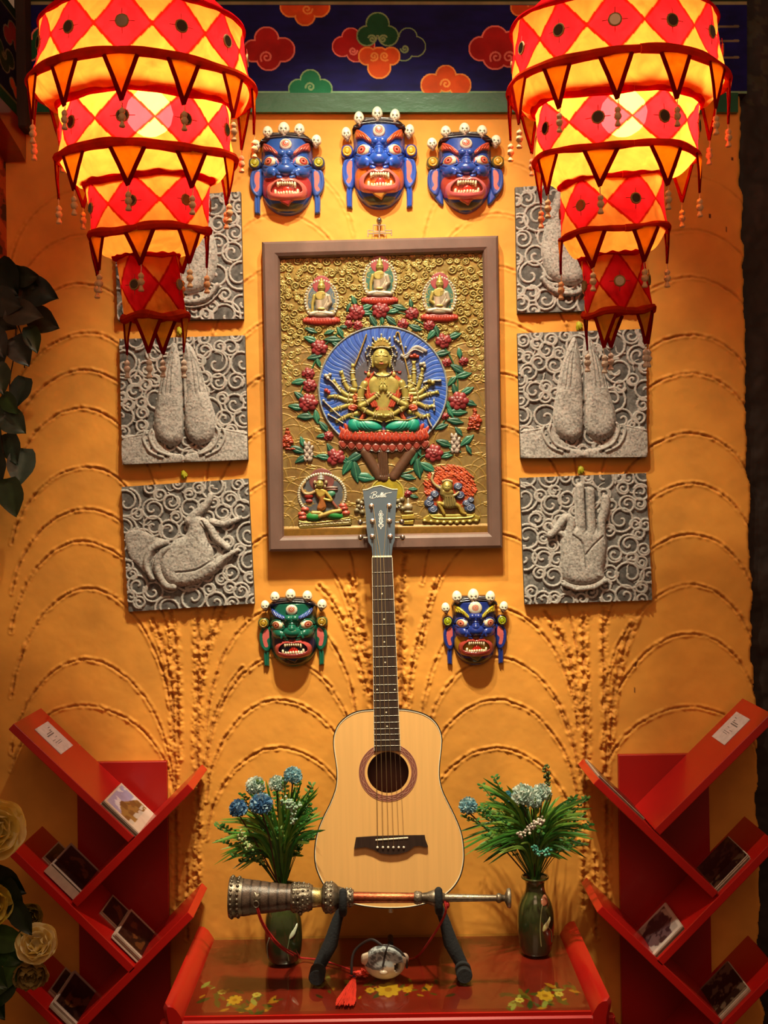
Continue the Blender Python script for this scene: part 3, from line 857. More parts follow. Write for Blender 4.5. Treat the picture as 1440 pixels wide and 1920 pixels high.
# ================================================================ stone tiles
PALE, GREY, DARK = C('9b948c'), C('6b6663'), C('3a3838')
def tile(label, corners, seed, hand, base='7a7774', pale='b4aea8'):
    (ax, ay), (bx, by), (cx_, cy_), (dx_, dy_) = corners      # tl tr br bl
    YB, TH = 0.0, 0.016
    def mp(px, py, h):
        u, v = px / 240, py / 240
        X = (1 - v) * ((1 - u) * ax + u * bx) + v * ((1 - u) * dx_ + u * cx_)
        Y = (1 - v) * ((1 - u) * ay + u * by) + v * ((1 - u) * dy_ + u * cy_)
        return Pn(X, Y, -TH, h, -TH)
    c0 = mp(np.array([120.]), np.array([240.]), np.array([0.]))[0]
    t = thing('carved_stone_tile', label, 'tile', (c0[0], 0, c0[2]), 'grey carved stone tiles on the orange wall')
    rs = random.Random(seed)
    m = MB(C('4c4947'))
    q = mp(np.array([0., 240, 240, 0]), np.array([0., 0, 240, 240]), np.array([0.] * 4))
    f = [Vector(x) + Vector((0, 0.0012, 0)) for x in q]; b = [Vector((x[0], 0.004, x[2])) for x in q]
    m.hexa(f + b); m.build('slab', M_STONE, t, smooth=False)
    r = Rel((0, 0, 240, 240), 1.0, base=3)
    n = fbm(r.X, r.Y, 22, seed, 5); n2 = fbm(r.X, r.Y, 5, seed + 9, 3)
    r.H = (n - .5) * 2.4 + (n2 - .5) * 1.0
    r.C[:] = C(base); k = np.clip(.35 + n * 1.0 + (n2 - .5) * 1.0, .3, 1.4)[..., None]
    r.C[..., :3] *= k
    pc = C(pale); md = C('8a857f')
    placed = []
    for _ in range(1600):
        x, y, R_ = rs.uniform(0, 240), rs.uniform(0, 240), rs.choice([11, 15, 19, 23, 27])
        if all(math.hypot(x - a, y - b) > (R_ + q) * .8 for a, b, q in placed): placed.append((x, y, R_))
    for (x, y, R_) in placed:
        r.dome(x, y, R_, R_, 3.0, lambda X, Y: np.broadcast_to(np.array(C('5b5856')), X.shape + (4,)) * (0.55 + .9 * vnoise(X, Y, 6, seed)[..., None]), z=-1.2, q=.6)
        st, dr = rs.uniform(0, 6.28), rs.choice([-1, 1]); pts = []
        for i in range(30):
            tt = i / 29; a = st + dr * tt * 2 * math.pi * 1.75; rr = R_ * (1 - .86 * max(0, tt - .45) / .55)
            pts.append((x + rr * math.cos(a), y + rr * math.sin(a)))
        r.path(pts, 2.3, pc, z=1.8, k=.8)
    for _ in range(16):
        x, y = rs.uniform(5, 235), rs.uniform(5, 235); a = rs.uniform(0, 6.28)
        pts = cr2([(x, y), (x + 14 * math.cos(a), y + 14 * math.sin(a)), (x + 22 * math.cos(a + .6), y + 22 * math.sin(a + .6))], 4)
        r.path(pts, 1.6, pc, z=1.6, k=.8, r1=.8)
    r.build('cloud_relief', M_STONE, mp, t)
    r = Rel((0, 0, 240, 240), 1.0, base=3)
    nn = fbm(r.X, r.Y, 4, seed + 3, 3)
    H1 = lambda X, Y: np.broadcast_to(np.array(C('b2aca6')), X.shape + (4,)) * (np.where(vnoise(X, Y, 2.6, seed + 5) > .66, .62, 1.0) * (.88 + .3 * vnoise(X, Y, 14, seed)))[..., None]
    HL = C(pale); DK = C('3c3936')
    hand(r, H1, HL, DK)
    ok = r.H > -900
    r.H[ok] += ((nn - .5) * 1.4)[ok]
    r.build('carved_hand', M_STONE, mp, t)
def hand_pray(r, H1, HL, DK):
    r.poly(cr2([(2, 188), (30, 184), (62, 176), (70, 196), (92, 220), (116, 226), (110, 242), (2, 242)], 4, True), 5, H1, z=1, bev=8)
    r.poly(cr2([(238, 188), (214, 182), (182, 176), (174, 196), (150, 218), (120, 226), (126, 242), (238, 242)], 4, True), 5, H1, z=1, bev=8)
    L = cr2([(106, 12), (113, 40), (118, 90), (120, 150), (118, 190), (104, 206), (84, 204), (68, 188), (64, 160), (72, 110), (84, 60), (96, 28)], 6, True)
    R_ = cr2([(126, 14), (140, 24), (152, 58), (164, 104), (178, 150), (180, 180), (166, 202), (144, 206), (126, 190), (121, 150), (124, 100), (121, 62)], 6, True)
    r.poly(L, 13, H1, z=3, bev=17); r.poly(R_, 13, H1, z=3, bev=17)
    r.path([(123, 60), (128, 72), (124, 96), (127, 110), (123, 130)], 6, H1, z=6)
    r.path(L, 1.5, HL, z=3.4); r.path(R_, 1.5, HL, z=3.4)
    r.reset()
    r.groove([(119, 50), (120, 90), (121, 150), (119, 196)], 1.6, 6, DK, .8)
    for s in (-1, 1):
        for o_ in (0, 9, 18): r.groove(cr2([(120 + s * (14 + o_ * .4), 22 + o_), (120 + s * (20 + o_ * .7), 60), (120 + s * (24 + o_), 108)], 5), 1.2, 2.6, DK, .35)
        pts = cr2([(120 + s * 62, 176), (120 + s * 66, 190), (120 + s * 54, 214), (120 + s * 30, 226)], 5)
        r.path(pts, 2.4, HL, z=7); pts2 = [(x + s * 12, y + 3) for x, y in pts]; r.path(pts2, 2.4, HL, z=7)
        for k in range(0, len(pts), 3):
            r.paint(pts[k][0] + s * 6, pts[k][1] + 2, 2.4, 2.4, DK)
    r.path(cr2([(60, 180), (30, 186), (2, 190)], 3), 1.5, HL, z=5); r.path(cr2([(184, 178), (212, 184), (238, 190)], 3), 1.5, HL, z=5)
def hand_open(r, H1, HL, DK):
    # hand curving up, holding a mudra; wrist rings at the left
    r.poly(cr2([(2, 90), (30, 84), (60, 100), (84, 116), (80, 190), (46, 178), (20, 150), (6, 130)], 5, True), 5, H1, z=1, bev=10)
    body = cr2([(92, 112), (118, 100), (124, 70), (140, 60), (152, 74), (156, 108), (166, 132), (166, 150), (180, 146), (200, 140), (214, 134), (196, 152), (168, 178), (130, 196), (92, 196), (70, 176), (68, 144)], 6, True)
    r.poly(body, 13, H1, z=3, bev=16); r.path(body, 1.4, HL, z=3)
    r.path(cr2([(126, 74), (138, 62), (152, 52), (164, 38), (168, 28)], 4), 10, H1, z=5, r1=6)
    r.path(cr2([(150, 78), (164, 90), (176, 112), (196, 130)], 4), 9, H1, z=6, r1=6)
    r.path(cr2([(168, 78), (190, 84), (214, 78), (222, 74)], 4), 7, H1, z=5, r1=4)
    r.path(cr2([(100, 178), (140, 176), (180, 152), (214, 136)], 4), 8, H1, z=8, r1=4)
    r.reset(); r.groove(cr2([(96, 170), (134, 168), (172, 148)], 4), 1.5, 4, DK, .5); r.groove([(150, 76), (160, 96), (160, 124)], 1.4, 4, DK, .5)
    r.path(cr2([(80, 112), (52, 122), (40, 150), (50, 178)], 5), 6, H1, z=7); r.path(cr2([(98, 118), (72, 130), (60, 158), (74, 192), (90, 198)], 5), 6.5, H1, z=8)
    r.reset()
    r.groove(cr2([(88, 116), (60, 128), (48, 156), (62, 190)], 5), 1.5, 4, DK, .8)
def hand_up(r, H1, HL, DK):
    palm = cr2([(76, 106), (100, 96), (130, 104), (152, 100), (158, 132), (150, 178), (148, 196), (114, 206), (78, 196), (72, 150)], 6, True)
    r.poly(palm, 12, H1, z=3, bev=16); r.path(palm, 1.4, HL, z=3)
    for (x0, x1, y1, w_) in ((112, 112, 22, 9), (130, 131, 30, 9)): r.path([(x0, 112), (x1, y1)], w_, H1, z=5)
    r.path(cr2([(148, 118), (150, 90), (158, 66), (160, 46)], 4), 8.5, H1, z=5)
    r.path(cr2([(88, 110), (92, 88), (82, 78), (66, 98), (52, 110)], 4), 9, H1, z=6, r1=7)
    r.path(cr2([(84, 118), (74, 108), (60, 100), (54, 90)], 4), 6, H1, z=6, r1=4)
    r.reset()
    r.groove([(121, 30), (121, 104)], 1.4, 5, DK, .7); r.groove([(141, 44), (142, 108)], 1.4, 4, DK, .6)
    r.groove(cr2([(94, 112), (112, 130), (116, 176)], 4), 1.3, 3, DK, .5); r.groove(cr2([(150, 116), (130, 134), (116, 150)], 4), 1.3, 3, DK, .5)
    r.path([(102, 24), (102, 100)], 1.2, HL, z=4); r.path([(74, 204), (96, 214), (130, 212), (152, 200)], 4.5, H1, z=8)
    r.path(cr2([(72, 198), (96, 208), (128, 207), (152, 194)], 4), 1.6, HL, z=9)
def hand_down(r, H1, HL, DK):
    palm = cr2([(96, 40), (120, 30), (160, 44), (186, 80), (192, 130), (178, 172), (140, 190), (112, 176), (98, 130), (90, 80)], 6, True)
    r.poly(palm, 12, H1, z=3, bev=18); r.path(palm, 1.4, HL, z=3)
    for k in range(4): r.path([(104 + k * 22, 60), (98 + k * 18, 8)], 9, H1, z=5)
    r.path(cr2([(98, 180), (130, 206), (170, 200), (192, 176)], 5), 5, H1, z=7); r.path(cr2([(100, 190), (132, 216), (174, 210), (200, 184)], 5), 1.6, HL, z=6)
def hand_down_m(r, H1, HL, DK):
    palm = cr2([(144, 40), (120, 30), (80, 44), (56, 80), (48, 130), (62, 172), (100, 190), (128, 176), (142, 130), (150, 80)], 6, True)
    r.poly(palm, 12, H1, z=3, bev=18); r.path(palm, 1.4, HL, z=3)
    for k in range(4): r.path([(136 - k * 22, 60), (142 - k * 18, 8)], 9, H1, z=5)
    r.path(cr2([(142, 180), (110, 206), (70, 200), (48, 176)], 5), 5, H1, z=7)
tile('grey carved stone tile half hidden behind the left lantern, top of the left column', [(213, 371), (451, 360), (457, 598), (221, 601)], 11, hand_down)
tile('grey carved stone tile of praying hands, below the left lantern', [(224, 636), (459, 629), (465, 862), (230, 871)], 12, hand_pray)
tile('grey carved stone tile of a hand with curling fingers, lowest in the left column', [(228, 913), (465, 897), (477, 1131), (241, 1147)], 13, hand_open)
tile('grey carved stone tile half hidden behind the right lantern, top of the right column', [(966, 351), (1203, 342), (1208, 580), (970, 587)], 14, hand_down_m)
tile('grey carved stone tile of praying hands, below the right lantern', [(970, 625), (1211, 617), (1213, 857), (976, 859)], 15, hand_pray)
tile('grey carved stone tile of a raised open hand, lowest in the right column', [(975, 896), (1211, 887), (1223, 1125), (984, 1133)], 16, hand_up)
for (x, y, lb) in ((337, 621, 'small yellow-green clay lump over the praying hands tile on the left'), (345, 890, 'small yellow-green clay lump between praying hands tile and curled hand tile'),
                   (1086, 611, 'small yellow-green clay lump over the praying hands tile on the right'), (1089, 881, 'small yellow-green clay lump over the raised hand tile')):
    c = P(x, y, -0.006); m = MB(C('a8a414'))
    rs = random.Random(x)
    m.ball(c, (0.008, 0.007, 0.010), 12, 8, None, lambda d: (d * (1 + .25 * math.sin(d.x * 7 + d.z * 9)), C('a8a414')))
    tag(m.build('clay_lump', M_MATT), lb, 'putty', 'yellow-green lumps that hold the tiles')
# ================================================================ the big framed relief
def big_picture():
    YP = -0.022                     # front of the relief's ground
    A = P(716, 1030, 0)
    t = thing('framed_relief', 'large gilded relief of a many-armed seated deity in a brown wooden frame', 'picture', (A.x, 0, A.z))
    def mp(px, py, h): return Pn(px, py, YP, h, YP)
    # frame rails with a sloped inner face
    O = [(490, 452), (935, 440), (943, 1028), (503, 1035)]; I_ = [(524, 483), (905, 472), (915, 998), (532, 1005)]
    cx0, cy0 = 716, 738
    for k in range(4):
        o1, o2, i1, i2 = O[k], O[(k + 1) % 4], I_[k], I_[(k + 1) % 4]
        def mix(a, b, q): return (a[0] + (b[0] - a[0]) * q, a[1] + (b[1] - a[1]) * q)
        prof = [(0, 0.0), (0, -0.030), (.06, -0.038), (.18, -0.042), (.72, -0.042), (.9, -0.038), (1, -0.030), (1, 0.0)]
        m = MB(); v = []
        for end in (0, 1):
            for (q, Y) in prof:
                e = mix((o1, o2)[end], (i1, i2)[end], q); v.append(P(e[0], e[1], -0.04) * Vector((1, 0, 1)) if False else Vector((P(e[0], e[1], -0.04).x, Y, P(e[0], e[1], -0.04).z)))
        n = len(prof)
        m.add(v, [[i, (i + 1) % n, n + (i + 1) % n, n + i] for i in range(n)] + [list(range(n))[::-1], list(range(n, 2 * n))])
        m.build('frame_rail', M_FRAMEWOOD, t, smooth=False)
    m = MB(); q = [Vector((P(x, y, -.03).x, -0.004, P(x, y, -.03).z)) for x, y in I_]
    m.hexa([v + Vector((0, -0.014, 0)) for v in q] + q); m.build('backing_board', M_DARKWOOD, t, smooth=False)
    # ground: gold clouds above, hills below
    GOLD, GOLD2, OLD = C('988244', .3), C('a89450', .35), C('6a5828', .2)
    r = Rel((520, 468, 920, 1010), .8, base=2)
    n = fbm(r.X, r.Y, 60, 5, 4)
    r.H[:] = (fbm(r.X, r.Y, 18, 9) - .5) * 1.5
    r.C[:] = C('98803c', .28); r.C[..., :3] *= (.65 + .7 * n)[..., None]
    k = np.clip((r.Y - 640) / 260, 0, 1)[..., None]
    r.C[..., :3] = r.C[..., :3] * (1 - k) + np.array(C('8c6a34')[:3]) * k
    r.C[..., 3] *= 1 - .5 * k[..., 0]
    rs = random.Random(5); placed = []
    for _ in range(9000):
        x, y = rs.uniform(522, 918), rs.uniform(472, 720); q = rs.choice([5, 6, 7, 8, 9])
        if y > 640 and 560 < x < 880: continue
        if all((x - a) ** 2 + (y - b) ** 2 > ((q + c_) * .84) ** 2 for a, b, c_ in placed): placed.append((x, y, q))
    for (x, y, q) in placed:
        st, dr = rs.uniform(0, 6.28), rs.choice([-1, 1]); pts = []
        for i in range(20):
            tt = i / 19; a = st + dr * tt * 2 * math.pi * 1.35; rr = q * (1 - .8 * tt)
            pts.append((x + rr * math.cos(a), y + rr * math.sin(a) * .9))
        r.dome(x, y, q * .95, q * .85, 1.6, OLD, z=-.6)
        r.path(pts, 1.5, GOLD2, z=1.8, k=.9)
        a = st + math.pi
        px_, py_ = pts[0]
        tail = cr2([(px_, py_), (px_ + 7 * math.cos(a + dr), py_ + 6 * math.sin(a + dr)), (px_ + 14 * math.cos(a), py_ + 9 * math.sin(a))], 4)
        r.path(tail, 1.4, GOLD2, z=1.4, k=.8, r1=.6)
    # hills: rows of overlapping rounded scales, lower rows in front
    y = 670; z = 0
    while y < 1003:
        x = 522 + rs.uniform(-20, 10)
        while x < 925:
            if not (615 < x < 825 and y < 880):
                rx, ry = rs.uniform(24, 46), rs.uniform(20, 34)
                pts = [(x + rx * math.cos(a), y + ry * math.sin(a)) for a in [math.pi + i * math.pi / 12 for i in range(13)]]
                hc = C(rs.choice(['8e7440', '866634', '967a44']), .22)
                r.poly(pts + [(x + rx, y + 30), (x - rx, y + 30)], 1.6, hc, z=z, bev=7)
                r.path(pts, 1.1, C('a2823e', .3), z=z + 1.2, k=.9)
                if rs.random() < .55:
                    sp = [(x + rs.uniform(-8, 8) + (6 - 5 * i / 14) * math.cos(i * .6), y - 2 + (6 - 5 * i / 14) * math.sin(i * .6)) for i in range(15)]
                    r.path(sp, 1.1, C('a2823e', .3), z=z + 1.6, k=.8)
            x += rs.uniform(32, 52)
        y += 23; z += .07
    r.poly([(522, 988), (918, 982), (918, 1010), (522, 1010)], 4, C('8c6220', .3), z=2, bev=6)
    r.build('relief_ground', M_RELIEF, mp, t)
    # halo
    r = Rel((594, 608, 844, 860), .8, base=2)
    cx, cy = 718.0, 730
    def hc(X, Y):
        d = np.hypot(X - cx, Y - cy)
        a = np.array(C('2c5cc0')); b = np.array(C('54525a'))
        kk = (1 / (1 + np.exp(-(d - 80) / 6)))[..., None]
        return b * (1 - kk) + a * kk
    r.dome(cx, cy, 121, 118, 4, hc, z=3.0, p=2, q=.12); r.reset()
    for i in range(84):
        a = 2 * math.pi * i / 84; pts = []
        for j in range(9):
            rr = 62 + 56 * j / 8; aa = a + .022 * math.sin(j * .8) + .004 * j
            pts.append((cx + rr * math.cos(aa), cy + rr * math.sin(aa)))
        r.groove(pts, .7, .7, C('7a9ad0') if i % 2 else C('182c6a'), .7)
    ringp = [(cx + 120 * math.cos(i * .0785), cy + 117 * math.sin(i * .0785)) for i in range(81)]
    r.path(ringp, 1.8, C('98a0a0', .2), z=6)
    r.build('halo', M_RELIEF, mp, t)
    # ---------------- central figure, drawn in units 5.538 per pixel
    T = (590, 610, 1 / 5.538, 1 / 5.538); B = 36.0
    G, G2, GD = C('a89a4e', .3), C('b8aa5a', .3), C('8c7c3c', .3)
    SIL, REDC, TEAL = C('b8a878', .5), C('a83a22'), C('12907a')
    def R2(box, zb=B): return Rel(box, 4.0, T, base=zb * .9)
    def arm(name, pts, r0, r1, z, hand=True, cl=G, bands=True, fing=None):
        xs, ys = [p[0] for p in pts], [p[1] for p in pts]
        r = R2((min(xs) - 60, min(ys) - 60, max(xs) + 60, max(ys) + 60), z)
        pp = cr2(pts, 6)
        r.path(pp, r0, cl, z=z, r1=r1)
        if bands:
            for q in (.3, .72, .8):
                i = int(q * (len(pp) - 1)); a, b = pp[i], pp[min(i + 1, len(pp) - 1)]
                dx, dy = b[0] - a[0], b[1] - a[1]; L = math.hypot(dx, dy) + 1e-6; w_ = r0 + (r1 - r0) * q + 3
                r.path([(a[0] - dy / L * w_, a[1] + dx / L * w_), (a[0] + dy / L * w_, a[1] - dx / L * w_)], 6, SIL, z=z + w_ * .8)
        if hand:
            e, f = pp[-1], pp[-3]; dx, dy = e[0] - f[0], e[1] - f[1]; L = math.hypot(dx, dy) + 1e-6; dx, dy = dx / L, dy / L
            r.dome(e[0] + dx * 12, e[1] + dy * 12, 24, 20, 24, cl, z=z + 4, a=math.degrees(math.atan2(dy, dx)))
            for k in (-1.5, -.5, .5, 1.5):
                sx_, sy_ = e[0] + dx * 20 - dy * k * 9, e[1] + dy * 20 + dx * k * 9
                r.path([(sx_, sy_), (sx_ + dx * 18 - dy * k * 3, sy_ + dy * 18 + dx * k * 3)], 6, cl, z=z + 14, r1=4)
            r.path([(e[0] + dx * 6 + dy * 18, e[1] + dy * 6 - dx * 18), (e[0] + dx * 26 + dy * 16, e[1] + dy * 26 - dx * 16)], 6, cl, z=z + 16)
        return r.build(name, M_RELIEF, mp, t)
    # outer arms
    for pts in ([(420, 680), (350, 660), (310, 590), (285, 510)], [(440, 740), (340, 730), (262, 670), (212, 600)], [(440, 790), (330, 780), (240, 745), (170, 742)],
                [(450, 850), (360, 835), (270, 860), (196, 878)], [(460, 915), (380, 930), (310, 960), (250, 988)], [(420, 640), (400, 560), (395, 500), (400, 440)],
                [(1000, 680), (1065, 660), (1100, 560), (1118, 480)], [(990, 720), (1080, 710), (1140, 660), (1190, 620)], [(990, 770), (1090, 755), (1170, 720), (1250, 704)],
                [(990, 820), (1070, 815), (1150, 850), (1210, 845)], [(980, 900), (1040, 905), (1100, 950), (1160, 944)], [(990, 650), (1030, 600), (1030, 500), (1030, 410)],
                [(950, 680), (985, 640), (990, 590), (988, 560)]):
        arm('arm', pts, 30, 19, 34)
    # things held in the hands
    def attr(pts, rr, cl, z=58, name='hand_attribute', balls=()):
        xs, ys = [p[0] for p in pts] + [b[0] for b in balls], [p[1] for p in pts] + [b[1] for b in balls]
        r = R2((min(xs) - 40, min(ys) - 40, max(xs) + 40, max(ys) + 40), z)
        r.path(cr2(pts, 5), rr, cl, z=z)
        for (x, y, q, c_) in balls: r.dome(x, y, q, q, q, c_, z=z)
        r.build(name, M_RELIEF, mp, t)
    W = C('c8c0a8', .3)
    attr([(537, 105), (470, 290), (415, 430)], 9, C('b89a50', .4))
    attr([(985, 560), (930, 330), (884, 130), (872, 84), (850, 84), (845, 110)], 8, C('b89a50', .4), balls=[(830, 130, 16, W), (845, 160, 16, W), (870, 180, 16, W), (895, 208, 16, W), (945, 235, 12, W)])
    attr([(905, 320), (950, 340), (1000, 270), (1060, 230), (1150, 272)], 20, C('aaa49c'), 46)
    attr([(910, 330), (970, 300), (1040, 260), (1120, 290)], 7, C('d8d4cc'), 62)
    attr([(1000, 330), (1070, 332)], 18, REDC, 60, balls=[(1035, 322, 24, REDC)])
    attr([(110, 540), (190, 600), (270, 700)], 9, W, balls=[(120, 530, 24, W), (160, 518, 20, W), (140, 555, 22, W)])
    attr([(120, 690), (150, 720)], 8, REDC, balls=[(122, 682, 24, REDC), (148, 700, 20, C('a82a3a'))])
    attr([(85, 780), (180, 870), (262, 945)], 8, W, balls=[(95, 786, 16, W)])
    attr([(140, 930), (220, 975), (295, 1020)], 8, W, balls=[(146, 934, 14, W)])
    attr([(1090, 420), (1150, 420)], 8, W, balls=[(1100, 410, 20, W), (1130, 405, 22, W), (1140, 430, 18, W)])
    attr([(1130, 600), (1200, 580), (1300, 580)], 12, W, balls=[(1190, 590, 26, GD), (1225, 605, 24, GD), (1300, 578, 16, W)])
    attr([(1236, 770), (1238, 890)], 8, W, balls=[(1238, 850, 18, W), (1236, 790, 12, W)])
    attr([(1170, 960), (1190, 1010), (1212, 1050)], 10, W, balls=[])
    # throne of lotus petals
    r = R2((240, 1020, 1200, 1320))
    r.dome(718, 1160, 470, 90, 30, C('6e2416'), z=6, p=3)
    PR, PT = C('a8341e'), C('c0523a')
    rowb = [(300 + i * 44, 1245 + 34 * math.sin(math.pi * i / 19.0)) for i in range(20)]
    for i in range(11):
        x = 300 + i * 84; y = 1232 + 36 * math.sin(math.pi * i / 10)
        pet = cr2([(x, y + 52), (x + 32, y + 26), (x + 46, y - 14), (x + 20, y - 34), (x - 20, y - 34), (x - 46, y - 14), (x - 32, y + 26)], 4, True)
        r.poly(pet, 22, C('8e3426'), z=34, bev=18); r.path(pet + pet[:1], 6, C('c8907c'), z=42, k=.8)
    for row in (0, 1):
        for i in range(11 - row):
            x = 298 + i * 84 + row * 42; y = 1150 + row * 12 + 14 * math.sin(math.pi * i / 10)
            pet = cr2([(x, y - 74), (x + 28, y - 34), (x + 42, y + 12), (x + 20, y + 46), (x - 20, y + 46), (x - 42, y + 12), (x - 28, y - 34)], 4, True)
            r.poly(pet, 30, PR, z=38 + 14 * row, bev=24)
            r.path(pet + pet[:1], 6, C('c46a50'), z=44 + 14 * row, k=.9)
            r.dome(x, y + 6, 16, 30, 10, C('8a2414'), z=62 + 14 * row)
    for (x, y, a) in ((285, 1090, -30), (1160, 1090, 30), (330, 1060, -25), (1110, 1060, 25)):
        r.dome(x, y, 26, 60, 22, PR, z=22, a=a)
    for (x, y) in ((700, 1140), (735, 1130), (760, 1148), (718, 1158)): r.dome(x, y, 18, 14, 16, C('d8d0bc', .2), z=52)
    r.build('lotus_throne', M_RELIEF, mp, t)
    # legs
    for nm, sg in (('leg', -1), ('leg', 1)):
        mx = lambda x: 718 + sg * (x - 718)
        r = R2((330, 920, 1110, 1140))
        r.dome(mx(1020), 1040, 72, 84, 60, TEAL, z=40); r.dome(mx(880), 1046, 150, 66, 56, TEAL, z=40, a=sg * -8)
        r.reset()
        for k in range(4): r.groove(cr2([(mx(800 + k * 40), 1100), (mx(880 + k * 36), 1070), (mx(930 + k * 30), 1000)], 5), 3, 6, C('5ec0a0'), .7)
        r.path(cr2([(mx(740), 1010), (mx(830), 985), (mx(950), 990), (mx(1060), 960)], 5), 10, GD, z=76)
        r.path(cr2([(mx(740), 1096), (mx(880), 1118), (mx(1040), 1124)], 5), 8, GD, z=60)
        r.build(nm, M_RELIEF, mp, t)
    # body
    r = R2((460, 420, 970, 1020))
    torso = cr2([(600, 520), (660, 488), (700, 470), (740, 488), (810, 510), (880, 560), (900, 640), (860, 740), (820, 820), (830, 900), (900, 970), (880, 1000), (560, 1000), (530, 970), (600, 900), (610, 820), (570, 740), (530, 640), (545, 560)], 5, True)
    r.poly(torso, 62, G, z=34, bev=70)
    r.path([(704, 430), (704, 500)], 42, G, z=50, k=.8)
    r.dome(640, 600, 66, 56, 9, G2, z=82, q=.8); r.dome(770, 600, 66, 56, 9, G2, z=82, q=.8)
    r.build('torso', M_RELIEF, mp, t)
    # red robes
    for sg in (-1, 1):
        r = R2((340, 480, 1090, 1000))
        mx = lambda x: 708 + sg * (x - 708)
        for k in range(4):
            r.path(cr2([(mx(800 + k * 18), 500 + k * 14), (mx(850 + k * 16), 590), (mx(850 + k * 18), 680), (mx(840 + k * 10), 760)], 5), 13, REDC if k != 1 else C('c87040', .2), z=74 - k * 5)
        for k in range(3): r.path(cr2([(mx(790 + k * 22), 710 + k * 10), (mx(800 + k * 22), 780), (mx(770 + k * 22), 850)], 5), 14, REDC, z=84)
        r.dome(mx(1020), 860, 52, 34, 30, REDC, z=50); r.path(cr2([(mx(970), 850), (mx(1020), 830), (mx(1060), 870), (mx(1010), 890)], 5), 8, C('c86a4a'), z=70)
        r.dome(mx(985), 760, 44, 50, 36, C('9a4028'), z=46); r.path(cr2([(mx(1000), 720), (mx(960), 760), (mx(1000), 800), (mx(1010), 760)], 5), 8, C('c88a4a', .3), z=76)
        r.path(cr2([(mx(930), 870), (mx(900), 920), (mx(930), 980)], 5), 22, C('b04a2a'), z=60)
        for (x, y) in ((850, 390), (866, 430), (880, 478), (840, 460)):
            r.path(cr2([(mx(x - 20), y), (mx(x + 12), y - 10), (mx(x + 10), y + 18), (mx(x - 8), y + 16)], 5), 9, C('b03a34'), z=44)
        r.build('robe', M_RELIEF, mp, t)
    r = R2((600, 740, 830, 920))
    r.poly(cr2([(640, 780), (700, 765), (770, 780), (800, 850), (760, 900), (650, 900), (625, 850)], 4, True), 18, REDC, z=72, bev=20)
    for k in range(-3, 4): r.path([(708, 800), (708 + k * 22, 888)], 7, C('c0503a'), z=88, r1=9)
    r.build('sash', M_RELIEF, mp, t)
    # front arms
    arm('arm', [(520, 620), (480, 720), (480, 840)], 42, 34, 60, hand=False)
    arm('arm', [(900, 610), (940, 720), (945, 830)], 42, 34, 60, hand=False)
    arm('arm', [(480, 845), (560, 800), (640, 740), (684, 690)], 32, 20, 84, hand=False)
    arm('arm', [(945, 835), (860, 790), (790, 740), (738, 690)], 32, 20, 84, hand=False)
    arm('arm', [(475, 850), (540, 900), (620, 935), (680, 942)], 30, 20, 80)
    arm('arm', [(950, 845), (880, 890), (810, 932), (752, 944)], 30, 20, 80)
    for sg in (-1, 1):
        mx = lambda x: 710 + sg * (x - 710)
        r = R2((650, 560, 770, 720))
        r.dome(mx(732), 660, 26, 46, 34, G2, z=96)
        for k in range(4): r.path(cr2([(mx(716 + k * 9), 640), (mx(714 + k * 9), 600), (mx(718 + k * 7), 572 + k * 6)], 4), 7, G2, z=116 - k * 4, r1=5)
        r.path([(mx(745), 640), (mx(728), 608)], 7, G2, z=124)
        r.build('hand', M_RELIEF, mp, t)
    # head
    r = R2((590, 220, 800, 470))
    r.dome(692, 352, 90, 112, 78, G2, z=60, p=2.2)
    r.dome(692, 362, 12, 34, 16, G2, z=126, q=.8); r.dome(692, 385, 18, 10, 12, G2, z=130)
    r.dome(694, 414, 26, 7, 8, C('a84a2c', .1), z=126); r.dome(694, 404, 28, 5, 6, C('b05a30', .1), z=126)
    r.dome(650, 398, 26, 22, 8, G2, z=116, q=.9); r.dome(736, 398, 26, 22, 8, G2, z=116, q=.9)
    for sg in (-1, 1):
        ex = 694 + sg * 38
        r.dome(ex, 332, 27, 13, 10, G2, z=122); r.reset()
        r.groove(cr2([(ex - 26, 336), (ex, 345), (ex + 26, 336)], 5), 2.6, 7, C('3a2208', .1), .9)
        r.reset(); r.groove(cr2([(ex - 28, 316), (ex, 302), (ex + 28, 314)], 5), 2.2, 3, C('4a3010', .1), .7)
        r.path([(692 + sg * 92, 330), (692 + sg * 96, 400), (692 + sg * 88, 436)], 14, G, z=60)
    r.dome(692, 292, 6, 10, 5, C('5a3a10'), z=136)
    r.build('head', M_RELIEF, mp, t)
    # crown and jewellery
    r = R2((500, 70, 910, 300))
    r.poly(cr2([(600, 262), (620, 190), (660, 150), (692, 130), (740, 150), (776, 186), (790, 262), (740, 240), (692, 234), (640, 242)], 4, True), 40, C('a89048', .5), z=52, bev=16)
    for i in range(9):
        a = -math.pi * (.06 + .88 * i / 8); L = 150 if i % 2 == 0 else 118
        x1, y1 = 692 + L * math.cos(a) * .9, 256 + L * math.sin(a)
        r.path([(692 + 70 * math.cos(a), 256 + 60 * math.sin(a)), (x1, y1)], 11, SIL, z=70, r1=4)
        r.dome(x1, y1, 11, 15, 12, C('d8d0c0', .3), z=66)
        r.dome(692 + 96 * math.cos(a), 256 + 90 * math.sin(a), 13, 13, 14, G2, z=84)
    for i in range(10):
        r.dome(618 + i * 17, 250 - 12 * math.sin(math.pi * i / 9), 9, 9, 12, W, z=106)
    r.build('crown', M_RELIEF, mp, t)
    r = R2((500, 240, 920, 600))
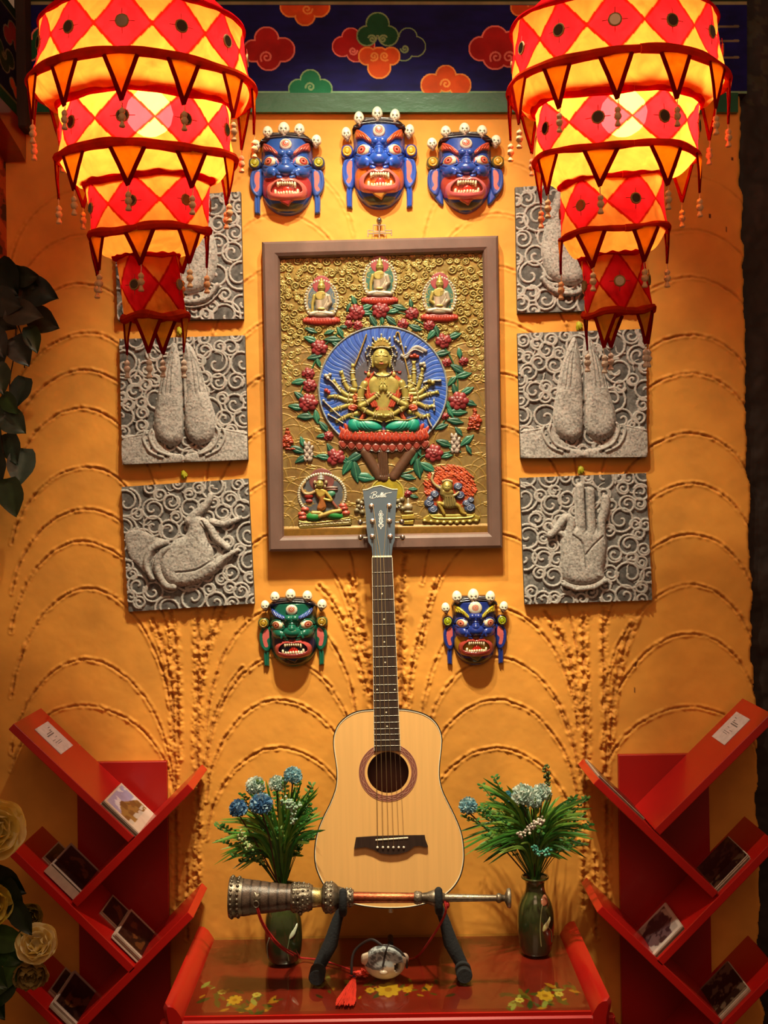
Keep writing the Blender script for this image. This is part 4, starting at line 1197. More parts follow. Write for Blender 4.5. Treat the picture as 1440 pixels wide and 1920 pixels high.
    for sg in (-1, 1):
        for k in range(12):
            y = 262 + k * 22; x = 692 + sg * (106 + 10 * math.sin(k * .8) + k * 1.0)
            r.dome(x, y, 8, 11, 10, W, z=76)
        for (x, y) in ((148, 250), (160, 290), (150, 330), (128, 320), (132, 200), (140, 380)): r.dome(692 + sg * x, y, 11, 11, 12, W, z=62)
        r.dome(692 + sg * 130, 520, 22, 30, 22, C('c8a860', .4), z=78)
    for k in range(17):
        a = math.pi * k / 16
        r.dome(706 + 84 * math.cos(a), 500 + 40 * math.sin(a), 7, 7, 8, W, z=100)
        if k % 2 == 0: r.dome(706 + 70 * math.cos(a), 506 + 62 * math.sin(a), 6, 9, 7, C('5a5236', .4), z=100)
    for sg in (-1, 1):
        for k in range(14): r.dome(708 + sg * (190 + 14 * math.sin(k * 2.1)), 620 + k * 10, 8, 8, 9, W, z=94)
    r.build('jewellery', M_RELIEF, mp, t)
    # tree trunks under the throne
    r = Rel((650, 830, 790, 905), .8, base=2)
    for a, b in (((717, 838), (720, 896)), ((684, 848), (712, 894)), ((772, 846), (738, 894))):
        r.path([a, b], 10, C('5a3a26'), z=2, k=.7); 
    r.reset()
    for k in range(5): r.groove([(711 + k * 4, 842), (713 + k * 4, 892)], .8, 1.5, C('3a2418'), .6)
    r.build('tree_trunk', M_RELIEF, mp, t)
    r = Rel((685, 890, 765, 935), .8, base=2)
    r.dome(726, 925, 33, 31, 3, C('a89420', .2), z=3, p=2, q=.2); r.path([(726 + 31 * math.cos(a_ * .2), 925 + 29 * math.sin(a_ * .2)) for a_ in range(15, 34)], 1.4, C('c8b860', .3), z=5)
    r.build('moon_disc', M_RELIEF, mp, t)
    # ---------------- small seated figures
    def small(cx, cy, kind):
        T2 = (cx, cy, .1, .1)
        def Rs(b): return Rel(b, 7.0, T2, base=14)
        s = 1
        r = Rs((-350, -520, 350, 400))
        r.dome(0, -30, 330, 400, 18, C('b0a890', .4), z=14, q=.2)
        r.dome(0, -30, 270, 340, 8, C('2e6a5c') if kind != 'L' else C('4c6474'), z=24, q=.2)
        r.dome(0, -330, 170, 170, 12, C('a0444a'), z=28, q=.2); r.reset()
        for i in range(40): 
            a = 2 * math.pi * i / 40; r.dome(310 * math.cos(a), -30 + 375 * math.sin(a), 24, 24, 16, C('c8c0a8', .4), z=28)
        r.build('aureole', M_RELIEF, mp, t)
        r = Rs((-380, 240, 380, 480))
        r.dome(0, 350, 350, 90, 60, C('a02c1e'), z=16, p=3)
        for i in range(13): r.dome(-320 + i * 53, 350 + 10 * math.sin(i * math.pi / 12), 34, 46, 30, C('b03a28'), z=52)
        r.build('lotus_base', M_RELIEF, mp, t)
        r = Rs((-260, -460, 260, 320))
        RB = C('c0b49c', .35)
        r.dome(0, 230, 250, 70, 70, RB, z=40); r.path([(-200, 230), (60, 180)], 48, RB, z=60); r.path([(200, 230), (-40, 200)], 48, RB, z=64)
        r.poly(cr2([(-120, -150), (0, -200), (130, -140), (150, 20), (110, 170), (-100, 170), (-120, 20)], 5, True), 80, RB, z=36, bev=90)
        r.poly(cr2([(-110, -150), (-10, -200), (70, -170), (60, -60), (-30, -20), (-100, -60)], 5, True), 16, G2, z=104, bev=20)
        r.path([(-130, -110), (-165, 40), (-170, 230)] if kind != 'R' else [(-130, -110), (-170, 40), (-60, 130)], 38, G2, z=70, r1=26)
        r.path([(130, -100), (165, 20), (60, 130), (0, 140)], 44, RB, z=70, r1=30)
        r.dome(0, 140, 70, 26, 24, G2, z=110)
        r.reset()
        for k in range(4): r.groove(cr2([(120 - k * 30, -120), (90 - k * 25, 0), (20, 110)], 4), 6, 12, C('6e6450', .3), .5)
        r.build('seated_figure', M_RELIEF, mp, t)
        r = Rs((-120, -470, 120, -160))
        r.dome(0, -270, 72, 92, 80, G2, z=70); r.dome(0, -350, 56, 50, 50, G, z=70); r.dome(0, -400, 26, 48, 30, G2, z=70); r.path([(0, -200), (0, -170)], 40, G2, z=50)
        r.reset()
        for sg in (-1, 1): r.groove([(sg * 14, -272), (sg * 48, -274)], 6, 14, C('3a2a0c', .2), .8)
        r.groove([(-20, -226), (20, -226)], 5, 12, C('6a2a14', .1), .7)
        r.build('head', M_RELIEF, mp, t)
    small(712, 529, 'C'); small(603, 567, 'L'); small(824, 561, 'R')
    # ---------------- lower left: seated goddess; drawn 10.29 per pixel
    T3 = (540, 850, 1 / 10.29, 1 / 10.29)
    def R3(b, st=7.0): return Rel(b, st, T3, base=16)
    r = R3((140, 270, 1220, 1300))
    r.dome(660, 780, 480, 440, 14, C('a08a5c', .3), z=14, q=.2); r.dome(650, 780, 410, 400, 10, C('55585e'), z=24, q=.2)
    r.dome(650, 520, 240, 230, 12, C('7c4440'), z=32, q=.2); r.reset()
    for i in range(42):
        a = math.pi * (.78 + 1.44 * i / 41); r.dome(660 + 450 * math.cos(a), 800 + 400 * math.sin(a), 32, 32, 26, C('c8bca0', .4), z=30)
    r.build('aureole', M_RELIEF, mp, t)
    r = R3((180, 1180, 1250, 1500))
    r.poly(cr2([(220, 1300), (340, 1290), (800, 1310), (1180, 1230), (1230, 1300), (1180, 1400), (700, 1440), (260, 1480), (200, 1400)], 4, True), 50, C('8a7434', .4), z=14, bev=40)
    rs2 = random.Random(2)
    for i in range(34):
        for j in range(3): r.dome(230 + i * 29 + j * 8, 1350 + j * 42 - i * 2.0 + rs2.uniform(-8, 8), 20, 20, 22, C('d8c89c', .4) if j < 2 else C('a08c58', .4), z=58 - j * 8)
    r.path(cr2([(220, 1310), (420, 1340), (800, 1310), (1180, 1240)], 6), 16, C('c0b060', .4), z=66)
    r.build('pedestal', M_RELIEF, mp, t)
    r = R3((200, 280, 1200, 1330))
    r.dome(505, 1220, 150, 90, 80, C('2c8a3c'), z=50); r.dome(890, 1190, 180, 90, 80, C('2c8a3c'), z=50, a=10)
    r.path([(620, 1210), (860, 1130), (1000, 1110)], 44, C('b89a50', .3), z=90); r.path([(480, 1150), (620, 1150), (700, 1200)], 40, C('b89a50', .3), z=80)
    r.poly(cr2([(520, 700), (640, 690), (740, 740), (720, 900), (740, 1050), (640, 1120), (560, 1060), (600, 920), (540, 820)], 5, True), 76, C('b06a34', .25), z=44, bev=60)
    r.poly(cr2([(530, 700), (640, 680), (740, 730), (700, 820), (600, 850)], 5, True), 20, C('c8a84c', .4), z=104, bev=30)
    r.path(cr2([(520, 740), (420, 780), (320, 770), (270, 660), (330, 560)], 5), 34, C('c8a878', .35), z=60, r1=22)
    r.path(cr2([(720, 740), (840, 900), (700, 880), (620, 820)], 5), 32, C('c8a84c', .4), z=90, r1=22)
    r.dome(400, 820, 90, 60, 40, C('a02c24'), z=46); r.dome(410, 920, 70, 40, 30, C('a03a30'), z=40); r.dome(820, 790, 100, 66, 44, C('3c7a5c'), z=56, a=-15)
    for (x, y) in ((270, 1170), (330, 1080), (1080, 1060), (1120, 1150), (1060, 1010), (290, 1240)): r.dome(x, y, 80, 50, 34, C('b04434'), z=40); r.dome(x, y, 40, 24, 12, C('c8604c'), z=70)
    r.dome(850, 660, 120, 26, 30, C('9a8074', .2), z=50); r.dome(860, 700, 110, 18, 24, C('9a5c50'), z=50); r.path([(860, 940), (940, 1040)], 26, C('8a4a3a'), z=60)
    r.build('seated_figure', M_RELIEF, mp, t)
    r = R3((470, 370, 800, 710))
    r.dome(620, 600, 72, 92, 80, G2, z=90); r.dome(636, 480, 66, 60, 60, C('c8bca4', .4), z=80)
    for k in range(4): r.dome(640, 500 - k * 34, 66 - k * 10, 18, 30, C('d0c8b4', .4), z=120)
    for sg in (-1, 1): r.dome(630 + sg * 110, 560, 30, 40, 30, C('c0ac84', .4), z=80); r.dome(630 + sg * 90, 640, 22, 36, 26, C('c0ac84', .4), z=80)
    r.reset(); r.groove([(580, 595), (606, 597)], 6, 12, C('3a2a0c', .2), .8); r.groove([(636, 597), (662, 595)], 6, 12, C('3a2a0c', .2), .8); r.groove([(600, 645), (640, 645)], 5, 12, C('6a2a14'), .7)
    r.build('head', M_RELIEF, mp, t)
    # ---------------- lower right: striding protector in flames; 9.6 per pixel
    T3b = (770, 850, 1 / 9.6, 1 / 9.6)
    def R4(b): return Rel(b, 7.0, T3b, base=16)
    r = R4((210, 190, 1220, 1100))
    r.dome(700, 620, 480, 430, 16, C('a83c1e'), z=14, q=.25)
    rs3 = random.Random(8)
    for k in range(230):
        a = rs3.uniform(math.pi * .9, math.pi * 2.15); q = rs3.uniform(.5, 1.0)
        x, y = 700 + 470 * q * math.cos(a), 620 + 415 * q * math.sin(a)
        r.path(cr2([(x + 30, y + 24), (x, y + 6), (x - 12, y - 16), (x - 34, y - 14)], 3), 14, C(rs3.choice(['c04c26', 'b8441f', 'cc5c30'])), z=30 + rs3.uniform(0, 8), r1=4)
    for (x, y, q) in ((330, 900, 90), (400, 1010, 90), (430, 740, 80), (350, 820, 60), (1060, 980, 100), (1000, 900, 70), (850, 600, 80), (880, 760, 90), (1080, 840, 60), (500, 620, 60)):
        r.dome(x, y, q, q * .9, 30, C('3c4a6c'), z=44); r.path([(x + q * .7 * (1 - i / 16) * math.cos(i * .6), y + q * .6 * (1 - i / 16) * math.sin(i * .6)) for i in range(15)], 9, C('7c86a0'), z=70)
    r.build('flame_aureole', M_RELIEF, mp, t)
    r = R4((180, 1050, 1290, 1330))
    r.poly(cr2([(230, 1150), (360, 1090), (700, 1090), (1120, 1090), (1250, 1160), (1180, 1230), (800, 1250), (340, 1260), (210, 1200)], 4, True), 46, C('a08a34', .4), z=16, bev=30)
    for i in range(9): r.dome(250 + i * 116, 1215 + 30 * math.sin(math.pi * i / 8), 44, 34, 40, C('b8a458', .4), z=40)
    r.path(cr2([(340, 1100), (420, 1160), (700, 1170), (1080, 1150), (1140, 1090)], 6), 12, C('c8b858', .4), z=64)
    r.build('pedestal', M_RELIEF, mp, t)
    r = R4((300, 330, 1000, 1180))
    BODY = C('b89c44', .4)
    r.poly(cr2([(540, 560), (640, 700), (740, 700), (830, 900), (820, 980), (640, 1000), (560, 940), (580, 820), (520, 740)], 5, True), 74, C('8c7a44', .35), z=50, bev=60)
    r.path(cr2([(600, 930), (500, 900), (560, 1010), (600, 1090)], 5), 42, BODY, z=70, r1=28); r.path(cr2([(800, 920), (870, 960), (930, 1070), (1060, 1100)], 5), 44, BODY, z=70, r1=22)
    r.path(cr2([(540, 640), (440, 570), (380, 480), (400, 380)], 5), 34, C('b8a878', .35), z=66, r1=20)
    r.path(cr2([(680, 740), (780, 760), (860, 700)], 5), 32, C('b0a070', .35), z=80, r1=20)
    for k in range(4): r.path([(400, 400), (370 + k * 18, 350)], 8, C('c8b888', .35), z=70)
    r.dome(660, 700, 110, 60, 30, C('a8904a', .4), z=104)
    r.reset()
    for k in range(5): r.groove([(590 + k * 45, 800), (610 + k * 45, 960)], 6, 14, C('4a3c1c'), .6)
    r.build('striding_figure', M_RELIEF, mp, t)
    r = R4((540, 440, 790, 710))
    r.dome(655, 590, 100, 110, 60, C('a8903c', .4), z=90); r.dome(650, 610, 72, 86, 60, G2, z=110)
    for k in range(7): r.dome(570 + k * 28, 510 - 26 * math.sin(math.pi * k / 6), 16, 26, 30, C('c0b080', .4), z=110)
    r.reset(); r.groove([(610, 600), (636, 604)], 6, 12, C('3a2a0c', .2), .8); r.groove([(664, 604), (690, 600)], 6, 12, C('3a2a0c', .2), .8)
    r.build('head', M_RELIEF, mp, t)
    # ---------------- peonies, leaves
    T4 = (480, 400, 1 / 2.909, 1 / 2.909)
    fl = [(550, 540, 42), (680, 530, 44), (555, 612, 26), (505, 605, 22), (850, 548, 34), (802, 604, 28), (945, 612, 30), (345, 735, 42), (1022, 697, 40), (285, 875, 32), (292, 940, 36), (285, 1035, 48), (1105, 1025, 50), (1040, 815, 24), (1132, 808, 24), (435, 1330, 46), (970, 1310, 46), (395, 1215, 26), (1030, 1108, 20), (1195, 1130, 34), (170, 1238, 30), (828, 1530, 20), (510, 570, 18)]
    for i, (x, y, q) in enumerate(fl):
        r = Rel((x - q - 8, y - q - 8, x + q + 8, y + q + 8), 2.4, T4, base=8)
        rr = random.Random(i); RD = [C('8e2a30'), C('762024'), C('9c3a3c')]; q = q * 1.12
        if y > 1100 and (x > 1150 or x < 200): RD = [C('a83a1c'), C('8a2c14'), C('b8502a')]
        for k in range(7):
            a = 2 * math.pi * k / 7 + rr.uniform(-.2, .2); r.dome(x + q * .58 * math.cos(a), y + q * .52 * math.sin(a), q * .46, q * .38, q * .26, RD[k % 3], z=10, a=math.degrees(a))
        for k in range(5):
            a = 2 * math.pi * k / 5 + .5; r.dome(x + q * .28 * math.cos(a), y + q * .25 * math.sin(a), q * .32, q * .28, q * .26, RD[(k + 1) % 3], z=15)
        r.dome(x, y, q * .22, q * .2, q * .22, RD[1], z=20)
        r.build('peony_flower', M_RELIEF, mp, t)
    lv = [(535, 480, 70, 28), (505, 515, 110, 24), (600, 515, -20, 34), (640, 590, 60, 34), (600, 545, 10, 30), (780, 515, 15, 36), (750, 535, -10, 30), (735, 585, 40, 34), (690, 585, 90, 22), (845, 495, 80, 24), (960, 660, -50, 34), (870, 625, 20, 34),
          (460, 650, 60, 30), (420, 690, 0, 40), (300, 690, 20, 36), (320, 785, -10, 36), (340, 815, 70, 26), (440, 720, 30, 30), (235, 920, -10, 36), (240, 1000, 40, 34), (220, 1058, 10, 38), (270, 1110, 0, 40), (330, 1110, 80, 34), (370, 1165, 50, 34),
          (1080, 670, -20, 36), (1015, 765, -10, 38), (1110, 765, 80, 28), (1100, 850, 30, 40), (1130, 885, -15, 40), (1085, 965, 70, 34), (1150, 970, -30, 36), (1165, 1035, 20, 34), (1100, 1085, 0, 44), (1085, 1135, 10, 40), (1060, 1085, 60, 30), (1010, 1165, -20, 34), (1070, 915, -50, 32),
          (225, 1290, 20, 40), (255, 1250, 70, 30), (250, 1340, -30, 36), (370, 1330, 10, 36), (405, 1285, 60, 30), (360, 1215, -10, 26), (540, 1330, -30, 46), (500, 1380, -60, 46), (545, 1410, 80, 52), (590, 1440, 10, 50), (880, 1290, 60, 36), (860, 1330, -70, 40), (885, 1390, 80, 50), (935, 1385, 30, 44), (830, 1440, 10, 36), (1040, 1325, -10, 30),
          (1025, 1255, 20, 40), (1150, 1240, -40, 40), (1105, 1190, 50, 28), (1085, 1290, 20, 30), (860, 1545, 10, 22), (855, 1505, 0, 22), (1160, 1290, 60, 26), (475, 1345, 40, 30), (985, 640, 70, 30), (1050, 1050, 60, 30), (300, 640, 20, 30), (400, 650, -20, 26), (480, 620, 0, 22)]
    for i, (x, y, a, L) in enumerate(lv):
        L = L * 1.28
        r = Rel((x - L, y - L, x + L, y + L), 2.4, T4, base=8)
        ca, sa = math.cos(rad(a)), math.sin(rad(a))
        sh = [(-L * .95, 0), (-L * .4, -L * .34), (L * .25, -L * .42), (L * .6, -L * .2), (L * .98, 0), (L * .5, L * .3), (0, L * .44), (-L * .5, L * .28)]
        pts = cr2([(x + u * ca - v * sa, y + u * sa + v * ca) for u, v in sh], 4, True)
        c_ = [C('1a6048'), C('124c3a'), C('287058'), C('1c5244')][i % 4]
        r.poly(pts, 9, c_, z=8, bev=L * .3); r.reset()
        r.groove([(x - L * .8 * ca, y - L * .8 * sa), (x + L * .8 * ca, y + L * .8 * sa)], 2, 3, C('5a9a70'), .7)
        r.build('carved_leaf', M_RELIEF, mp, t)
    # stems joining the blossoms
    r = Rel((180, 470, 1240, 1460), 2.6, T4, base=6)
    for pts in ([(680, 620), (670, 560), (600, 530), (540, 560)], [(670, 560), (760, 540), (850, 570), (960, 640), (1020, 720), (1080, 830), (1100, 960), (1060, 1080), (1000, 1170)],
                [(520, 570), (460, 640), (360, 740), (300, 860), (240, 1000), (290, 1090), (380, 1180)], [(700, 1430), (560, 1440), (500, 1340), (430, 1330)], [(740, 1430), (860, 1400), (900, 1330), (970, 1310)], [(430, 1330), (330, 1330), (280, 1300)], [(970, 1310), (1060, 1300), (1090, 1250)]):
        r.path(cr2(pts, 8), 4.5, C('2a6a44'), z=8)
    r.build('stems', M_RELIEF, mp, t)
    for (x, y) in ((285, 1300), (1085, 1255)):
        r = Rel((x - 50, y - 70, x + 50, y + 70), 2.4, T4, base=8)
        for k in range(14):
            u, v = ((k % 3) - 1) * 16 + (k % 2) * 4, 40 - (k // 3) * 20
            r.dome(x + u, y + v, 9, 17, 12, C('b8a89c', .15), z=12 + k * .6, a=u)
        r.build('white_blossom', M_RELIEF, mp, t)
    for (x, y, s_) in ((1190, 1120, 1), (172, 1235, -1)):
        r = Rel((x - 50, y - 70, x + 50, y + 80), 2.4, T4, base=8)
        rr = random.Random(x)
        for k in range(40):
            h_ = rr.uniform(0, 1); r.dome(x + rr.uniform(-1, 1) * 42 * h_, y - 60 + 120 * h_, 10, 7, 8, C(rr.choice(['a83c1e', '8e2c16', 'b85030'])), z=9 + 5 * rr.random())
        r.build('red_tree', M_RELIEF, mp, t)
    # offerings beside the head of the guitar
    r = Rel((540, 1480, 880, 1720), 2.2, T4, base=8)
    r.dome(830, 1600, 24, 20, 18, C('c0b090', .3), z=10); r.path([(830, 1560), (830, 1590)], 8, C('c0b090', .3), z=12); r.dome(832, 1628, 26, 8, 10, C('b8a878', .4), z=10)
    r.poly([(790, 1645), (862, 1640), (866, 1668), (792, 1672)], 10, C('b8983c', .4), z=10, bev=4); r.poly([(794, 1676), (862, 1672), (860, 1700), (796, 1700)], 10, C('a8882c', .4), z=10, bev=6)
    for k, (x, y) in enumerate(((775, 1570), (795, 1560), (785, 1590), (800, 1610), (760, 1600))):
        r.dome(x, y, 16, 14, 14, C('8a7c5c', .3), z=10)
    r.build('offerings', M_RELIEF, mp, t)
    r = Rel((530, 1540, 620, 1660), 2.2, T4, base=8)
    for (x, y) in ((560, 1600), (575, 1580), (550, 1620), (580, 1630), (590, 1560), (560, 1570)): r.dome(x, y, 16, 14, 14, C('8a7c5c', .3), z=10)
    r.build('offerings', M_RELIEF, mp, t)
big_picture()
# silver hanger above the frame
m = MB(C('b8aa98', .9))
def hw(x, y, Y=-0.02): return P(x, y, Y)
t = thing('picture_hanger', 'small silvery metal hanger with openwork links above the framed relief', 'hook', P(712, 444, -0.02))
for pts in ([(711, 446), (711, 412)], [(690, 444), (690, 432), (700, 432), (700, 422), (711, 422)], [(734, 442), (734, 432), (722, 432), (722, 422), (711, 422)], [(700, 444), (700, 434), (722, 434), (722, 443)], [(690, 438), (734, 437)]):
    m.tube([hw(x, y) for x, y in pts], .0018, 6)
m.build('bracket', M_RELIEF, t)
m = MB(C('8c8c94', .9)); m.ball(hw(711, 414, -.016), (.007, .016, .007), 14, 10); m.build('screw', M_RELIEF, t)
# ================================================================ fabric lanterns
def cloth_material(name, see, trans):
    m, nt, b = newmat(name)
    at = nd(nt, 'ShaderNodeAttribute', attribute_name='Col')
    tc = nd(nt, 'ShaderNodeTexCoord'); n = nd(nt, 'ShaderNodeTexNoise', Scale=22.0, Detail=6.0, Distortion=1.2)
    nt.links.new(tc.outputs['Object'], n.inputs['Vector'])
    mr = nd(nt, 'ShaderNodeMapRange'); mr.inputs['From Min'].default_value = .25; mr.inputs['From Max'].default_value = .75; mr.inputs['To Min'].default_value = .66; mr.inputs['To Max'].default_value = 1.18
    nt.links.new(n.outputs['Fac'], mr.inputs[0])
    vm = nd(nt, 'ShaderNodeVectorMath', operation='SCALE'); nt.links.new(at.outputs['Color'], vm.inputs[0]); nt.links.new(mr.outputs[0], vm.inputs['Scale'])
    w1 = nd(nt, 'ShaderNodeTexWave', Scale=260.0); w1.bands_direction = 'Z'
    nt.links.new(tc.outputs['Object'], w1.inputs['Vector'])
    bu = nd(nt, 'ShaderNodeBump', Strength=.7, Distance=.008); n3 = nd(nt, 'ShaderNodeTexNoise', Scale=16.0, Detail=3.0)
    nt.links.new(tc.outputs['Object'], n3.inputs['Vector']); nt.links.new(n3.outputs['Fac'], bu.inputs['Height'])
    d = nd(nt, 'ShaderNodeBsdfDiffuse'); t = nd(nt, 'ShaderNodeBsdfTranslucent'); tr = nd(nt, 'ShaderNodeBsdfTransparent')
    for s in (d, t): nt.links.new(vm.outputs[0], s.inputs['Color']); nt.links.new(bu.outputs[0], s.inputs['Normal'])
    nt.links.new(at.outputs['Color'], tr.inputs['Color'])
    m1 = nd(nt, 'ShaderNodeMixShader'); m1.inputs[0].default_value = trans; nt.links.new(d.outputs[0], m1.inputs[1]); nt.links.new(t.outputs[0], m1.inputs[2])
    m2 = nd(nt, 'ShaderNodeMixShader'); m2.inputs[0].default_value = see; nt.links.new(m1.outputs[0], m2.inputs[1]); nt.links.new(tr.outputs[0], m2.inputs[2])
    out = [x for x in nt.nodes if x.type == 'OUTPUT_MATERIAL'][0]
    nt.links.new(m2.outputs[0], out.inputs['Surface']); nt.nodes.remove(b)
    return m
M_CLOTH = cloth_material('sheer_cotton', 0.17, 0.74)
M_PIPING = cloth_material('cotton_piping', 0.0, 0.45)
mB, ntB, bB = newmat('lit_bulb')
bB.inputs['Base Color'].default_value = (1, 1, 1, 1)
bB.inputs['Emission Color'].default_value = (1, .80, .55, 1); bB.inputs['Emission Strength'].default_value = BULB
YEL, RED_, SEAM, DKR = C('ee9636'), C('dc2026'), C('b01408'), C('8c0c0a')
LD = 2.14                      # distance of the lantern axis from the lens
LK = LD / FOC                  # metres per pixel there
def lantern(label, tiers, Y=-DIST + LD, seed=0):
    rs = random.Random(seed)
    axis = lambda cx, y: P(cx, y, Y)
    top = axis(tiers[0]['cx'], -60)
    t = thing('fabric_lantern', label, 'lantern', (top.x, top.y, top.z), 'tiered red and yellow cloth lanterns')
    def ring_pt(a, R, c, tilt, ro=0.0):
        """a=0 faces the lens"""
        x, y = math.sin(a) * R, -math.cos(a) * R
        return Vector((c.x + x, c.y + y, c.z + y * math.tan(tilt) + ro * 1.0 * x))
    for k, T in enumerate(tiers):
        N = T['n']; tl = rad(T['tilt']); ph = T['ph']; ro = T.get('ro', 0)
        c0, c1 = axis(T['cx'] + T.get('dx0', 0), T['y0']), axis(T['cx'], T['y1'])
        R0, R1 = T['r0'] * LK, T['r1'] * LK
        nc, nr = N * 64, 56
        vs, cs, fs = [], [], []
        wob = [rs.uniform(0, 6.28) for _ in range(4)]
        for j in range(nr + 1):
            v = j / nr
            for i in range(nc):
                a = 2 * math.pi * i / nc
                f = (i / 64.0 - ph) % 1.0; u = abs(f - .5) * 2   # 1 at diamond corner, 0 centre
                uu = abs(f - .5) * 2; vv = abs(v - .5) * 2
                R = R0 + (R1 - R0) * v
                # cloth is drawn straight between ribs, with soft creases
                R *= 1 + .010 * math.sin(3 * a + wob[0] + v * 3) + .007 * math.sin(9 * a + wob[1] + v * 6) + .004 * math.sin(23 * a + wob[2] - v * 9) - .022 * math.sin(math.pi * v)
                c = c0.lerp(c1, v)
                p = ring_pt(a, R, c, tl * 1.0, ro)
                vs.append(p)
                d = uu + vv * .98
                if abs(d - 1) < .06: q = SEAM
                elif d < 1: q = RED_
                else: q = YEL
                cs.append(q)
        for j in range(nr):
            for i in range(nc):
                i2 = (i + 1) % nc; fs.append([j * nc + i, j * nc + i2, (j + 1) * nc + i2, (j + 1) * nc + i])
        m = MB(); m.add(vs, fs, cs); m.build('cloth_band', M_CLOTH, t)
        # piping
        for (c, R, r_, cc, nm) in ((c0, R0, T.get('pr0', 7) * LK, C('c8141a'), 'upper_piping'), (c1, R1, T.get('pr1', 8) * LK, C('c03414'), 'rim_hoop')):
            m = MB(); pts = []
            for i in range(97):
                a = 2 * math.pi * i / 96
                q = ring_pt(a, R * (1 + .01 * math.sin(3 * a + wob[0] + (0 if c is c0 else 3)) + .003 * math.sin(7 * a + wob[1])), c, tl, ro); q.z += .003 * math.sin(4 * a + wob[3])
                pts.append(q)
            m.tube(pts, [r_ * (1 + .14 * math.sin(i * .31 + wob[1]) + .08 * math.sin(i * .83)) for i in range(97)], 8, cc, cap=False, flat=1.0)
            m.build(nm, M_PIPING, t)
        # funnel of plain yellow cloth to the next tier
        if k + 1 < len(tiers):
            N2 = tiers[k + 1]; cN = axis(N2['cx'] + N2.get('dx0', 0), N2['y0']); RN = N2['r0'] * LK
            m = MB(); vs, fs, cs = [], [], []; nc = 144; tl2 = rad(N2['tilt']); ro2 = N2.get('ro', 0)
            for j in range(9):
                v = j / 8
                for i in range(nc):
                    a = 2 * math.pi * i / nc
                    R = R1 * .985 + (RN * .99 - R1 * .985) * v
                    R *= 1 + .012 * math.sin(11 * a + wob[2]) * math.sin(math.pi * v)
                    c = c1.lerp(cN, v)
                    p = ring_pt(a, R, c, tl + (tl2 - tl) * v, ro + (ro2 - ro) * v); p.z -= .012 * math.sin(math.pi * v) + .003 * math.sin(17 * a + wob[1]) * math.sin(math.pi * v)
                    vs.append(p); cs.append(YEL)
            for j in range(8):
                for i in range(nc):
                    i2 = (i + 1) % nc; fs.append([j * nc + i, j * nc + i2, (j + 1) * nc + i2, (j + 1) * nc + i])
            m.add(vs, fs, cs); m.build('cloth_underside', M_CLOTH, t)
        # mirrors with stitched rays
        for i in range(N):
            a = 2 * math.pi * (i + .5 + ph) / N
            c = c0.lerp(c1, .5); R = (R0 + R1) / 2 * .985
            p = ring_pt(a, R + .001, c, tl, ro); n = Vector((math.sin(a), -math.cos(a), 0)); s_ = Vector((math.cos(a), math.sin(a), 0)); u_ = Vector((0, 0, 1))
            rr = (10.5 if k < 2 else 9) * LK
            m = MB(C('8a6a2c')); 
            ringp = [p + n * .002 + s_ * (rr * math.cos(q * math.pi / 8)) + u_ * (rr * math.sin(q * math.pi / 8)) for q in range(17)]
            m.tube(ringp, .0018, 6, cap=False)
            for q in range(8):
                w_ = q * math.pi / 4; e = 1.25 if q % 2 else 2.1
                m.tube([p + n * .002 + s_ * (rr * math.cos(w_)) + u_ * (rr * math.sin(w_)), p + n * .001 + s_ * (rr * e * math.cos(w_)) + u_ * (rr * e * math.sin(w_))], .0007, 4, C('8c1a10'))
            em = m.build('embroidery', M_MATT, t)
            m = MB(C('3a2618', .0)); m.prism([p + n * .0035 + s_ * (rr * .9 * math.cos(q * math.pi / 8)) + u_ * (rr * .9 * math.sin(q * math.pi / 8)) for q in range(16)], -n * .002)
            m.build('mirror_disc', M_MIRR, em, smooth=False)
        # pennants with tassels
        ph2 = T.get('pp', ph)
        for i in range(N):
            a = 2 * math.pi * (i + .5 + ph2) / N
            half = math.pi / N * .52
            L = T['pl'] * LK
            sw = rs.uniform(-.05, .05)
            A, B = ring_pt(a - half, R1 * 1.02, c1, tl, ro), ring_pt(a + half, R1 * 1.02, c1, tl, ro)
            mid = (A + B) / 2; out = Vector((math.sin(a), -math.cos(a), 0)); mid_o = ring_pt(a, R1 * 1.02, c1, tl, ro)
            tip = mid_o + Vector((sw * L, 0, -L)) - out * .004
            for q in (A, B, mid_o): q.z -= T.get('pr1', 8) * LK * .6
            m = MB(YEL); g = 6; vs, fs, cs = [], [], []
            for r_ in range(g + 1):
                v = r_ / g
                for s2 in range(g + 1):
                    u = s2 / g
                    tp = A.lerp(mid_o, u * 2) if u < .5 else mid_o.lerp(B, (u - .5) * 2)
                    vs.append(tp.lerp(tip, v) + out * .003 * math.sin(u * 3.14) * (1 - v)); cs.append(C('dc9a2c'))
            for r_ in range(g):
                for s2 in range(g): fs.append([r_ * (g + 1) + s2, r_ * (g + 1) + s2 + 1, (r_ + 1) * (g + 1) + s2 + 1, (r_ + 1) * (g + 1) + s2])
            m.add(vs, fs, cs); pn = m.build('pennant', M_CLOTH, t)
            m = MB(DKR); bw = .0042 if k < 3 else .0036
            m.tube([A, A.lerp(tip, .5) + out * .001, tip + Vector((0, 0, -.004))], [bw, bw, bw * 1.1], 6, flat=.5, up=out)
            m.tube([B, B.lerp(tip, .5) + out * .001, tip], bw, 6, flat=.5, up=out)
            m.build('pennant_border', M_PIPING, pn)
            # tassel: string, beads, tuft
            TC = C('d0a070') if k < 3 else C('cdb8a4')
            m = MB(TC); z0 = tip.z; x0, y0 = tip.x, tip.y
            sl = rs.uniform(.012, .02)
            m.tube([(x0, y0, z0), (x0 + rs.uniform(-.002, .002), y0, z0 - sl * .5), (x0, y0, z0 - sl)], .0008, 5)
            z = z0 - sl
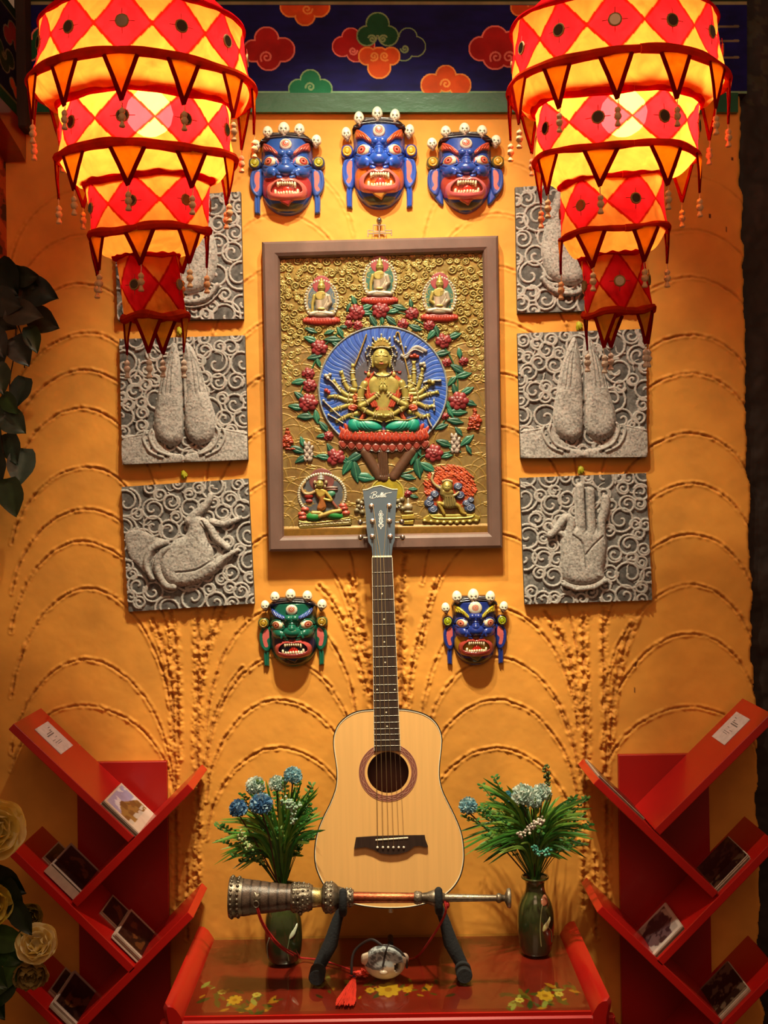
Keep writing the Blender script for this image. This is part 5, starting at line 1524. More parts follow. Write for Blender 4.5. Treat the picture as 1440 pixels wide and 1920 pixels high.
            for bi, br in enumerate((.0052, .0062)):
                z -= br * .9
                m.ball((x0, y0, z), (br, br, br * 1.15), 10, 8, TC, lambda d: (d * (1 + .12 * math.sin(d.x * 14) * math.cos(d.z * 11)), TC))
                z -= br * .9
            m.lathe((x0, y0, z - .011), [(0, .0045), (.002, .0055), (.008, .003), (.013, .0018)], 10, (0, 0, 1), TC)
            m.build('tassel', M_MATT, pn)
    # red crown closing to the hanging cord
    T = tiers[0]; c0 = axis(T['cx'] + T.get('dx0', 0), T['y0']); R0 = T['r0'] * LK
    m = MB(C('c8141a')); vs, fs = [], []
    for j in range(13):
        v = j / 12
        for i in range(72):
            a = 2 * math.pi * i / 72; R = R0 * (1 - v) ** .7 if v < .98 else .006
            p = ring_pt(a, max(R, .006), c0 + Vector((0, 0, v * .13)), rad(T['tilt']) * (1 - v)); vs.append(p)
    for j in range(12):
        for i in range(72):
            i2 = (i + 1) % 72; fs.append([j * 72 + i, (j + 1) * 72 + i, (j + 1) * 72 + i2, j * 72 + i2])
    m.add(vs, fs); m.build('crown_cloth', M_CLOTH, t)
    m = MB(C('2a2420')); zt = c0.z + .13
    m.tube([(c0.x, c0.y, zt - .01), (c0.x, c0.y, 3.3)], .003, 6); m.build('hanging_cord', M_MATT, t)
    bp = axis(T['cx'] + T.get('bx', 12), T['bulb'])
    m = MB(C('e8e0d0')); m.tube([(c0.x, c0.y, zt - .02), (bp.x, bp.y, bp.z + .085)], .0022, 6); m.lathe((bp.x, bp.y, bp.z + .04), [(0, .014), (.01, .019), (.04, .019), (.05, .01)], 18); m.build('lamp_holder', M_BLACK, t)
    m = MB(C('ffffff')); m.lathe((bp.x, bp.y, bp.z - .042), [(0, .004), (.003, .016), (.012, .030), (.024, .039), (.042, .043), (.060, .038), (.074, .026), (.086, .015), (.092, .013)], 32); m.build('bulb', mB, t)
M_MIRR = mat('small_mirror', '6a5442', 0.18, .85, 10, None, 0, .05)
lantern('tall tiered red and yellow cloth lantern with tassels, hanging on the left',
        [dict(cx=268, y0=58, y1=172, r0=186, r1=204, n=12, tilt=1.5, ph=.54, pp=.54, pl=78, pr0=6, pr1=9, bulb=212, ro=.0),
         dict(cx=274, y0=204, y1=303, r0=158, r1=162, n=9, tilt=6, ph=.42, pp=.5, pl=68, pr0=8, pr1=9),
         dict(cx=280, y0=345, y1=441, r0=116, r1=108, n=7, tilt=6, ph=.40, pp=.53, pl=62, pr0=8, pr1=8, ro=.06),
         dict(cx=292, dx0=-16, y0=480, y1=595, r0=57, r1=58, n=4, tilt=6, ph=.28, pp=.46, pl=64, pr0=7, pr1=8, ro=.03)], seed=1)
lantern('tall tiered red and yellow cloth lantern with tassels, hanging on the right',
        [dict(cx=1157, dx0=-6, y0=55, y1=166, r0=188, r1=199, n=12, tilt=1.5, ph=.12, pp=.10, pl=78, pr0=5, pr1=9, bulb=212),
         dict(cx=1156, y0=202, y1=300, r0=152, r1=150, n=8, tilt=6, ph=.98, pp=.02, pl=68, pr0=8, pr1=7),
         dict(cx=1151, dx0=-4, y0=340, y1=438, r0=95, r1=99, n=6, tilt=6, ph=.72, pp=.9, pl=62, pr0=7, pr1=6, ro=.08),
         dict(cx=1160, dx0=-12, y0=478, y1=586, r0=58, r1=63, n=5, tilt=6, ph=.44, pp=.02, pl=60, pr0=6, pr1=7, ro=.08)], seed=2)
# ================================================================ altar table
ZT = 0.523
YF = -0.444
def table():
    xl, xr = P(341, 1894, YF).x, P(1112, 1894, YF).x
    xm = (xl + xr) / 2; W2 = (xr - xl) / 2
    t = thing('altar_table', 'low red lacquered altar table with raised ends and painted flowers under glass', 'table', (xm, YF / 2, 0))
    # top with painted flowers
    r = Rel((0, 0, 772, 400), 2.0, base=0); r.H[:] = 0
    n = fbm(r.X, r.Y, 60, 3, 4)
    r.C[:] = C('7c1c10'); r.C[..., :3] *= (.75 + .5 * n)[..., None]
    rs = random.Random(6)
    def flower(x, y, q, c):
        pts = []
        for i in range(32):
            a = 2 * math.pi * i / 32; R_ = q * (.72 + .28 * abs(math.cos(a * 4))); pts.append((x + R_ * math.cos(a), y + R_ * math.sin(a) * 1.5))
        r.paintpoly(pts, c)
        r.paint(x, y, q * .3, q * .42, C('a86a10'))
    def leafp(x, y, a, L, c):
        ca, sa = math.cos(a), math.sin(a)
        r.paintpoly([(x + u * L * ca - v * L * sa, y + (u * L * sa + v * L * ca) * 1.5) for u, v in ((-1, 0), (-.3, .35), (.5, .3), (1, 0), (.5, -.3), (-.3, -.35))], c)
    for (x0, x1) in ((20, 190), (600, 755), (250, 520)):
        for k in range(46):
            x = rs.uniform(x0, x1); cen = (x0 + x1) / 2
            y = rs.uniform(250, 395) if x0 != 250 else rs.uniform(225, 330)
            if x0 == 20: y = 250 + (x - x0) * .5 + rs.uniform(0, 100)
            if x0 == 600: y = 250 + (x1 - x) * .5 + rs.uniform(0, 100)
            leafp(x, y, rs.uniform(0, 6.28), rs.uniform(6, 16), rs.choice([C('4a4410'), C('2a3a10'), C('6a5214'), C('b07018'), C('8c8a3c'), C('3a2a0c')]))
    flower(388, 290, 26, C('c8921c')); flower(352, 292, 10, C('c88a1c')); flower(425, 292, 10, C('c88a1c'))
    flower(692, 330, 18, C('c89020')); flower(90, 330, 16, C('c89020')); flower(540, 260, 12, C('b8b060')); flower(250, 262, 12, C('b8a050'))
    for x in (60, 130, 640, 720): flower(x, 300 + rs.uniform(-20, 60), 9, C('c0a848'))
    lt = lambda px, py, h: np.stack([xl + px / 772 * (xr - xl), -0.012 - (1 - (400 - py) / 400) * (-YF - .016), np.full(px.shape, ZT - .006)], -1)
    r.build('tabletop_painting', M_GLAZE2, lt, t)
    m = MB(C('8e120c')); m.box((xm, (YF - .01) / 2 - .004, ZT - .0185), (2 * W2 + .03, -YF - .014, .024)); m.build('tabletop', M_RED, t, smooth=False)
    m = MB(); m.bbox((xm, YF + .004, ZT - .034), (2 * W2 + .09, .022, .040), .004); m.build('front_apron', M_RED, t, smooth=False)
    # raised, outward-curling ends
    for s in (-1, 1):
        m = MB(); prof = [(0, -.05), (0, -.004), (.006, .006), (.014, .018), (.024, .026), (.036, .028), (.040, .018), (.038, .004), (.034, -.01), (.032, -.05)]
        n = 10; pts = []
        ys = [-.012, YF * .5, YF - .012, YF - .020]
        vs = []
        for yi, y in enumerate(ys):
            k_ = 1.0 if yi < 3 else .8
            vs += [Vector((xm + s * (W2 - .004 + a * k_), y, ZT + b * (k_ if b > 0 else 1))) for a, b in prof]
        fs = []
        for i in range(3):
            for k in range(n): fs.append([i * n + k, i * n + (k + 1) % n, (i + 1) * n + (k + 1) % n, (i + 1) * n + k])
        fs += [list(range(n))[::-1], list(range(3 * n, 4 * n))]
        m.add(vs, fs); m.build('end_rail', M_RED, t, smooth=True)
    for sx_ in (-1, 1):
        for y in (-.04, YF + .03):
            m = MB(); m.bbox((xm + sx_ * (W2 - .02), y, (ZT - .03) / 2), (.05, .05, ZT - .03), .004); m.build('leg', M_RED, t, smooth=False)
    m = MB(); m.bbox((xm, -.035, ZT - .07), (2 * W2, .018, .08), .003); m.build('back_apron', M_RED, t, smooth=False)
    gm, nt, b = newmat('glass_sheet')
    fr_, tr_, gl_, mx_ = nd(nt, 'ShaderNodeFresnel', IOR=1.5), nd(nt, 'ShaderNodeBsdfTransparent'), nd(nt, 'ShaderNodeBsdfGlossy', Roughness=.02), nd(nt, 'ShaderNodeMixShader')
    tr_.inputs['Color'].default_value = (.92, .96, .92, 1)
    ge_, mt_ = nd(nt, 'ShaderNodeNewGeometry'), nd(nt, 'ShaderNodeMath', operation='MULTIPLY_ADD')
    mt_.inputs[1].default_value = -1.0; mt_.inputs[2].default_value = 1.0
    m2_ = nd(nt, 'ShaderNodeMath', operation='MULTIPLY'); nt.links.new(ge_.outputs['Backfacing'], mt_.inputs[0]); nt.links.new(mt_.outputs[0], m2_.inputs[0]); nt.links.new(fr_.outputs[0], m2_.inputs[1])
    nt.links.new(m2_.outputs[0], mx_.inputs[0]); nt.links.new(tr_.outputs[0], mx_.inputs[1]); nt.links.new(gl_.outputs[0], mx_.inputs[2])
    nt.links.new(mx_.outputs[0], [x for x in nt.nodes if x.type == 'OUTPUT_MATERIAL'][0].inputs['Surface']); nt.nodes.remove(b)
    m = MB(); m.box((xm, (YF - .008) / 2, ZT - .0025), (2 * W2 - .012, -YF - .016, .005))
    g = m.build('glass_sheet', gm, smooth=False); tag(g, 'clear glass sheet lying on the red altar table top', 'glass sheet')
    return xl, xr
M_GLAZE2 = vmat('lacquer_painting', 0.3, 0.3, 0.1, 40, 0)
TXL, TXR = table()
ZG = ZT + .0002            # glass surface
# ================================================================ guitar
GA, GB = -0.24 - 0.162 * 0.65, 0.162
def G(px, py, h=0.0):
    """photo pixel -> point on the leaning front plane of the guitar, raised h metres"""
    dx, dy = px - 720.0, py - 960.0; Yd = dx * SR + dy * CR
    Y = (GA + GB * (EYE - Yd * DIST / FOC)) / (1 + GB * Yd / FOC)
    n = Vector((0, -1, GB)).normalized()
    return P(px, py, Y) + n * h
def guitar():
    t = thing('acoustic_guitar', 'pale spruce acoustic guitar with grey headstock, standing upright before the framed relief', 'guitar', G(728, 1700))
    N3 = Vector((0, -1, GB)).normalized()
    zc = lambda x, y: (560 + x / 4.235, 1280 + y / 4.235)
    o = [(700, 210), (600, 213), (480, 225), (390, 263), (322, 325), (286, 400), (276, 475), (284, 560), (298, 650), (304, 720), (296, 830), (254, 950), (200, 1060), (152, 1180), (128, 1310), (130, 1430), (160, 1530), (214, 1625), (300, 1700), (430, 1755), (580, 1782), (725, 1790),
         (880, 1782), (1020, 1750), (1130, 1706), (1220, 1635), (1280, 1545), (1308, 1440), (1312, 1335), (1294, 1200), (1245, 1070), (1186, 950), (1140, 850), (1118, 745), (1120, 640), (1134, 520), (1136, 430), (1110, 350), (1060, 288), (980, 242), (870, 216), (790, 210)]
    out = [zc(x, y) for x, y in o]; out = cr2(out, 5, True)
    hc = zc(710, 712); hr = 164 / 4.235
    import bisect
    # ray-cast the outline from the sound hole
    NA = 180; edge = []
    for i in range(NA):
        a = 2 * math.pi * i / NA; dx, dy = math.cos(a), math.sin(a); best = None
        for k in range(len(out)):
            (x1, y1), (x2, y2) = out[k], out[(k + 1) % len(out)]
            ex, ey = x2 - x1, y2 - y1; den = dx * ey - dy * ex
            if abs(den) < 1e-9: continue
            s_ = ((x1 - hc[0]) * ey - (y1 - hc[1]) * ex) / den; u = ((x1 - hc[0]) * dy - (y1 - hc[1]) * dx) / den
            if s_ > 0 and -1e-6 <= u <= 1 + 1e-6 and (best is None or s_ < best): best = s_
        edge.append((hc[0] + dx * best, hc[1] + dy * best))
    def ringp(f):
        return [(hc[0] + hr * math.cos(2 * math.pi * i / NA) * (1 - f) + (edge[i][0] - hc[0]) * f, hc[1] + hr * math.sin(2 * math.pi * i / NA) * (1 - f) + (edge[i][1] - hc[1]) * f) for i in range(NA)]
    m = MB(); F = [0, .1, .3, .6, .9, 1]; vs = []
    for f in F: vs += [G(x, y) for x, y in ringp(f)]
    vs += [G(x, y, -.003) for x, y in ringp(0)]
    fs = []
    for j in range(len(F) - 1):
        for i in range(NA): fs.append([j * NA + i, j * NA + (i + 1) % NA, (j + 1) * NA + (i + 1) % NA, (j + 1) * NA + i])
    b = len(F) * NA
    for i in range(NA): fs.append([i, b + i, b + (i + 1) % NA, (i + 1) % NA])
    m.add(vs, fs); m.build('soundboard', M_SPRUCE, t, smooth=False)
    # sides and back
    m = MB(); n = len(out); DEP = .085
    vs = [G(x, y, -.0005) for x, y in out] + [G(x, y, -DEP) for x, y in out]
    fs = [[i, i + n, (i + 1) % n + n, (i + 1) % n] for i in range(n)]
    cen = G(728, 1560, -DEP)
    vs.append(cen); fs += [[i + n, 2 * n, (i + 1) % n + n] for i in range(n)]
    m.add(vs, fs); m.build('back_and_sides', M_MAHOG, t, smooth=True)
    m = MB(); lp = [G(x, y, .0002) for x, y in out]; lp.append(lp[0]); lp.append(lp[1]); m.tube(lp, .0013, 6, cap=False); m.build('binding', M_BLACK, t)
    m = MB(); cx_, cy_ = 726, 1560
    lp = [G(x + (cx_ - x) * .011, y + (cy_ - y) * .008, .0002) for x, y in out]; lp.append(lp[0]); m.tube(lp, .0011, 6, cap=False); m.build('binding', M_IVORY, t)
    # rosette
    def annulus(m, r0, r1, h, c_=None, n=96):
        vs = []
        for (rr, hh) in ((r0, 0), (r0, h), (r1, h), (r1, 0)):
            vs += [G(hc[0] + rr * math.cos(2 * math.pi * i / n), hc[1] + rr * math.sin(2 * math.pi * i / n), hh) for i in range(n)]
        fs = []
        for j in range(3):
            for i in range(n): fs.append([j * n + i, j * n + (i + 1) % n, (j + 1) * n + (i + 1) % n, (j + 1) * n + i])
        m.add(vs, fs, c_)
    m = MB(C('7c4434')); annulus(m, 184 / 4.235, 233 / 4.235, .0006)
    m.build('rosette', M_MATT, t, smooth=False)
    m = MB(C('b8846c'))
    for sgn in (1, -1):
        pts = [G(hc[0] + (209 + sgn * 9 * math.cos(i * 2 * math.pi / 24 * 1)) / 4.235 * math.cos(2 * math.pi * i / 288), hc[1] + (209 + sgn * 9 * math.cos(i * 2 * math.pi / 24)) / 4.235 * math.sin(2 * math.pi * i / 288), .0008) for i in range(289)]
        m.tube(pts, .0005, 4, cap=False)
    for r_ in (187, 231): m.tube([G(hc[0] + r_ / 4.235 * math.cos(2 * math.pi * i / 96), hc[1] + r_ / 4.235 * math.sin(2 * math.pi * i / 96), .0007) for i in range(97)], .0005, 4, cap=False)
    m.build('rosette_inlay', M_MATT, t)
    # headstock + neck
    zh = lambda x, y: (640 + x / 4.175, 880 + y / 4.175)
    hs = [zh(*p) for p in ((168, 165), (205, 160), (250, 140), (306, 130), (360, 148), (400, 160), (440, 160), (430, 250), (420, 420), (418, 555), (402, 600), (392, 688), (245, 688), (238, 610), (212, 570), (200, 480), (188, 320), (176, 230))]
    m = MB(); m.prism([G(x, y, .004) for x, y in hs], -N3 * .016); m.build('headstock', M_HEAD, t, smooth=False)
    m = MB(); tp = [G(*zh(x, y), .0045) for x, y in ((168, 165), (205, 160), (250, 140), (306, 130), (360, 148), (400, 160), (440, 160))]; m.tube(tp, .0012, 5); m.build('headstock_edge', M_IVORY, t)
    # fretboard: nut at (245..392,690) to (604..806, 540) of the body crop
    n0, n1 = zh(243, 692), zh(396, 690)
    e0, e1 = zc(602, 541), zc(806, 539)
    m = MB(); H_ = .0055
    q = [G(*n0, H_), G(*n1, H_), G(*e1, H_), G(*e0, H_)]; qb = [G(*n0, 0), G(*n1, 0), G(*e1, 0), G(*e0, 0)]
    m.hexa(q + qb); m.build('fretboard', M_ROSEWOOD, t, smooth=False)
    for a, b in ((n0, e0), (n1, e1)):
        m = MB(); m.tube([G(*a, H_ * .8), G(*b, H_ * .8)], .0011, 6); m.build('fretboard_binding', M_IVORY, t)
    lerp = lambda a, b, k: (a[0] + (b[0] - a[0]) * k, a[1] + (b[1] - a[1]) * k)
    m = MB(); body_top = zc(700, 215)
    kk = (body_top[1] - n0[1]) / (e0[1] - n0[1]) + .03
    a0, a1, b0, b1 = n0, n1, lerp(n0, e0, kk), lerp(n1, e1, kk)
    vs, K = [], 10
    for (p0, p1, dp) in ((a0, a1, .018), (lerp(a0, b0, .8), lerp(a1, b1, .8), .021), (b0, b1, .055)):
        for i in range(K + 1):
            a = math.pi * i / K; w_ = (1 - math.cos(a)) / 2; vs.append(G(p0[0] + (p1[0] - p0[0]) * w_, p0[1] + (p1[1] - p0[1]) * w_, -dp * math.sin(a) + .0002))
    fs = []
    for j in range(2):
        for i in range(K): fs.append([j * (K + 1) + i, j * (K + 1) + i + 1, (j + 1) * (K + 1) + i + 1, (j + 1) * (K + 1) + i])
    m.add(vs, fs); m.build('neck', M_MAHOG, t)
    m = MB(); q = [G(n0[0], n0[1] - 3, .007), G(n1[0], n1[1] - 3, .007), G(n1[0], n1[1], .007), G(n0[0], n0[1], .007)]; m.hexa(q + [p - N3 * .006 for p in q]); m.build('nut', M_IVORY, t, smooth=False)
    fy = [812, 920, 1025, 1126, 1219, 1309, 1392, 1473, 1549, 1620, 1689, 1752, 1813, 1870]
    fr = [880 + y / 4.175 for y in fy] + [1280 + y / 4.235 for y in (211, 266, 318, 369, 413, 458, 503)]
    fr = sorted(fr); clean = []
    for y in fr:
        if not clean or y - clean[-1] > 8: clean.append(y)
    for y in clean:
        k = (y - n0[1]) / (e0[1] - n0[1]); a, b = lerp(n0, e0, k), lerp(n1, e1, k)
        m = MB(); m.tube([G(a[0] - .3, y, H_ + .0004), G(b[0] + .3, y - 1, H_ + .0004)], .0010, 6); m.build('fret', M_STEEL, t)
    mk = [(318, 975, 0), (335, 1175, 0), (337, 1352, 0), (343, 1512, 0), (280, 1724, 0), (418, 1724, 0), (352, 1902, 0)]
    mk = [zh(x, y) for x, y, _ in mk] + [zc(702, 346)]
    for (x, y) in mk:
        m = MB(); m.lathe(G(x, y, H_), [(0, .0017), (.0004, .0017), (.0005, .0012)], 14, N3); m.build('fret_marker', M_IVORY, t)
    # bridge
    br = [zc(*p) for p in ((456, 1226), (600, 1216), (800, 1210), (1000, 1208), (1006, 1240), (1026, 1296), (1010, 1304), (960, 1292), (920, 1296), (860, 1340), (790, 1358), (720, 1362), (650, 1352), (590, 1320), (530, 1302), (440, 1314))]
    m = MB(); m.prism([G(x, y, .009) for x, y in br], -N3 * .009); m.build('bridge', M_ROSEWOOD, t, smooth=False)
    m = MB(); m.tube([G(*zc(610, 1246), .0095), G(*zc(868, 1228), .0095)], .0018, 6); m.build('saddle', M_IVORY, t)
    sx0 = [616, 656, 698, 734, 774, 812]; bx = [626, 669, 711, 752, 794, 834]
    for i in range(6):
        m = MB(C('d8d0c0')); m.ball(G(*zc(bx[i], 1304), .0105), .0028, 12, 8); m.build('bridge_pin', M_BONE, t)
    # tuners and strings
    pegs = [zh(236, 292), zh(375, 290), zh(244, 410), zh(376, 408), zh(243, 530), zh(383, 530)]
    for k, (x, y) in enumerate(pegs):
        s = -1 if k % 2 == 0 else 1
        m = MB(); m.lathe(G(x, y, .004), [(0, .0062), (.0012, .0062), (.002, .0045), (.0022, .0028), (.009, .0026), (.010, .0018)], 20, N3)
        pg = m.build('tuning_peg', M_STEEL, t)
        kx = x + s * (22 if k < 2 else 21); ky = y + (0 if k > 1 else 0)
        if k == 4: kx = x - 20
        m = MB(); m.tube([G(x, y, -.012), G(kx - s * 3, ky, -.012)], .0019, 8); 
        kc = G(kx, ky, -.012)
        if k > 1:
            m.ball(kc + Vector((s * .003, 0, 0)), (.0062, .0038, .0072), 14, 10)
        else:
            m.ball(kc + Vector((-s * .004, 0, 0)), (.004, .0035, .005), 12, 8)
        m.build('tuner_button', M_STEEL, pg)
    nx = [0.08, 0.245, 0.41, 0.575, .74, .9]
    order = [4, 2, 0, 1, 3, 5]
    for i in range(6):
        a = lerp(n0, n1, nx[i]); pk = pegs[order[i]]
        sd = zc(bx[i], 1240)
        rr = [.0008, .0007, .0006, .0005, .0004, .0004][i]
        m = MB(); m.tube([G(pk[0] + (3 if i < 3 else -3), pk[1], .009), G(a[0], a[1] - 2, .0078), G(*lerp(a, sd, .5), .0105), G(*sd, .0125), G(*zc(bx[i], 1300), .0095)], rr, 5)
        m.build('string', M_BRONZE if i < 4 else M_STEEL, t)
    # lettering on the headstock, drawn in one flowing hand: "Bullet"
    def L_(pts, k=5): return [G(*zh(x, y), .0045) for x, y in cr2(pts, k)]
    m = MB(C('e8e6e0'))
    st = [[(256, 186), (250, 205), (241, 228)], [(232, 196), (250, 182), (276, 180), (274, 194), (252, 204), (272, 206), (270, 220), (250, 230), (226, 226), (226, 216), (238, 214)],
          [(282, 204), (278, 218), (284, 222), (292, 212), (296, 204), (292, 220), (300, 218)], [(300, 218), (314, 196), (316, 184), (308, 196), (304, 218), (310, 220)], [(312, 218), (324, 196), (328, 184), (319, 196), (314, 218), (322, 220)],
          [(322, 214), (334, 208), (334, 202), (326, 206), (324, 216), (332, 220), (340, 214)], [(348, 188), (342, 210), (344, 220), (352, 216)], [(330, 198), (360, 190), (394, 184)]]
    for s_ in st: m.tube(L_(s_), .00062, 5)
    m.build('lettering', M_BONE, t)
    m = MB(C('e4e2dc'))
    orn = [[(309, 324), (300, 338), (309, 346), (318, 338), (309, 324)], [(309, 346), (309, 366)], [(292, 356), (300, 350), (309, 362), (318, 350), (328, 356), (322, 366), (309, 368), (296, 366), (292, 356)],
           [(302, 372), (296, 390), (302, 400), (294, 412), (304, 424), (300, 444), (309, 470)], [(316, 372), (324, 390), (317, 400), (326, 412), (315, 424), (319, 444), (309, 470)], [(296, 430), (290, 444), (300, 452)], [(324, 430), (330, 444), (319, 452)],
           [(309, 374), (303, 404), (309, 434), (316, 404), (309, 374)]]
    for s_ in orn: m.tube(L_(s_), .0007, 5)
    m.build('headstock_inlay', M_BONE, t)
    m = MB(); c = G(*zc(730, 1798), -.03); m.tube([c, c + Vector((0, 0, -.012))], [.004, .006], 10); m.build('strap_button', M_STEEL, t)
guitar()
# ================================================================ stand
def stand():
    t = thing('guitar_stand', 'black folding guitar stand with foam-covered arms on the altar table', 'stand', (P(735, 1800, -.3).x, -.2, ZG))
    ft = []
    for s, fx, ux in ((-1, 593, 646), (1, 871, 819)):
        foot = P(fx, 1824, -.315); foot.z = ZG + .0175
        bk = P(fx - s * 14, 1760, -.12); bk.z = ZG + .0175
        m = MB(); d = (bk - foot); fb = foot + d * .22
        m.tube([foot, foot + d * .02, fb], [.0155, .0175, .0175], 20); m.build('foam_foot', M_FOAM, t)
        m = MB(); m.tube([fb, bk], [.010, .009], 12); 
        m.build('base_tube', M_BLACK, t)
        knee = foot + d * .35
        tp = P(ux, 1690, -.235)
        m = MB(); m.tube([knee, knee.lerp(tp, .35) + Vector((s * -.006, 0, 0)), knee.lerp(tp, .7), tp], [.014, .0165, .012, .009], 14); m.build('leg', M_FOAM, t)
        # cradle arm: comes forward under the horn and turns up
        HY = -.335
        hz = P(720, 1682, HY).z
        a = P(ux, 1700, -.19); u = P(ux + s * 3, 1664, HY)
        m = MB(); lo = Vector((u.x, HY + .005, hz - .030))
        pts = cr([(u.x + s * .002, -.19, hz - .018), (u.x + s * .002, -.25, hz - .028), tuple(lo), (u.x, HY - .026, hz - .022), (u.x - s * .001, HY - .031, hz + .004), (u.x - s * .001, HY - .026, hz + .020)], 5)
        m.tube(pts, [.0085] * (len(pts) - 1) + [.0065], 12); m.ball(pts[-1], .0085, 12, 8)
        m.build('cradle_arm', M_FOAM, t)
        m = MB(); m.tube([tp, (u.x + s * .002, -.19, hz - .018)], .008, 10); m.build('joint', M_BLACK, t)
        ft.append((bk, tp))
    m = MB(); bk = (ft[0][0] + ft[1][0]) / 2; m.tube([bk, Vector((bk.x, -.06, ZG + .012))], .007, 10); m.build('rear_leg', M_BLACK, t)
    return
stand()
# ================================================================ long horn on the stand
def horn():
    HY = -.335
    a, b = P(431, 1682, HY), P(957, 1684, HY)
    ax = (b - a).normalized(); L = (b - a).length
    k = (HY + DIST) / FOC
    t = thing('ritual_trumpet', 'old Tibetan trumpet with silver bell and copper tube lying across the black stand', 'trumpet', P(690, 1700, HY))
    def seg(name, prof, mt, n=40, wob=None, cl=None):
        m = MB(cl or C('7a6f60', .7)); m.lathe(a, [((x - 431) * k, r * k) + ((c_,) if c_ else ()) for (x, r, c_) in prof], n, ax, None, 1, wob); return m.build(name, mt, t)
    D1, D2, HOR = C('7c7060', .75), C('564a3c', .7), C('5c4a3e', .15)
    rng = random.Random(4)
    band = lambda th, tt: .02 * math.sin(th * 3) + .01 * math.sin(th * 7 + tt * 90)
    seg('bell_rim', [(431, 20, D2), (431, 37, D1), (433, 38, D1), (438, 36.5, D1), (444, 36, D2), (450, 34.5, D1), (456, 34, D1)], M_SILV)
    # ringed horn section, darker streaks between plates
    pr = []
    for i in range(30):
        x = 456 + i * 96 / 29; r_ = 34 - 12.0 * (i / 29) ** .9
        pr.append((x, r_ + (.3 if i % 5 else -.3), HOR if i % 5 else C('2c201a', .1)))
    seg('bell', pr, M_SILV, 48, band)
    kn = lambda th, tt: .07 * abs(math.sin(th * 6 + tt * 300))
    seg('filigree_band', [(546, 23.5, D1), (550, 26, D1), (560, 26, D2), (570, 25, D1), (580, 23, D1), (586, 21, D2)], M_SILV, 60, kn)
    for (x, r_, nb) in ((552, 25.5, 18), (560, 26, 18), (569, 25, 18), (578, 23, 17), (612, 26.5, 18), (621, 27, 18), (650, 15.5, 12), (657, 15.2, 12), (782, 11, 9), (436, 37, 26), (448, 35.5, 26)):
        m = MB(D1)
        for i in range(nb):
            th = 2 * math.pi * (i + (.5 if int(x) % 2 else 0)) / nb; cc_ = a + ax * ((x - 431) * k); e1 = ax.orthogonal().normalized(); e2 = ax.cross(e1)
            q_ = cc_ + (e1 * math.cos(th) + e2 * math.sin(th)) * r_ * k
            m.ball(q_, .0036 if x < 700 else .0022, 8, 6, C('8c8270', .75) if i % 2 else C('6a5e4e', .7))
        m.build('beading', M_SILV, t)
    seg('silver_tube', [(586, 19, D1), (592, 18, C('a08c58', .8)), (602, 17, C('a08c58', .8)), (605, 19, D1)], M_SILV)
    seg('knob', [(604, 19, D2), (607, 24, D1), (614, 27, D1), (624, 26.5, D1), (630, 23, D1), (634, 19, D2), (640, 17.5, D1), (645, 17, D1)], M_SILV, 60, kn)
    seg('filigree_band', [(645, 15, D1), (650, 16, D1), (658, 15.5, D1), (663, 13.5, D1)], M_SILV, 60, kn)
    CO, CO2 = C('8a3f24', .8), C('a8603c', .85)
    seg('copper_tube', [(663, 10.6, CO), (680, 10.2, CO), (740, 9.6, CO2), (776, 9.2, CO)], M_SILV)
    seg('filigree_band', [(776, 9.5, D1), (780, 11.5, D1), (787, 11, D1), (791, 9.6, D2)], M_SILV, 48, kn)
    seg('silver_knob', [(791, 9, D2), (800, 10, D2), (808, 13, D1), (814, 15, D1), (822, 14.5, D1), (828, 11, D1), (834, 8.2, D1)], M_SILV)
    seg('thin_tube', [(834, 7.6, D1), (880, 6.8, C('948a78', .8)), (930, 5.8, D1)], M_SILV)
    seg('mouthpiece', [(930, 6, D1), (933, 8.8, D1), (937, 9, D1), (941, 6.5, D2), (946, 6, D1), (949, 12, D1), (951, 17, C('a8a090', .8)), (955, 18.5, C('a8a090', .8)), (957, 17.5, D2), (957, 6, D2)], M_SILV)
    m = MB(D1); rp = P(480, 1686, HY - .034)
    m.lathe(rp + Vector((0, .008, 0)), [(0, .013), (.004, .013), (.008, .009), (.010, .004)], 24, (0, -1, 0), None, 1, lambda th, tt: .14 * math.sin(th * 8))
    m.tube([rp + Vector((.006 * math.cos(q), -.003, -.010 + .007 * math.sin(q))) for q in [i * .5 for i in range(14)]], .0014, 6)
    m.build('rosette_ring', M_SILV, t)
    m = MB(D1)
    for (x, y) in ((556, 1708), (563, 1713)): m.ball(P(x, y, HY - .016), .005, 10, 8)
    m.build('pendant_bead', M_SILV, t)
    # red cord from the ring over the table and back up to the mouth end
    m = MB()
    p0 = P(481, 1702, HY - .036)
    def onT(px, py, up=.004):
        # pixel on the glass surface
        Yd = (px - 720) * SR + (py - 960) * CR
        Y = (EYE - ZG - up) * FOC / Yd - DIST
        return P(px, py, Y)
    pts = [p0, P(489, 1727, HY - .03), P(503, 1751, HY - .02), P(524, 1775, -.33), onT(556, 1794, .012), onT(600, 1800, .006), onT(640, 1812, .004), onT(668, 1822, .004), onT(686, 1822, .004)]
    m.tube(cr([tuple(p) for p in pts], 6), .0022, 8)
    pts = [p0 + Vector((.003, 0, 0)), P(492, 1727, HY - .03), P(506, 1750, HY - .02), P(528, 1774, -.33), onT(558, 1791, .014)]
    m.tube(cr([tuple(p) for p in pts], 6), .0018, 8)
    m.build('carrying_cord', M_CORD, t)
    m = MB(); pts = [P(833, 1706, HY + .0), P(822, 1736, -.31), P(800, 1772, -.27), P(783, 1792, -.25)]
    pts = [P(834, 1690, HY - .009), P(835, 1712, HY - .01), P(815, 1750, -.30), onT(784, 1792, .004), onT(760, 1800, .004)]
    m.tube(cr([tuple(p) for p in pts], 6), .0026, 8); m.build('carrying_cord', M_CORD, t)
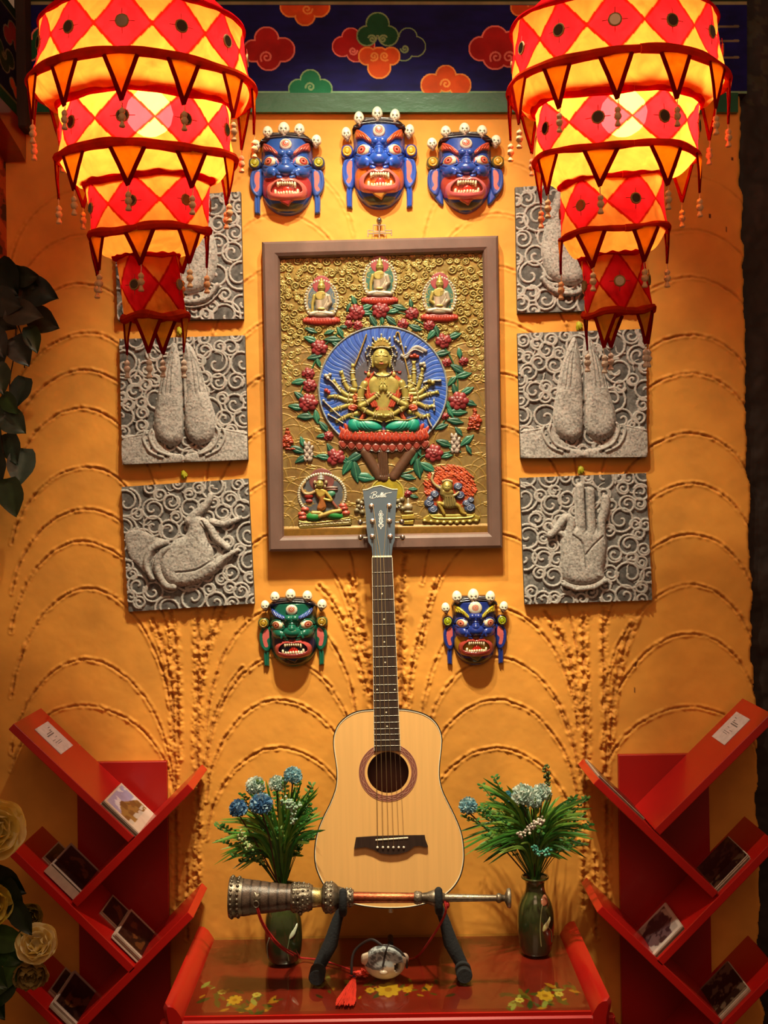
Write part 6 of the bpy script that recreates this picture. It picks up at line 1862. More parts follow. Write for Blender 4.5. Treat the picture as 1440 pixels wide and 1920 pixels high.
    m = MB(); pp = P(838, 1697, HY - .004); m.ball(pp, (.006, .005, .008), 10, 8); m.build('cord_knot', M_CORD, t)
    return onT
M_SILV = vmat('tarnished_silver', 0.38, 0, 0.35, 120, 0.5)
onT = horn()
# ================================================================ fish-shaped ocarina with red tassel
def ocarina():
    c = onT(722, 1838, 0); R = .0385
    ctr = Vector((c.x, c.y + .012, ZG + .036))
    t = thing('ceramic_ocarina', 'round ceramic vessel flute shaped like a fish head, grey mottled top, on the altar table', 'ocarina', (ctr.x, ctr.y, ZG))
    W, Gy, Dk = C('c8b49c'), C('5e6264'), C('2c2e30')
    def fn(d):
        q = 1.0 + .06 * d.x * d.x
        n = math.sin(d.x * 11 + 2 * math.sin(d.z * 9)) * math.sin(d.z * 13 + 2 * math.sin(d.x * 8)) * math.cos(d.y * 5)
        col_ = W
        if d.z + .25 * d.x * -1 > .02 + .1 * math.sin(d.x * 5): col_ = Gy if n > -.15 else C('9ca4a6')
        if d.z > .02 and abs(n) < .1: col_ = C('aab0b0')
        hx, hz = d.x - .66, d.z + .08
        if d.y < 0 and math.hypot(hx / .16, hz / .26) < 1: q *= .80; col_ = C('140c08')
        return d * q, col_
    m = MB(); m.ball(ctr, (.043, .036, .036), 64, 48, None, fn); m.build('body', M_BONE, t)
    m = MB(W); m.lathe(ctr + Vector((-.038, -.004, .008)), [(0, .015), (.006, .0125), (.012, .010), (.014, .006)], 20, (-1, -.1, .1), W); m.build('mouthpiece', M_GLAZE, t)
    m = MB(C('b49c8c')); m.ball(ctr + Vector((.043, -.004, .008)), (.010, .012, .012), 16, 12); m.build('tail', M_GLAZE, t)
    m = MB(W); m.ball(ctr + Vector((-.003, -.034, -.010)), (.009, .006, .0055), 14, 10); m.build('lip', M_GLAZE, t)
    m = MB(C('1c0c0a')); pts = []
    for i in range(13):
        a = rad(-20 + i * 13); pts.append(ctr + Vector((-.012 + .022 * (1 - i / 12), -.037 * math.sin(a), -.0345 * math.cos(a) * -1 if False else .035 * math.cos(a + rad(0)))))
    m.tube(pts[:9], .0022, 8, flat=1, up=(0, -1, 0))
    m.tube(cr([tuple(ctr + Vector((-.006, .0, .036))), tuple(ctr + Vector((-.03, .012, .045))), tuple(ctr + Vector((-.06, .02, .025))), tuple(ctr + Vector((-.072, .015, .004))), tuple(Vector((ctr.x - .074, ctr.y + .0, ZG + .003)))], 6), .003, 8)
    m.tube(cr([tuple(ctr + Vector((-.006, .0, .036))), tuple(ctr + Vector((.025, -.006, .032))), tuple(ctr + Vector((.046, -.012, .012))), tuple(ctr + Vector((.048, -.012, -.01)))], 6), .0022, 8)
    m.build('leather_thong', M_MATT, t)
    # tassel lies in front, left
    k0, k1, k2 = onT(686, 1818, .006), onT(664, 1832, .007), onT(645, 1882, .004)
    m = MB(C('d0301c')); rr = random.Random(9)
    for i in range(16):
        a = k0.lerp(k1, rr.random()); m.tube(cr([tuple(a), tuple(a + Vector((rr.uniform(-.016, .016), rr.uniform(-.012, .006), rr.uniform(0, .006)))), tuple(a + Vector((rr.uniform(-.02, .02), rr.uniform(-.014, .008), 0)))], 4), .0009, 4)
    m.ball(k0.lerp(k1, .5), (.014, .009, .006), 12, 8)
    m.build('tassel_head', M_MATT, t)
    m = MB(C('2c2a4c')); m.ball(k1, (.004, .004, .004), 10, 8); m.build('tassel_bead', M_MATT, t)
    m = MB(C('c8301c'))
    dr = (k2 - k1); sd = Vector((dr.y, -dr.x, 0)).normalized()
    for i in range(120):
        w_ = rr.uniform(-1, 1); h_ = rr.uniform(0, 1)
        e = k1 + dr * rr.uniform(.8, 1.05) + sd * w_ * .021 ; e.z = ZG + .0012 + .004 * (1 - abs(w_)) * h_
        mid = k1.lerp(e, .5) + sd * rr.uniform(-.004, .004); mid.z = ZG + .002 + .009 * (1 - w_ * w_) * h_
        m.tube(cr([tuple(k1 + sd * w_ * .003), tuple(mid), tuple(e)], 3), .0010, 4)
    m.build('tassel', M_MATT, t)
ocarina()
# ================================================================ vases and bouquets
def ribbon(m, pts, widths, up, c0, c1=None, fold=.25):
    """tapered, folded blade; pts 3D, up = facing direction"""
    pts = [Vector(p) for p in pts]; n = len(pts); vs, cs, fs = [], [], []
    for i, p in enumerate(pts):
        tg = (pts[min(i + 1, n - 1)] - pts[max(i - 1, 0)]).normalized()
        s = tg.cross(Vector(up)); s = s.normalized() if s.length > 1e-6 else Vector((1, 0, 0))
        nn = s.cross(tg)
        w_ = widths[i]
        vs += [p - s * w_, p + nn * w_ * fold, p + s * w_]
        q = i / (n - 1); c = tuple(a + (b - a) * q for a, b in zip(c0, c1 or c0)); cs += [c, c, c]
    for i in range(n - 1):
        a = i * 3; fs += [[a, a + 1, a + 4, a + 3], [a + 1, a + 2, a + 5, a + 4]]
    m.add(vs, fs, cs)
def glazed_vase(label, cx, ybase, Yc, prof, deco):
    k = (Yc + DIST) / FOC; b = P(cx, ybase, Yc); b.z = ZG
    t = thing('glazed_vase', label, 'vase', tuple(b), 'dark green glazed vases on the altar table')
    m = MB(C('26301c')); pr = []
    for (h, r_) in prof: pr.append((h * k, r_ * k, C('2c2f14') if h < 90 else C('3a4220')))
    n = len(pr); pr2 = cr([(a, b_, 0) for a, b_, _ in pr], 5)
    hmax = pr[-1][0]
    P_ = [(max(0, v.x), v.y, tuple(a + (c - a) * min(1, max(0, v.x / hmax)) for a, c in zip(C('1c2214'), C('454c26')))) for v in pr2]
    inner = [(q[0] - .001, q[1] - .003, q[2]) for q in P_[::-1][:14]]
    m.lathe(b, P_ + inner, 48, (0, 0, 1), None, 1, lambda th, tt: .02 * math.cos(6 * th) * max(0, 1 - tt / (hmax * .8)), closed=True)
    m.build('vase_body', M_VASE, t)
    # raised leaf sprig decoration
    rad_at = lambda h: np.interp(h, [q[0] for q in P_], [q[1] for q in P_])
    def S(dx, h): 
        h = h * k; r_ = float(rad_at(h)); x = max(-.98, min(.98, dx * k / r_)) * r_; return Vector((b.x + x, b.y - math.sqrt(max(0, r_ * r_ - x * x)) - .0008, b.z + h))
    for (kind, pts, w_, cl) in deco:
        m = MB(C(cl))
        pp = [S(*p) for p in pts]
        if kind == 'line': m.tube(cr([tuple(p) for p in pp], 5), w_, 6)
        else:
            q = cr([tuple(p) for p in pp], 5); nq = len(q)
            m.tube(q, [w_ * math.sin(math.pi * (i + .6) / (nq + .2)) for i in range(nq)], 8, flat=.35, up=(0, -1, 0))
        m.build('leaf_ornament', M_GLAZE, t)
    return b, hmax
M_VASE = vmat('dark_green_glaze', 0.14, 0.8, 0.35, 18, 0)
vprofR = [(0, 25), (4, 28), (20, 31), (50, 34), (80, 33), (100, 27), (112, 20), (124, 17.5), (134, 19), (140, 26), (143, 25)]
vprofL = [(0, 24), (4, 28), (20, 33), (50, 35), (80, 33), (100, 27), (112, 20), (124, 17.5), (134, 19), (140, 26), (143, 25)]
bR, hR = glazed_vase('dark green glazed vase with a raised leaf sprig and pink bud, right of the stand', 1005, 1786, -.135, vprofR,
                     [('line', [(6, 22), (4, 50), (6, 80), (10, 98)], .0012, '8a8a58'), ('leaf', [(10, 50), (15, 60), (22, 70)], .0062, 'b8b078'), ('leaf', [(14, 58), (20, 66), (24, 74)], .004, 'c8c08c'), ('line', [(28, 24), (27, 44), (20, 56)], .001, '8a8a58'), ('leaf', [(10, 96), (14, 103), (16, 112)], .0085, 'c07a5a')])
bL, hL = glazed_vase('dark green glazed vase with a pale leaf ornament, behind the trumpet bell', 532, 1800, -.165, vprofL,
                     [('leaf', [(14, 52), (20, 62), (27, 74)], .0055, 'b8bca0'), ('leaf', [(18, 58), (24, 68), (28, 76)], .0035, 'c8ccb0'), ('line', [(12, 10), (10, 30), (14, 52)], .001, '6a7a58'), ('line', [(-28, 10), (-29, 34), (-24, 52)], .0012, '8a9478')])
def bouquet(b, h, label_g, side, fl, ext, sprigs, seed):
    rs = random.Random(seed)
    mouth = Vector((b.x, b.y, b.z + h))
    Ysh = b.y
    t = thing('grass_bunch', label_g, 'artificial grass', tuple(mouth + Vector((0, 0, -.05))), 'green filler bunches in the two vases')
    GC = ['2a6420', '3c7c2c', '4c8c34', '74a038', '24501e', '8aa848']
    # blades in clumps
    groups = {'grass_clump': []}
    for gi in range(7):
        m = MB()
        for i in range(34):
            x, y = ext(rs)
            e = P(x, y, Ysh + rs.uniform(-.10, .07))
            d = e - mouth
            droop = rs.uniform(.0, .03)
            mid = mouth + d * .5 + Vector((d.x * -.12, 0, abs(d.x) * .30 + .01))
            base = mouth + Vector((rs.uniform(-.010, .010), rs.uniform(-.010, .010), -.03))
            pts = cr([tuple(base), tuple(mouth + Vector((d.x * .08, d.y * .1, .02))), tuple(mid), tuple(e + Vector((0, 0, -droop)))], 4)
            n = len(pts); W = rs.uniform(.0014, .0034)
            ws = [W * (.5 + .9 * math.sin(math.pi * (.15 + .8 * i_ / (n - 1)))) if i_ < n - 1 else .0002 for i_ in range(n)]
            ribbon(m, pts, ws, (rs.uniform(-.6, .6), -1, rs.uniform(0, .6)), C(rs.choice(GC[:5])), C(rs.choice(GC[1:])))
        m.build('grass_clump', M_LEAF, t)
    for gi in range(3):
        m = MB()
        for i in range(9):
            x, y = ext(rs); e = P(x, y, Ysh + rs.uniform(-.08, .06)); d = e - mouth
            pts = cr([tuple(mouth + Vector((0, 0, -.02))), tuple(mouth + d * .5 + Vector((0, 0, .02))), tuple(e)], 8)
            m.tube(pts, .0009, 4, C('3a5a20'))
            for q in range(7, len(pts)):
                for s in (-1, 1):
                    o = Vector((s * rs.uniform(.006, .012), rs.uniform(-.008, .008), rs.uniform(.0, .010)))
                    ribbon(m, [pts[q], pts[q] + o * .6, pts[q] + o], [.0008, .0034, .0004], (0, -1, .2), C(rs.choice(['3a7a34', '56944a', '2c6a2c', '7a9a4a'])))
        m.build('leafy_sprig', M_LEAF, t)
    for (pts_, c_) in sprigs:
        m = MB(); pp = cr([tuple(P(x, y, Ysh - .09)) for x, y in pts_], 6)
        m.tube(pp, .001, 4, C('4a5a34'))
        for p in pp:
            for _ in range(3):
                m.ball(p + Vector((rs.uniform(-.007, .007), rs.uniform(-.006, .006), rs.uniform(-.007, .007))), rs.uniform(.0022, .0036), 8, 6, C(rs.choice(c_)))
        m.build('berry_sprig', M_BONE, t)
    for (lb, x, y, q, Yo, pal) in fl:
        c = P(x, y, Ysh + Yo); k = (Ysh + Yo + DIST) / FOC; R = q * k
        f = thing('carnation', lb, 'artificial flower', tuple(c), 'round blue and white flowers in the vases')
        m = MB()
        rs2 = random.Random(int(x * 7 + y))
        m.ball(c, R * .72, 16, 12, C(pal[-1]))
        N = 130
        for i in range(N):
            z = 1 - 1.75 * (i + .5) / N; a = i * 2.39996
            rr = math.sqrt(max(0, 1 - z * z)); d = Vector((rr * math.cos(a), rr * math.sin(a), z))
            s = d.cross(Vector((rs2.uniform(-1, 1), rs2.uniform(-1, 1), rs2.uniform(-1, 1)))).normalized()
            u = d.cross(s)
            o = c + d * R * .62
            cl = C(rs2.choice(pal))
            L = R * rs2.uniform(.36, .5); w_ = R * rs2.uniform(.13, .2)
            tip = o + d * L + u * rs2.uniform(-.12, .12) * R
            m.add([o - s * w_ * .5, o + s * w_ * .5, o + d * L * .7 + s * w_ + u * w_ * .3, tip + s * w_ * .5, tip - s * w_ * .5 + u * w_ * .3, o + d * L * .7 - s * w_], [[0, 1, 2, 5], [5, 2, 3, 4]], cl)
        m.build('bloom', M_PETAL, f, smooth=False)
        m = MB(C('2c3a1c')); m.tube(cr([tuple(c - Vector((0, 0, R * .6))), tuple(c.lerp(mouth, .4) + Vector((0, 0, -.01))), tuple(mouth + Vector((rs2.uniform(-.008, .008), rs2.uniform(-.008, .008), -.03)))], 6), .0017, 6, C('4a3020')); 
        m.build('stem', M_LEAF, f)
        m = MB(); m.lathe(c - Vector((0, 0, R * .9)), [(0, .003), (.006, .007), (.012, R * .5)], 12, (0, 0, 1), C('3a4a24')); m.build('calyx', M_LEAF, f)
BL = ['8fb4cc', '6c98bc', '4c7ca8', 'a8c8d8', '5a88b4', '3c6490']; WH = ['dfe6da', 'c8d6cc', 'b0c4bc', 'e8ece0', '9ab4a8']; LB = ['a4c8cc', '7cacb8', 'c4dcdc', '6a9cae', '8cb8c4']
DB = ['4a78a8', '3a6290', '6a98c0', '2c4c74', '86acc8']
def extL(rs):
    if rs.random() < .16: return rs.uniform(540, 602), rs.uniform(1462, 1530)
    a = rs.uniform(-1.4, 1.05); R = rs.uniform(.5, 1.05)
    x, y = 514 + 118 * R * math.sin(a), 1640 - 178 * R * math.cos(a) ** .8 if math.cos(a) > 0 else 1640
    return x, y + rs.uniform(-8, 14)
def extR(rs):
    if rs.random() < .2: return (rs.uniform(895, 950), rs.uniform(1450, 1520)) if rs.random() < .5 else (rs.uniform(1040, 1115), rs.uniform(1480, 1550))
    a = rs.uniform(-1.3, 1.25); R = rs.uniform(.5, 1.08)
    x, y = 990 + 134 * R * math.sin(a), 1640 - 168 * R * max(0, math.cos(a)) ** .8
    return x, y + rs.uniform(-8, 14)
bouquet(bL, hL, 'bunch of green plastic grass and leafy sprigs in the left vase', -1,
        [('small blue round flower, highest in the left vase', 549, 1455, 17, -.03, LB), ('white-green round flower beside the highest blue one, left vase', 519, 1470, 16, -.02, WH), ('white round flower at the upper left of the left vase', 479, 1474, 18, -.05, WH),
         ('blue round flower in the middle of the left vase, under the white one', 490, 1508, 21, -.09, BL), ('darker blue round flower lowest at the left in the left vase', 447, 1516, 17, -.07, DB)], extL,
        [([(540, 1500), (548, 1520), (552, 1540)], ['8aa894', 'a8b8a0']), ([(530, 1505), (545, 1508), (560, 1512)], ['7a9a7a', '9ab49a']), ([(452, 1560), (460, 1580), (470, 1590)], ['a8a878', '7a9a5a'])], 21)
bouquet(bR, hR, 'bunch of green plastic grass and leafy sprigs in the right vase', 1,
        [('blue round flower standing apart, far left of the right vase', 878, 1512, 17, -.03, LB), ('large pale green-white flower in the middle of the right vase', 981, 1492, 22, -.05, WH), ('pale white flower at the right of the large one, right vase', 1016, 1487, 18, -.03, WH),
         ('pale flower low behind the large one in the right vase', 1000, 1502, 15, -.06, ['b8c8c0', '9ab4ac', 'd0dcd4']), ('small teal flower left of the large pale one, right vase', 955, 1494, 12, -.01, ['4c98a8', '7ab8c0', '3a7a8c'])], extR,
        [([(975, 1568), (990, 1556), (1005, 1546), (1016, 1534)], ['b8a89a', 'd8ccbc', '9a8a80']), ([(1000, 1590), (1012, 1600), (1030, 1596)], ['3c8a7a', '5aa890']), ([(1022, 1440), (1026, 1456), (1028, 1470)], ['3a4a1c', '5a6a2c'])], 22)
# ================================================================ trailing vine on the upper left
def heart_leaf(m, c, L, W, ang, tiltx, tilty, c0, rs):
    """c: attachment; ang: direction of the tip in the wall plane (0 = down)"""
    d = Vector((math.sin(ang), 0, -math.cos(ang))); s = Vector((math.cos(ang), 0, math.sin(ang))); nrm = Vector((0, -1, 0))
    d = (d + nrm * tiltx).normalized(); s = (s + nrm * tilty).normalized(); nn = s.cross(d)
    if nn.y > 0: nn = -nn
    us = [0, .06, .14, .26, .4, .55, .7, .84, .94, 1.0]; ws = [.0, .62, .86, 1.0, .98, .86, .64, .38, .16, .0]; back = [-.0, -.10, -.08, 0, 0, 0, 0, 0, 0, 0]
    vs, fs, cs = [], [], []; K = 6
    for i, u in enumerate(us):
        for j in range(-K // 2, K // 2 + 1):
            v = j / (K / 2); w_ = ws[i] * W / 2 * v
            off = (back[i] * L * abs(v)) - (.12 * L * abs(v) * max(0, .25 - u) * 4)
            p = Vector(c) + d * (u * L + off) + s * w_ + nn * (.10 * W * abs(v) ** 1.2 - .16 * L * u * u + .015 * W * math.sin(u * 14 + v * 4))
            vs.append(p); kk = .8 + .4 * (1 - abs(v)); cs.append(tuple(x for x in c0))
            if j == 0: cs[-1] = tuple(min(1, x * 1.5) for x in c0[:3]) + (0,)
    n = K + 1
    for i in range(len(us) - 1):
        for j in range(K): fs.append([i * n + j, i * n + j + 1, (i + 1) * n + j + 1, (i + 1) * n + j])
    m.add(vs, fs, cs)
def vine():
    t = thing('trailing_vine', 'dark green heart-leaved artificial vine hanging down at the left edge', 'vine', tuple(P(10, 520, -.12)))
    rs = random.Random(3)
    for pts in ([(0, 505), (22, 560), (30, 640), (18, 720), (24, 800), (20, 880)], [(-20, 520), (0, 600), (8, 700), (0, 780), (6, 850)], [(20, 520), (60, 530), (80, 545)], [(30, 600), (44, 640), (46, 690)]):
        m = MB(C('3a2c18')); m.tube(cr([tuple(P(x, y, -.10 - rs.uniform(0, .03))) for x, y in pts], 6), .0016, 6); m.build('vine_stem', M_LEAF, t)
    # x, y (leaf base), length, width, tip angle deg (0 down, 90 right), colour
    lv = [(0, 498, 70, 60, 30, '0f1a0c'), (20, 512, 60, 44, 60, '14200e'), (46, 545, 66, 66, 78, '12180e'), (30, 520, 46, 40, 90, '1a2412'), (-10, 560, 60, 60, 70, '3a3a34'), (-14, 590, 60, 50, 60, '34342c'), (20, 585, 70, 56, 80, '403c34'), (62, 590, 56, 54, 60, '2c2c20'), (56, 618, 50, 34, 20, '26300f'),
          (28, 640, 56, 50, 30, '20261c'), (-6, 640, 56, 50, 10, '1c2814'), (46, 715, 56, 46, -15, '20281e'), (-8, 690, 56, 50, 20, '283018'), (10, 745, 46, 36, 40, '2c4218'), (-4, 765, 60, 54, 40, '1c2812'), (12, 780, 52, 50, 50, '2a3424'),
          (16, 820, 58, 50, 20, '2c3a2c'), (44, 850, 66, 54, -5, '38443a'), (-14, 850, 60, 50, 15, '243024'), (16, 905, 66, 54, 10, '33452c'), (-8, 900, 50, 40, -20, '243424'), (-20, 800, 50, 44, 20, '1c2614'), (-20, 620, 60, 50, 30, '2a2a24'), (-5, 530, 56, 50, 60, '20201a')]
    for (x, y, L, W, a, c_) in lv:
        m = MB(); Yd_ = -.11 - rs.uniform(0, .06); k = (Yd_ + DIST) / FOC
        heart_leaf(m, P(x, y, Yd_), L * k, W * k, rad(a), rs.uniform(.0, .45), rs.uniform(-.35, .35), C(c_), rs)
        m.build('leaf', M_LEAF, t)
vine()
# ================================================================ pale peonies at the lower left
def peony(label, x, y, q, Y, pal, seed, face):
    rs = random.Random(seed); c = P(x, y, Y); k = (Y + DIST) / FOC; R = q * k
    t = thing('artificial_peony', label, 'artificial flower', (c.x, c.y, 0.0), 'pale yellow peonies at the lower left')
    fd = Vector(face).normalized(); u = fd.orthogonal().normalized(); v = fd.cross(u)
    for ring, (n, el, L, W) in enumerate([(6, 1.5, 1.12, 1.15), (6, 1.05, 1.0, 1.0), (6, .7, .84, .82), (5, .35, .62, .62)]):
        for i in range(n):
            a = 2 * math.pi * (i + .5 * (ring % 2)) / n + rs.uniform(-.15, .15)
            ra = u * math.cos(a) + v * math.sin(a); tg = u * -math.sin(a) + v * math.cos(a)
            e = el + rs.uniform(-.12, .12); vs, cs, fs = [], [], []; A, B = 8, 8
            for ii in range(A + 1):
                s_ = ii / A
                ang = e * (1.15 - .5 * s_)
                dirv = ra * math.sin(ang) + fd * math.cos(ang)
                cen = c + ra * R * .04 * ring + dirv * (s_ * R * L) + fd * (.08 * R * s_ * s_)
                for jj in range(B + 1):
                    w_ = (jj / B - .5) * 2; wid = W * R * .62 * math.sin(math.pi * (.12 + .78 * s_)) ** .7
                    p = cen + tg * w_ * wid + dirv.cross(tg) * 0 + fd * (w_ * w_ * .16 * R) - ra * (w_ * w_ * .12 * R) + fd * (.03 * R * math.sin(w_ * 9 + seed + i * 2) * s_ * s_)
                    vs.append(p); cs.append(C(pal[(i + ring) % len(pal)]))
            for ii in range(A):
                for jj in range(B): fs.append([ii * (B + 1) + jj, ii * (B + 1) + jj + 1, (ii + 1) * (B + 1) + jj + 1, (ii + 1) * (B + 1) + jj])
            m = MB(); m.add(vs, fs, cs); m.build('petal', M_PETAL, t)
    m = MB(C('2c4018')); b = c - fd * R * .15
    m.tube(cr([tuple(b), tuple(b + Vector((-.05, .03, -.07))), (min(b.x - .13, -.93), b.y + .03, b.z * .62), (min(b.x - .15, -.95), b.y + .02, 0.0)], 6), .0035, 6); m.build('stem', M_LEAF, t)
    return t
Yp = -.42
peony('large pale yellow peony, highest at the lower left edge', -10, 1556, 62, Yp, ['fff4b0', 'fae898', 'fff6c4', 'f2de84'], 1, (.35, -1, .25))
peony('deeper yellow peony half out of the frame under the highest one', -22, 1692, 46, Yp, ['ead050', 'dcc040', 'f0dc70'], 2, (.4, -1, .1))
peony('cream peony half hidden over the lowest red shelf board, beside a large green leaf', 72, 1776, 42, Yp + .02, ['fff0bc', 'f6e09c', 'fff4cc', 'ead284'], 3, (.1, -.8, .55))
peony('dull yellow peony bud behind the green leaves', 56, 1722, 28, Yp + .08, ['8c7024', '7a6420', '9a8030'], 4, (.2, -.9, .4))
peony('browned cream peony facing down under the cream one', 58, 1812, 36, Yp + .04, ['b49a58', 'a88c4c', 'c0aa6a'], 5, (.2, -.9, -.5))
t = thing('peony_foliage', 'broad green artificial leaves between the pale peonies', 'artificial leaves', tuple(P(0, 1800, Yp)))
rs_ = random.Random(12)
for (x, y, L, W, a, c_) in [(-20, 1752, 84, 58, 80, '3c5a28'), (-20, 1770, 74, 54, 60, '30501f'), (50, 1780, 110, 40, -35, '42602c'), (-30, 1800, 70, 50, 40, '2a441c'), (30, 1700, 60, 44, 30, '1a2812'), (-10, 1640, 70, 60, 60, '101a0c'), (10, 1660, 80, 56, 20, '142010'), (-20, 1860, 60, 44, 30, '1c3014'), (20, 1830, 60, 40, -20, '243c18')]:
    m = MB(); k = (Yp + DIST) / FOC; heart_leaf(m, P(x, y, Yp + rs_.uniform(-.01, .05)), L * k, W * k, rad(a), .2, .1, C(c_), rs_); m.build('leaf', M_LEAF, t)
m = MB(C('22361a')); b = P(-4, 1770, Yp + .03); m.tube(cr([tuple(b + Vector((0, 0, .18))), tuple(b), (b.x - .02, b.y, b.z * .5), (b.x - .03, b.y + .02, 0)], 6), .005, 6); m.build('stalk', M_LEAF, t)
# ================================================================ red zig-zag book stands
YSF = -.2265; YSB = -.018
XM = (P(315, 1425, 0).x + P(1157, 1413, 0).x) / 2
SCARD = []
def shelf(label, mir):
    fx = (lambda v: Vector((2 * XM - v.x, v.y, v.z))) if mir else (lambda v: Vector(v))
    pF = lambda x, y: P(x, y, YSF)
    c = fx(P(231, 1800, -.1))
    t = thing('zigzag_bookshelf', label, 'bookshelf', (c.x, -.12, 0), 'red zig-zag book stands against the wall')
    TH = .0185
    # back panel
    a, b = P(147, 1427, 0), P(315, 1425, 0)
    x0, x1 = a.x, b.x; zt = (a.z + b.z) / 2
    m = MB(); cc = fx(Vector(((x0 + x1) / 2, -.0095, zt / 2))); m.bbox((cc.x, -.0095, zt / 2), (x1 - x0, .017, zt), .0015); m.build('back_panel', M_REDB, t, smooth=False)
    B = {}
    def board(key, p0, p1, up):
        """p0,p1: photo pixels of the front edge's upper line; up=+1 keeps thickness below"""
        q0, q1 = pF(*p0), pF(*p1)
        d = (q1 - q0); d.y = 0; L = d.length; d.normalize(); n = Vector((-d.z, 0, d.x))
        if n.z < 0: n = -n
        vs = []
        m = MB()
        A = [q0, q1, q1 - n * TH, q0 - n * TH]
        Bk = [Vector((v.x, YSB, v.z)) for v in A]
        m.hexa([fx(v) for v in A] + [fx(v) for v in Bk]) if not mir else m.hexa([fx(v) for v in Bk] + [fx(v) for v in A])
        o = m.build('shelf_board', M_RED, t, smooth=False)
        md = o.modifiers.new('bevel', 'BEVEL'); md.width = .0014; md.segments = 2
        B[key] = (q0, d, n, L)
    for k in range(4):
        dy = 241 * k
        if k == 0: board('A', (26, 1356.5), (251, 1569), 1)
        else:
            board('ACEG'[k], (29, 1595 + 241 * (k - 1)), (254, 1815 + 241 * (k - 1)), 1)
    for k in range(3):
        yy = 240 * k
        board('BDF'[k], (134, 1690 + yy), (352, 1470 + yy), 1)
    m = MB(); cc = fx(Vector(((x0 + x1) / 2, 0, 0))); m.bbox((cc.x, -.12, .0125), (x1 - x0 + .05, .21, .025), .003); m.build('plinth', M_REDB, t, smooth=False)
    return B, fx
M_REDB = mat('dark_red_lacquer', '9e100c', 0.4, 0, 5, None, 0.15, 0.08)
BLt, fxL = shelf('tall red zig-zag bookshelf at the left, behind the peonies', False)
BRt, fxR = shelf('tall red zig-zag bookshelf at the right edge', True)
def slab_on(B, fx, key, x0, x1, f0, f1, n0, th):
    """box lying on a board: x0,x1 photo x of the board's front line, f = depth share from the front"""
    q0, d, n, L = B[key]
    def at(x, f, h):
        k = (YSF + DIST) / FOC
        q0px = 720 + q0.x / k
        s = (x - q0px) * k / d.x
        Y = YSF + (YSB - YSF) * f
        v = q0 + d * s + n * h; v.y = Y; return fx(v)
    return at
def card(name, label, cat, group, B, fx, key, x0, x1, f0, f1, n0, th, style, seed, turn=0.0, layers=1):
    at = slab_on(B, fx, key, x0, x1, f0, f1, n0, th)
    ctr = at((x0 + x1) / 2, (f0 + f1) / 2, n0)
    t = thing(name, label, cat, tuple(ctr), group)
    rs = random.Random(seed)
    xm, fm = (x0 + x1) / 2, (f0 + f1) / 2
    ca, sa = math.cos(turn), math.sin(turn); asp = (x1 - x0) / (f1 - f0)
    def T(u, v, h, jx=0, jf=0):
        uu, vv = (u - .5), (v - .5)
        uu, vv = uu * ca - vv * sa, uu * sa + vv * ca
        return at(xm + uu * (x1 - x0) + jx, fm + vv * (f1 - f0) + jf, h)
    m = MB(C('b8a090' if th > .003 else 'c4b4a4'))
    for i in range(layers):
        jx, jf = (rs.uniform(-1.5, 1.5), rs.uniform(-.015, .015)) if layers > 1 else (0, 0)
        h0, h1 = n0 + th * i / layers, n0 + th * (i + .86) / layers
        cl = C(rs.choice(['b8a090', 'a88e7c', 'c4b09e', '6a5040'])) if layers > 1 else None
        m.hexa([T(0, 0, h1, jx, jf), T(1, 0, h1, jx, jf), T(1, 1, h1, jx, jf), T(0, 1, h1, jx, jf), T(0, 0, h0, jx, jf), T(1, 0, h0, jx, jf), T(1, 1, h0, jx, jf), T(0, 1, h0, jx, jf)], cl)
    m.build('paper_block', M_MATT, t, smooth=False)
    N = 40; vs, cs, fs = [], [], []
    gx, gy = np.meshgrid(np.arange(N + 1) / N * 40.0, np.arange(N + 1) / N * 40.0)
    NA_, NB_ = fbm(gx, gy, 12, seed, 4), fbm(gx, gy, 5, seed + 7, 3)
    for j in range(N + 1):
        for i in range(N + 1):
            u, v = i / N, j / N
            vs.append(T(u, v, n0 + th + .0006))
            n, n2 = float(NA_[j, i]), float(NB_[j, i])
            # u runs down the slope, v to the wall; picture "up" is up the slope
            if style == 'mountain':
                if u > .78 or u < .05 or v < .06 or v > .94: c = C('cfc0b0')
                else:
                    c = C('9a9cc4') if n > .42 else C('d4d4e0')
                    if u > .22 + .5 * abs(v - .42) + .1 * n: c = C('6a5428') if n2 > .48 else C('8a7038')
                    if u > .66 and n2 > .55: c = C('b8b4a8')
            elif style == 'dark':
                bd = u > .93 or u < .05 or v < .07 or v > .93
                c = C('b8a496') if bd else C('140c0a')
                if not bd:
                    if abs(v - .5 - .2 * math.sin(u * 6 + seed)) < .10 + .08 * n and .2 < u < .8 and n2 > .42: c = C('5c3418')
                    elif n2 > .6: c = C('2c1a12')
            elif style == 'darkfull':
                c = C('1a0e0c')
                if n2 > .56: c = C('4a3424')
                if u > .9: c = C('a89484')
            elif style == 'sketch':
                bd = u > .86 or u < .06 or v < .1 or v > .93
                c = C('c8bab4') if bd else C('a89c98')
                d_ = math.hypot(u - .48, v - .5)
                if not bd and d_ < .42 * (.55 + .9 * n): c = C('2c2028') if n2 > .4 else C('5a464c')
                if not bd and d_ > .52 and n > .5: c = C('4a2c20')
            elif style == 'brown':
                bd = u > .94 or v < .05 or v > .95
                c = C('8a7460') if bd else (C('2a1a12') if n2 < .52 else C('6a5644'))
            else:
                c = C('c8bcc0')
            cs.append(c)
    for j in range(N):
        for i in range(N):
            f = [j * (N + 1) + i, j * (N + 1) + i + 1, (j + 1) * (N + 1) + i + 1, (j + 1) * (N + 1) + i]
            fs.append(f if fx is fxL else f[::-1])
    m = MB(); m.add(vs, fs, cs); m.build('printed_cover', M_GLAZE2 if style != 'paper' else M_MATT, t)
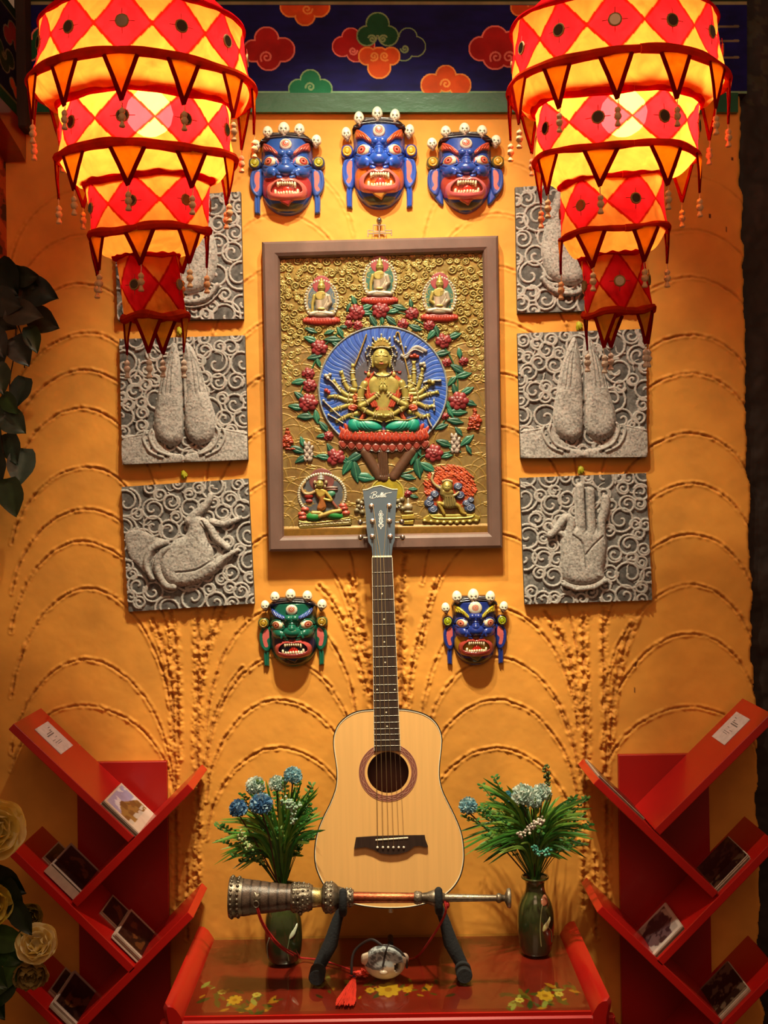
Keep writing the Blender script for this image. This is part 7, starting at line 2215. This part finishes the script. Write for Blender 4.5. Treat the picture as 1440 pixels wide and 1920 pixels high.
    if style == 'paper':
        m = MB(); 
        for (v, a, b, w_) in ((.16, .22, .34, .012), (.24, .3, .38, .02), (.3, .3, .7, .014), (.36, .3, .78, .022), (.5, .3, .42, .008), (.56, .55, .75, .008), (.64, .3, .7, .008), (.7, .32, .62, .008)):
            # lines of grey print, running across the slip
            p = [T(a_, 1 - v_, n0 + th + .0010) for a_, v_ in ((.5 - (b - .5), v), (.5 - (a - .5), v), (.5 - (a - .5), v + w_ * 1.6), (.5 - (b - .5), v + w_ * 1.6))]
            q = [T(v2, a2, n0 + th + .0010) for v2, a2 in ((v, 1 - b), (v, 1 - a), (v + w_ * 1.6, 1 - a), (v + w_ * 1.6, 1 - b))]
            m.prism(q, (0, 0, -.0003))
        m.build('printed_lines', M_INK, t, smooth=False)
    return t
GP = 'picture books and card stacks on the red shelves'
card('paper_notice', 'white paper slip with grey print stuck on the top board of the left shelf', 'paper', 'paper slips on the top boards', BLt, fxL, 'A', 43, 93, .3, .8, .0002, .0006, 'paper', 1)
card('paper_notice', 'white paper slip with grey print stuck on the top board of the right shelf', 'paper', 'paper slips on the top boards', BRt, fxR, 'A', 43, 93, .3, .8, .0002, .0006, 'paper', 2)
card('card_stack', 'stack of postcards with a mountain building on top, top of the left shelf', 'postcards', GP, BLt, fxL, 'A', 180, 245, .02, .84, .0, .012, 'mountain', 3, 0, 8)
card('picture_book', 'thin dark card lying partly under the thick book, second board of the left shelf', 'book', GP, BLt, fxL, 'C', 52, 96, .34, .95, .0, .004, 'dark', 4)
card('picture_book', 'thick book with dark cover and white edge, second board of the left shelf', 'book', GP, BLt, fxL, 'C', 66, 128, .08, .88, .0045, .024, 'dark', 5, 0, 1)
card('picture_book', 'dark-covered card leaning at the upper end of the middle shelf corner, left shelf', 'book', GP, BLt, fxL, 'C', 160, 208, .36, .95, .0, .004, 'dark', 6)
card('card_stack', 'stack of dark photo cards in the middle corner of the left shelf', 'postcards', GP, BLt, fxL, 'C', 192, 246, .08, .86, .0045, .013, 'dark', 7, 0, 6)
card('picture_book', 'smaller dark book beside the big one, lowest visible board of the left shelf', 'book', GP, BLt, fxL, 'E', 62, 104, .3, .95, .0, .006, 'dark', 8)
card('picture_book', 'big dark book with an orange figure, lowest visible board of the left shelf', 'book', GP, BLt, fxL, 'E', 74, 128, .02, .9, .0065, .014, 'dark', 9, 0, 3)
card('card_stack', 'dark picture cards on the second board of the right shelf', 'postcards', GP, BRt, fxR, 'C', 58, 126, .08, .80, .0, .012, 'darkfull', 10, 0, 6)
card('card_stack', 'pale cards with a dark ink figure in the middle corner of the right shelf', 'postcards', GP, BRt, fxR, 'C', 186, 250, .04, .80, .0, .009, 'sketch', 11, 0, 4)
card('picture_book', 'dark brown book on the lowest visible board of the right shelf', 'book', GP, BRt, fxR, 'E', 62, 126, .06, .80, .0, .012, 'brown', 12, 0, 2)
# magazines resting on the rising board of the right shelf
card('magazine', 'thin magazines seen edge-on, top left corner of the right shelf', 'magazine', GP, BRt, fxR, 'B', 262, 346, .03, .85, .0, .006, 'darkfull', 13, 0, 3)
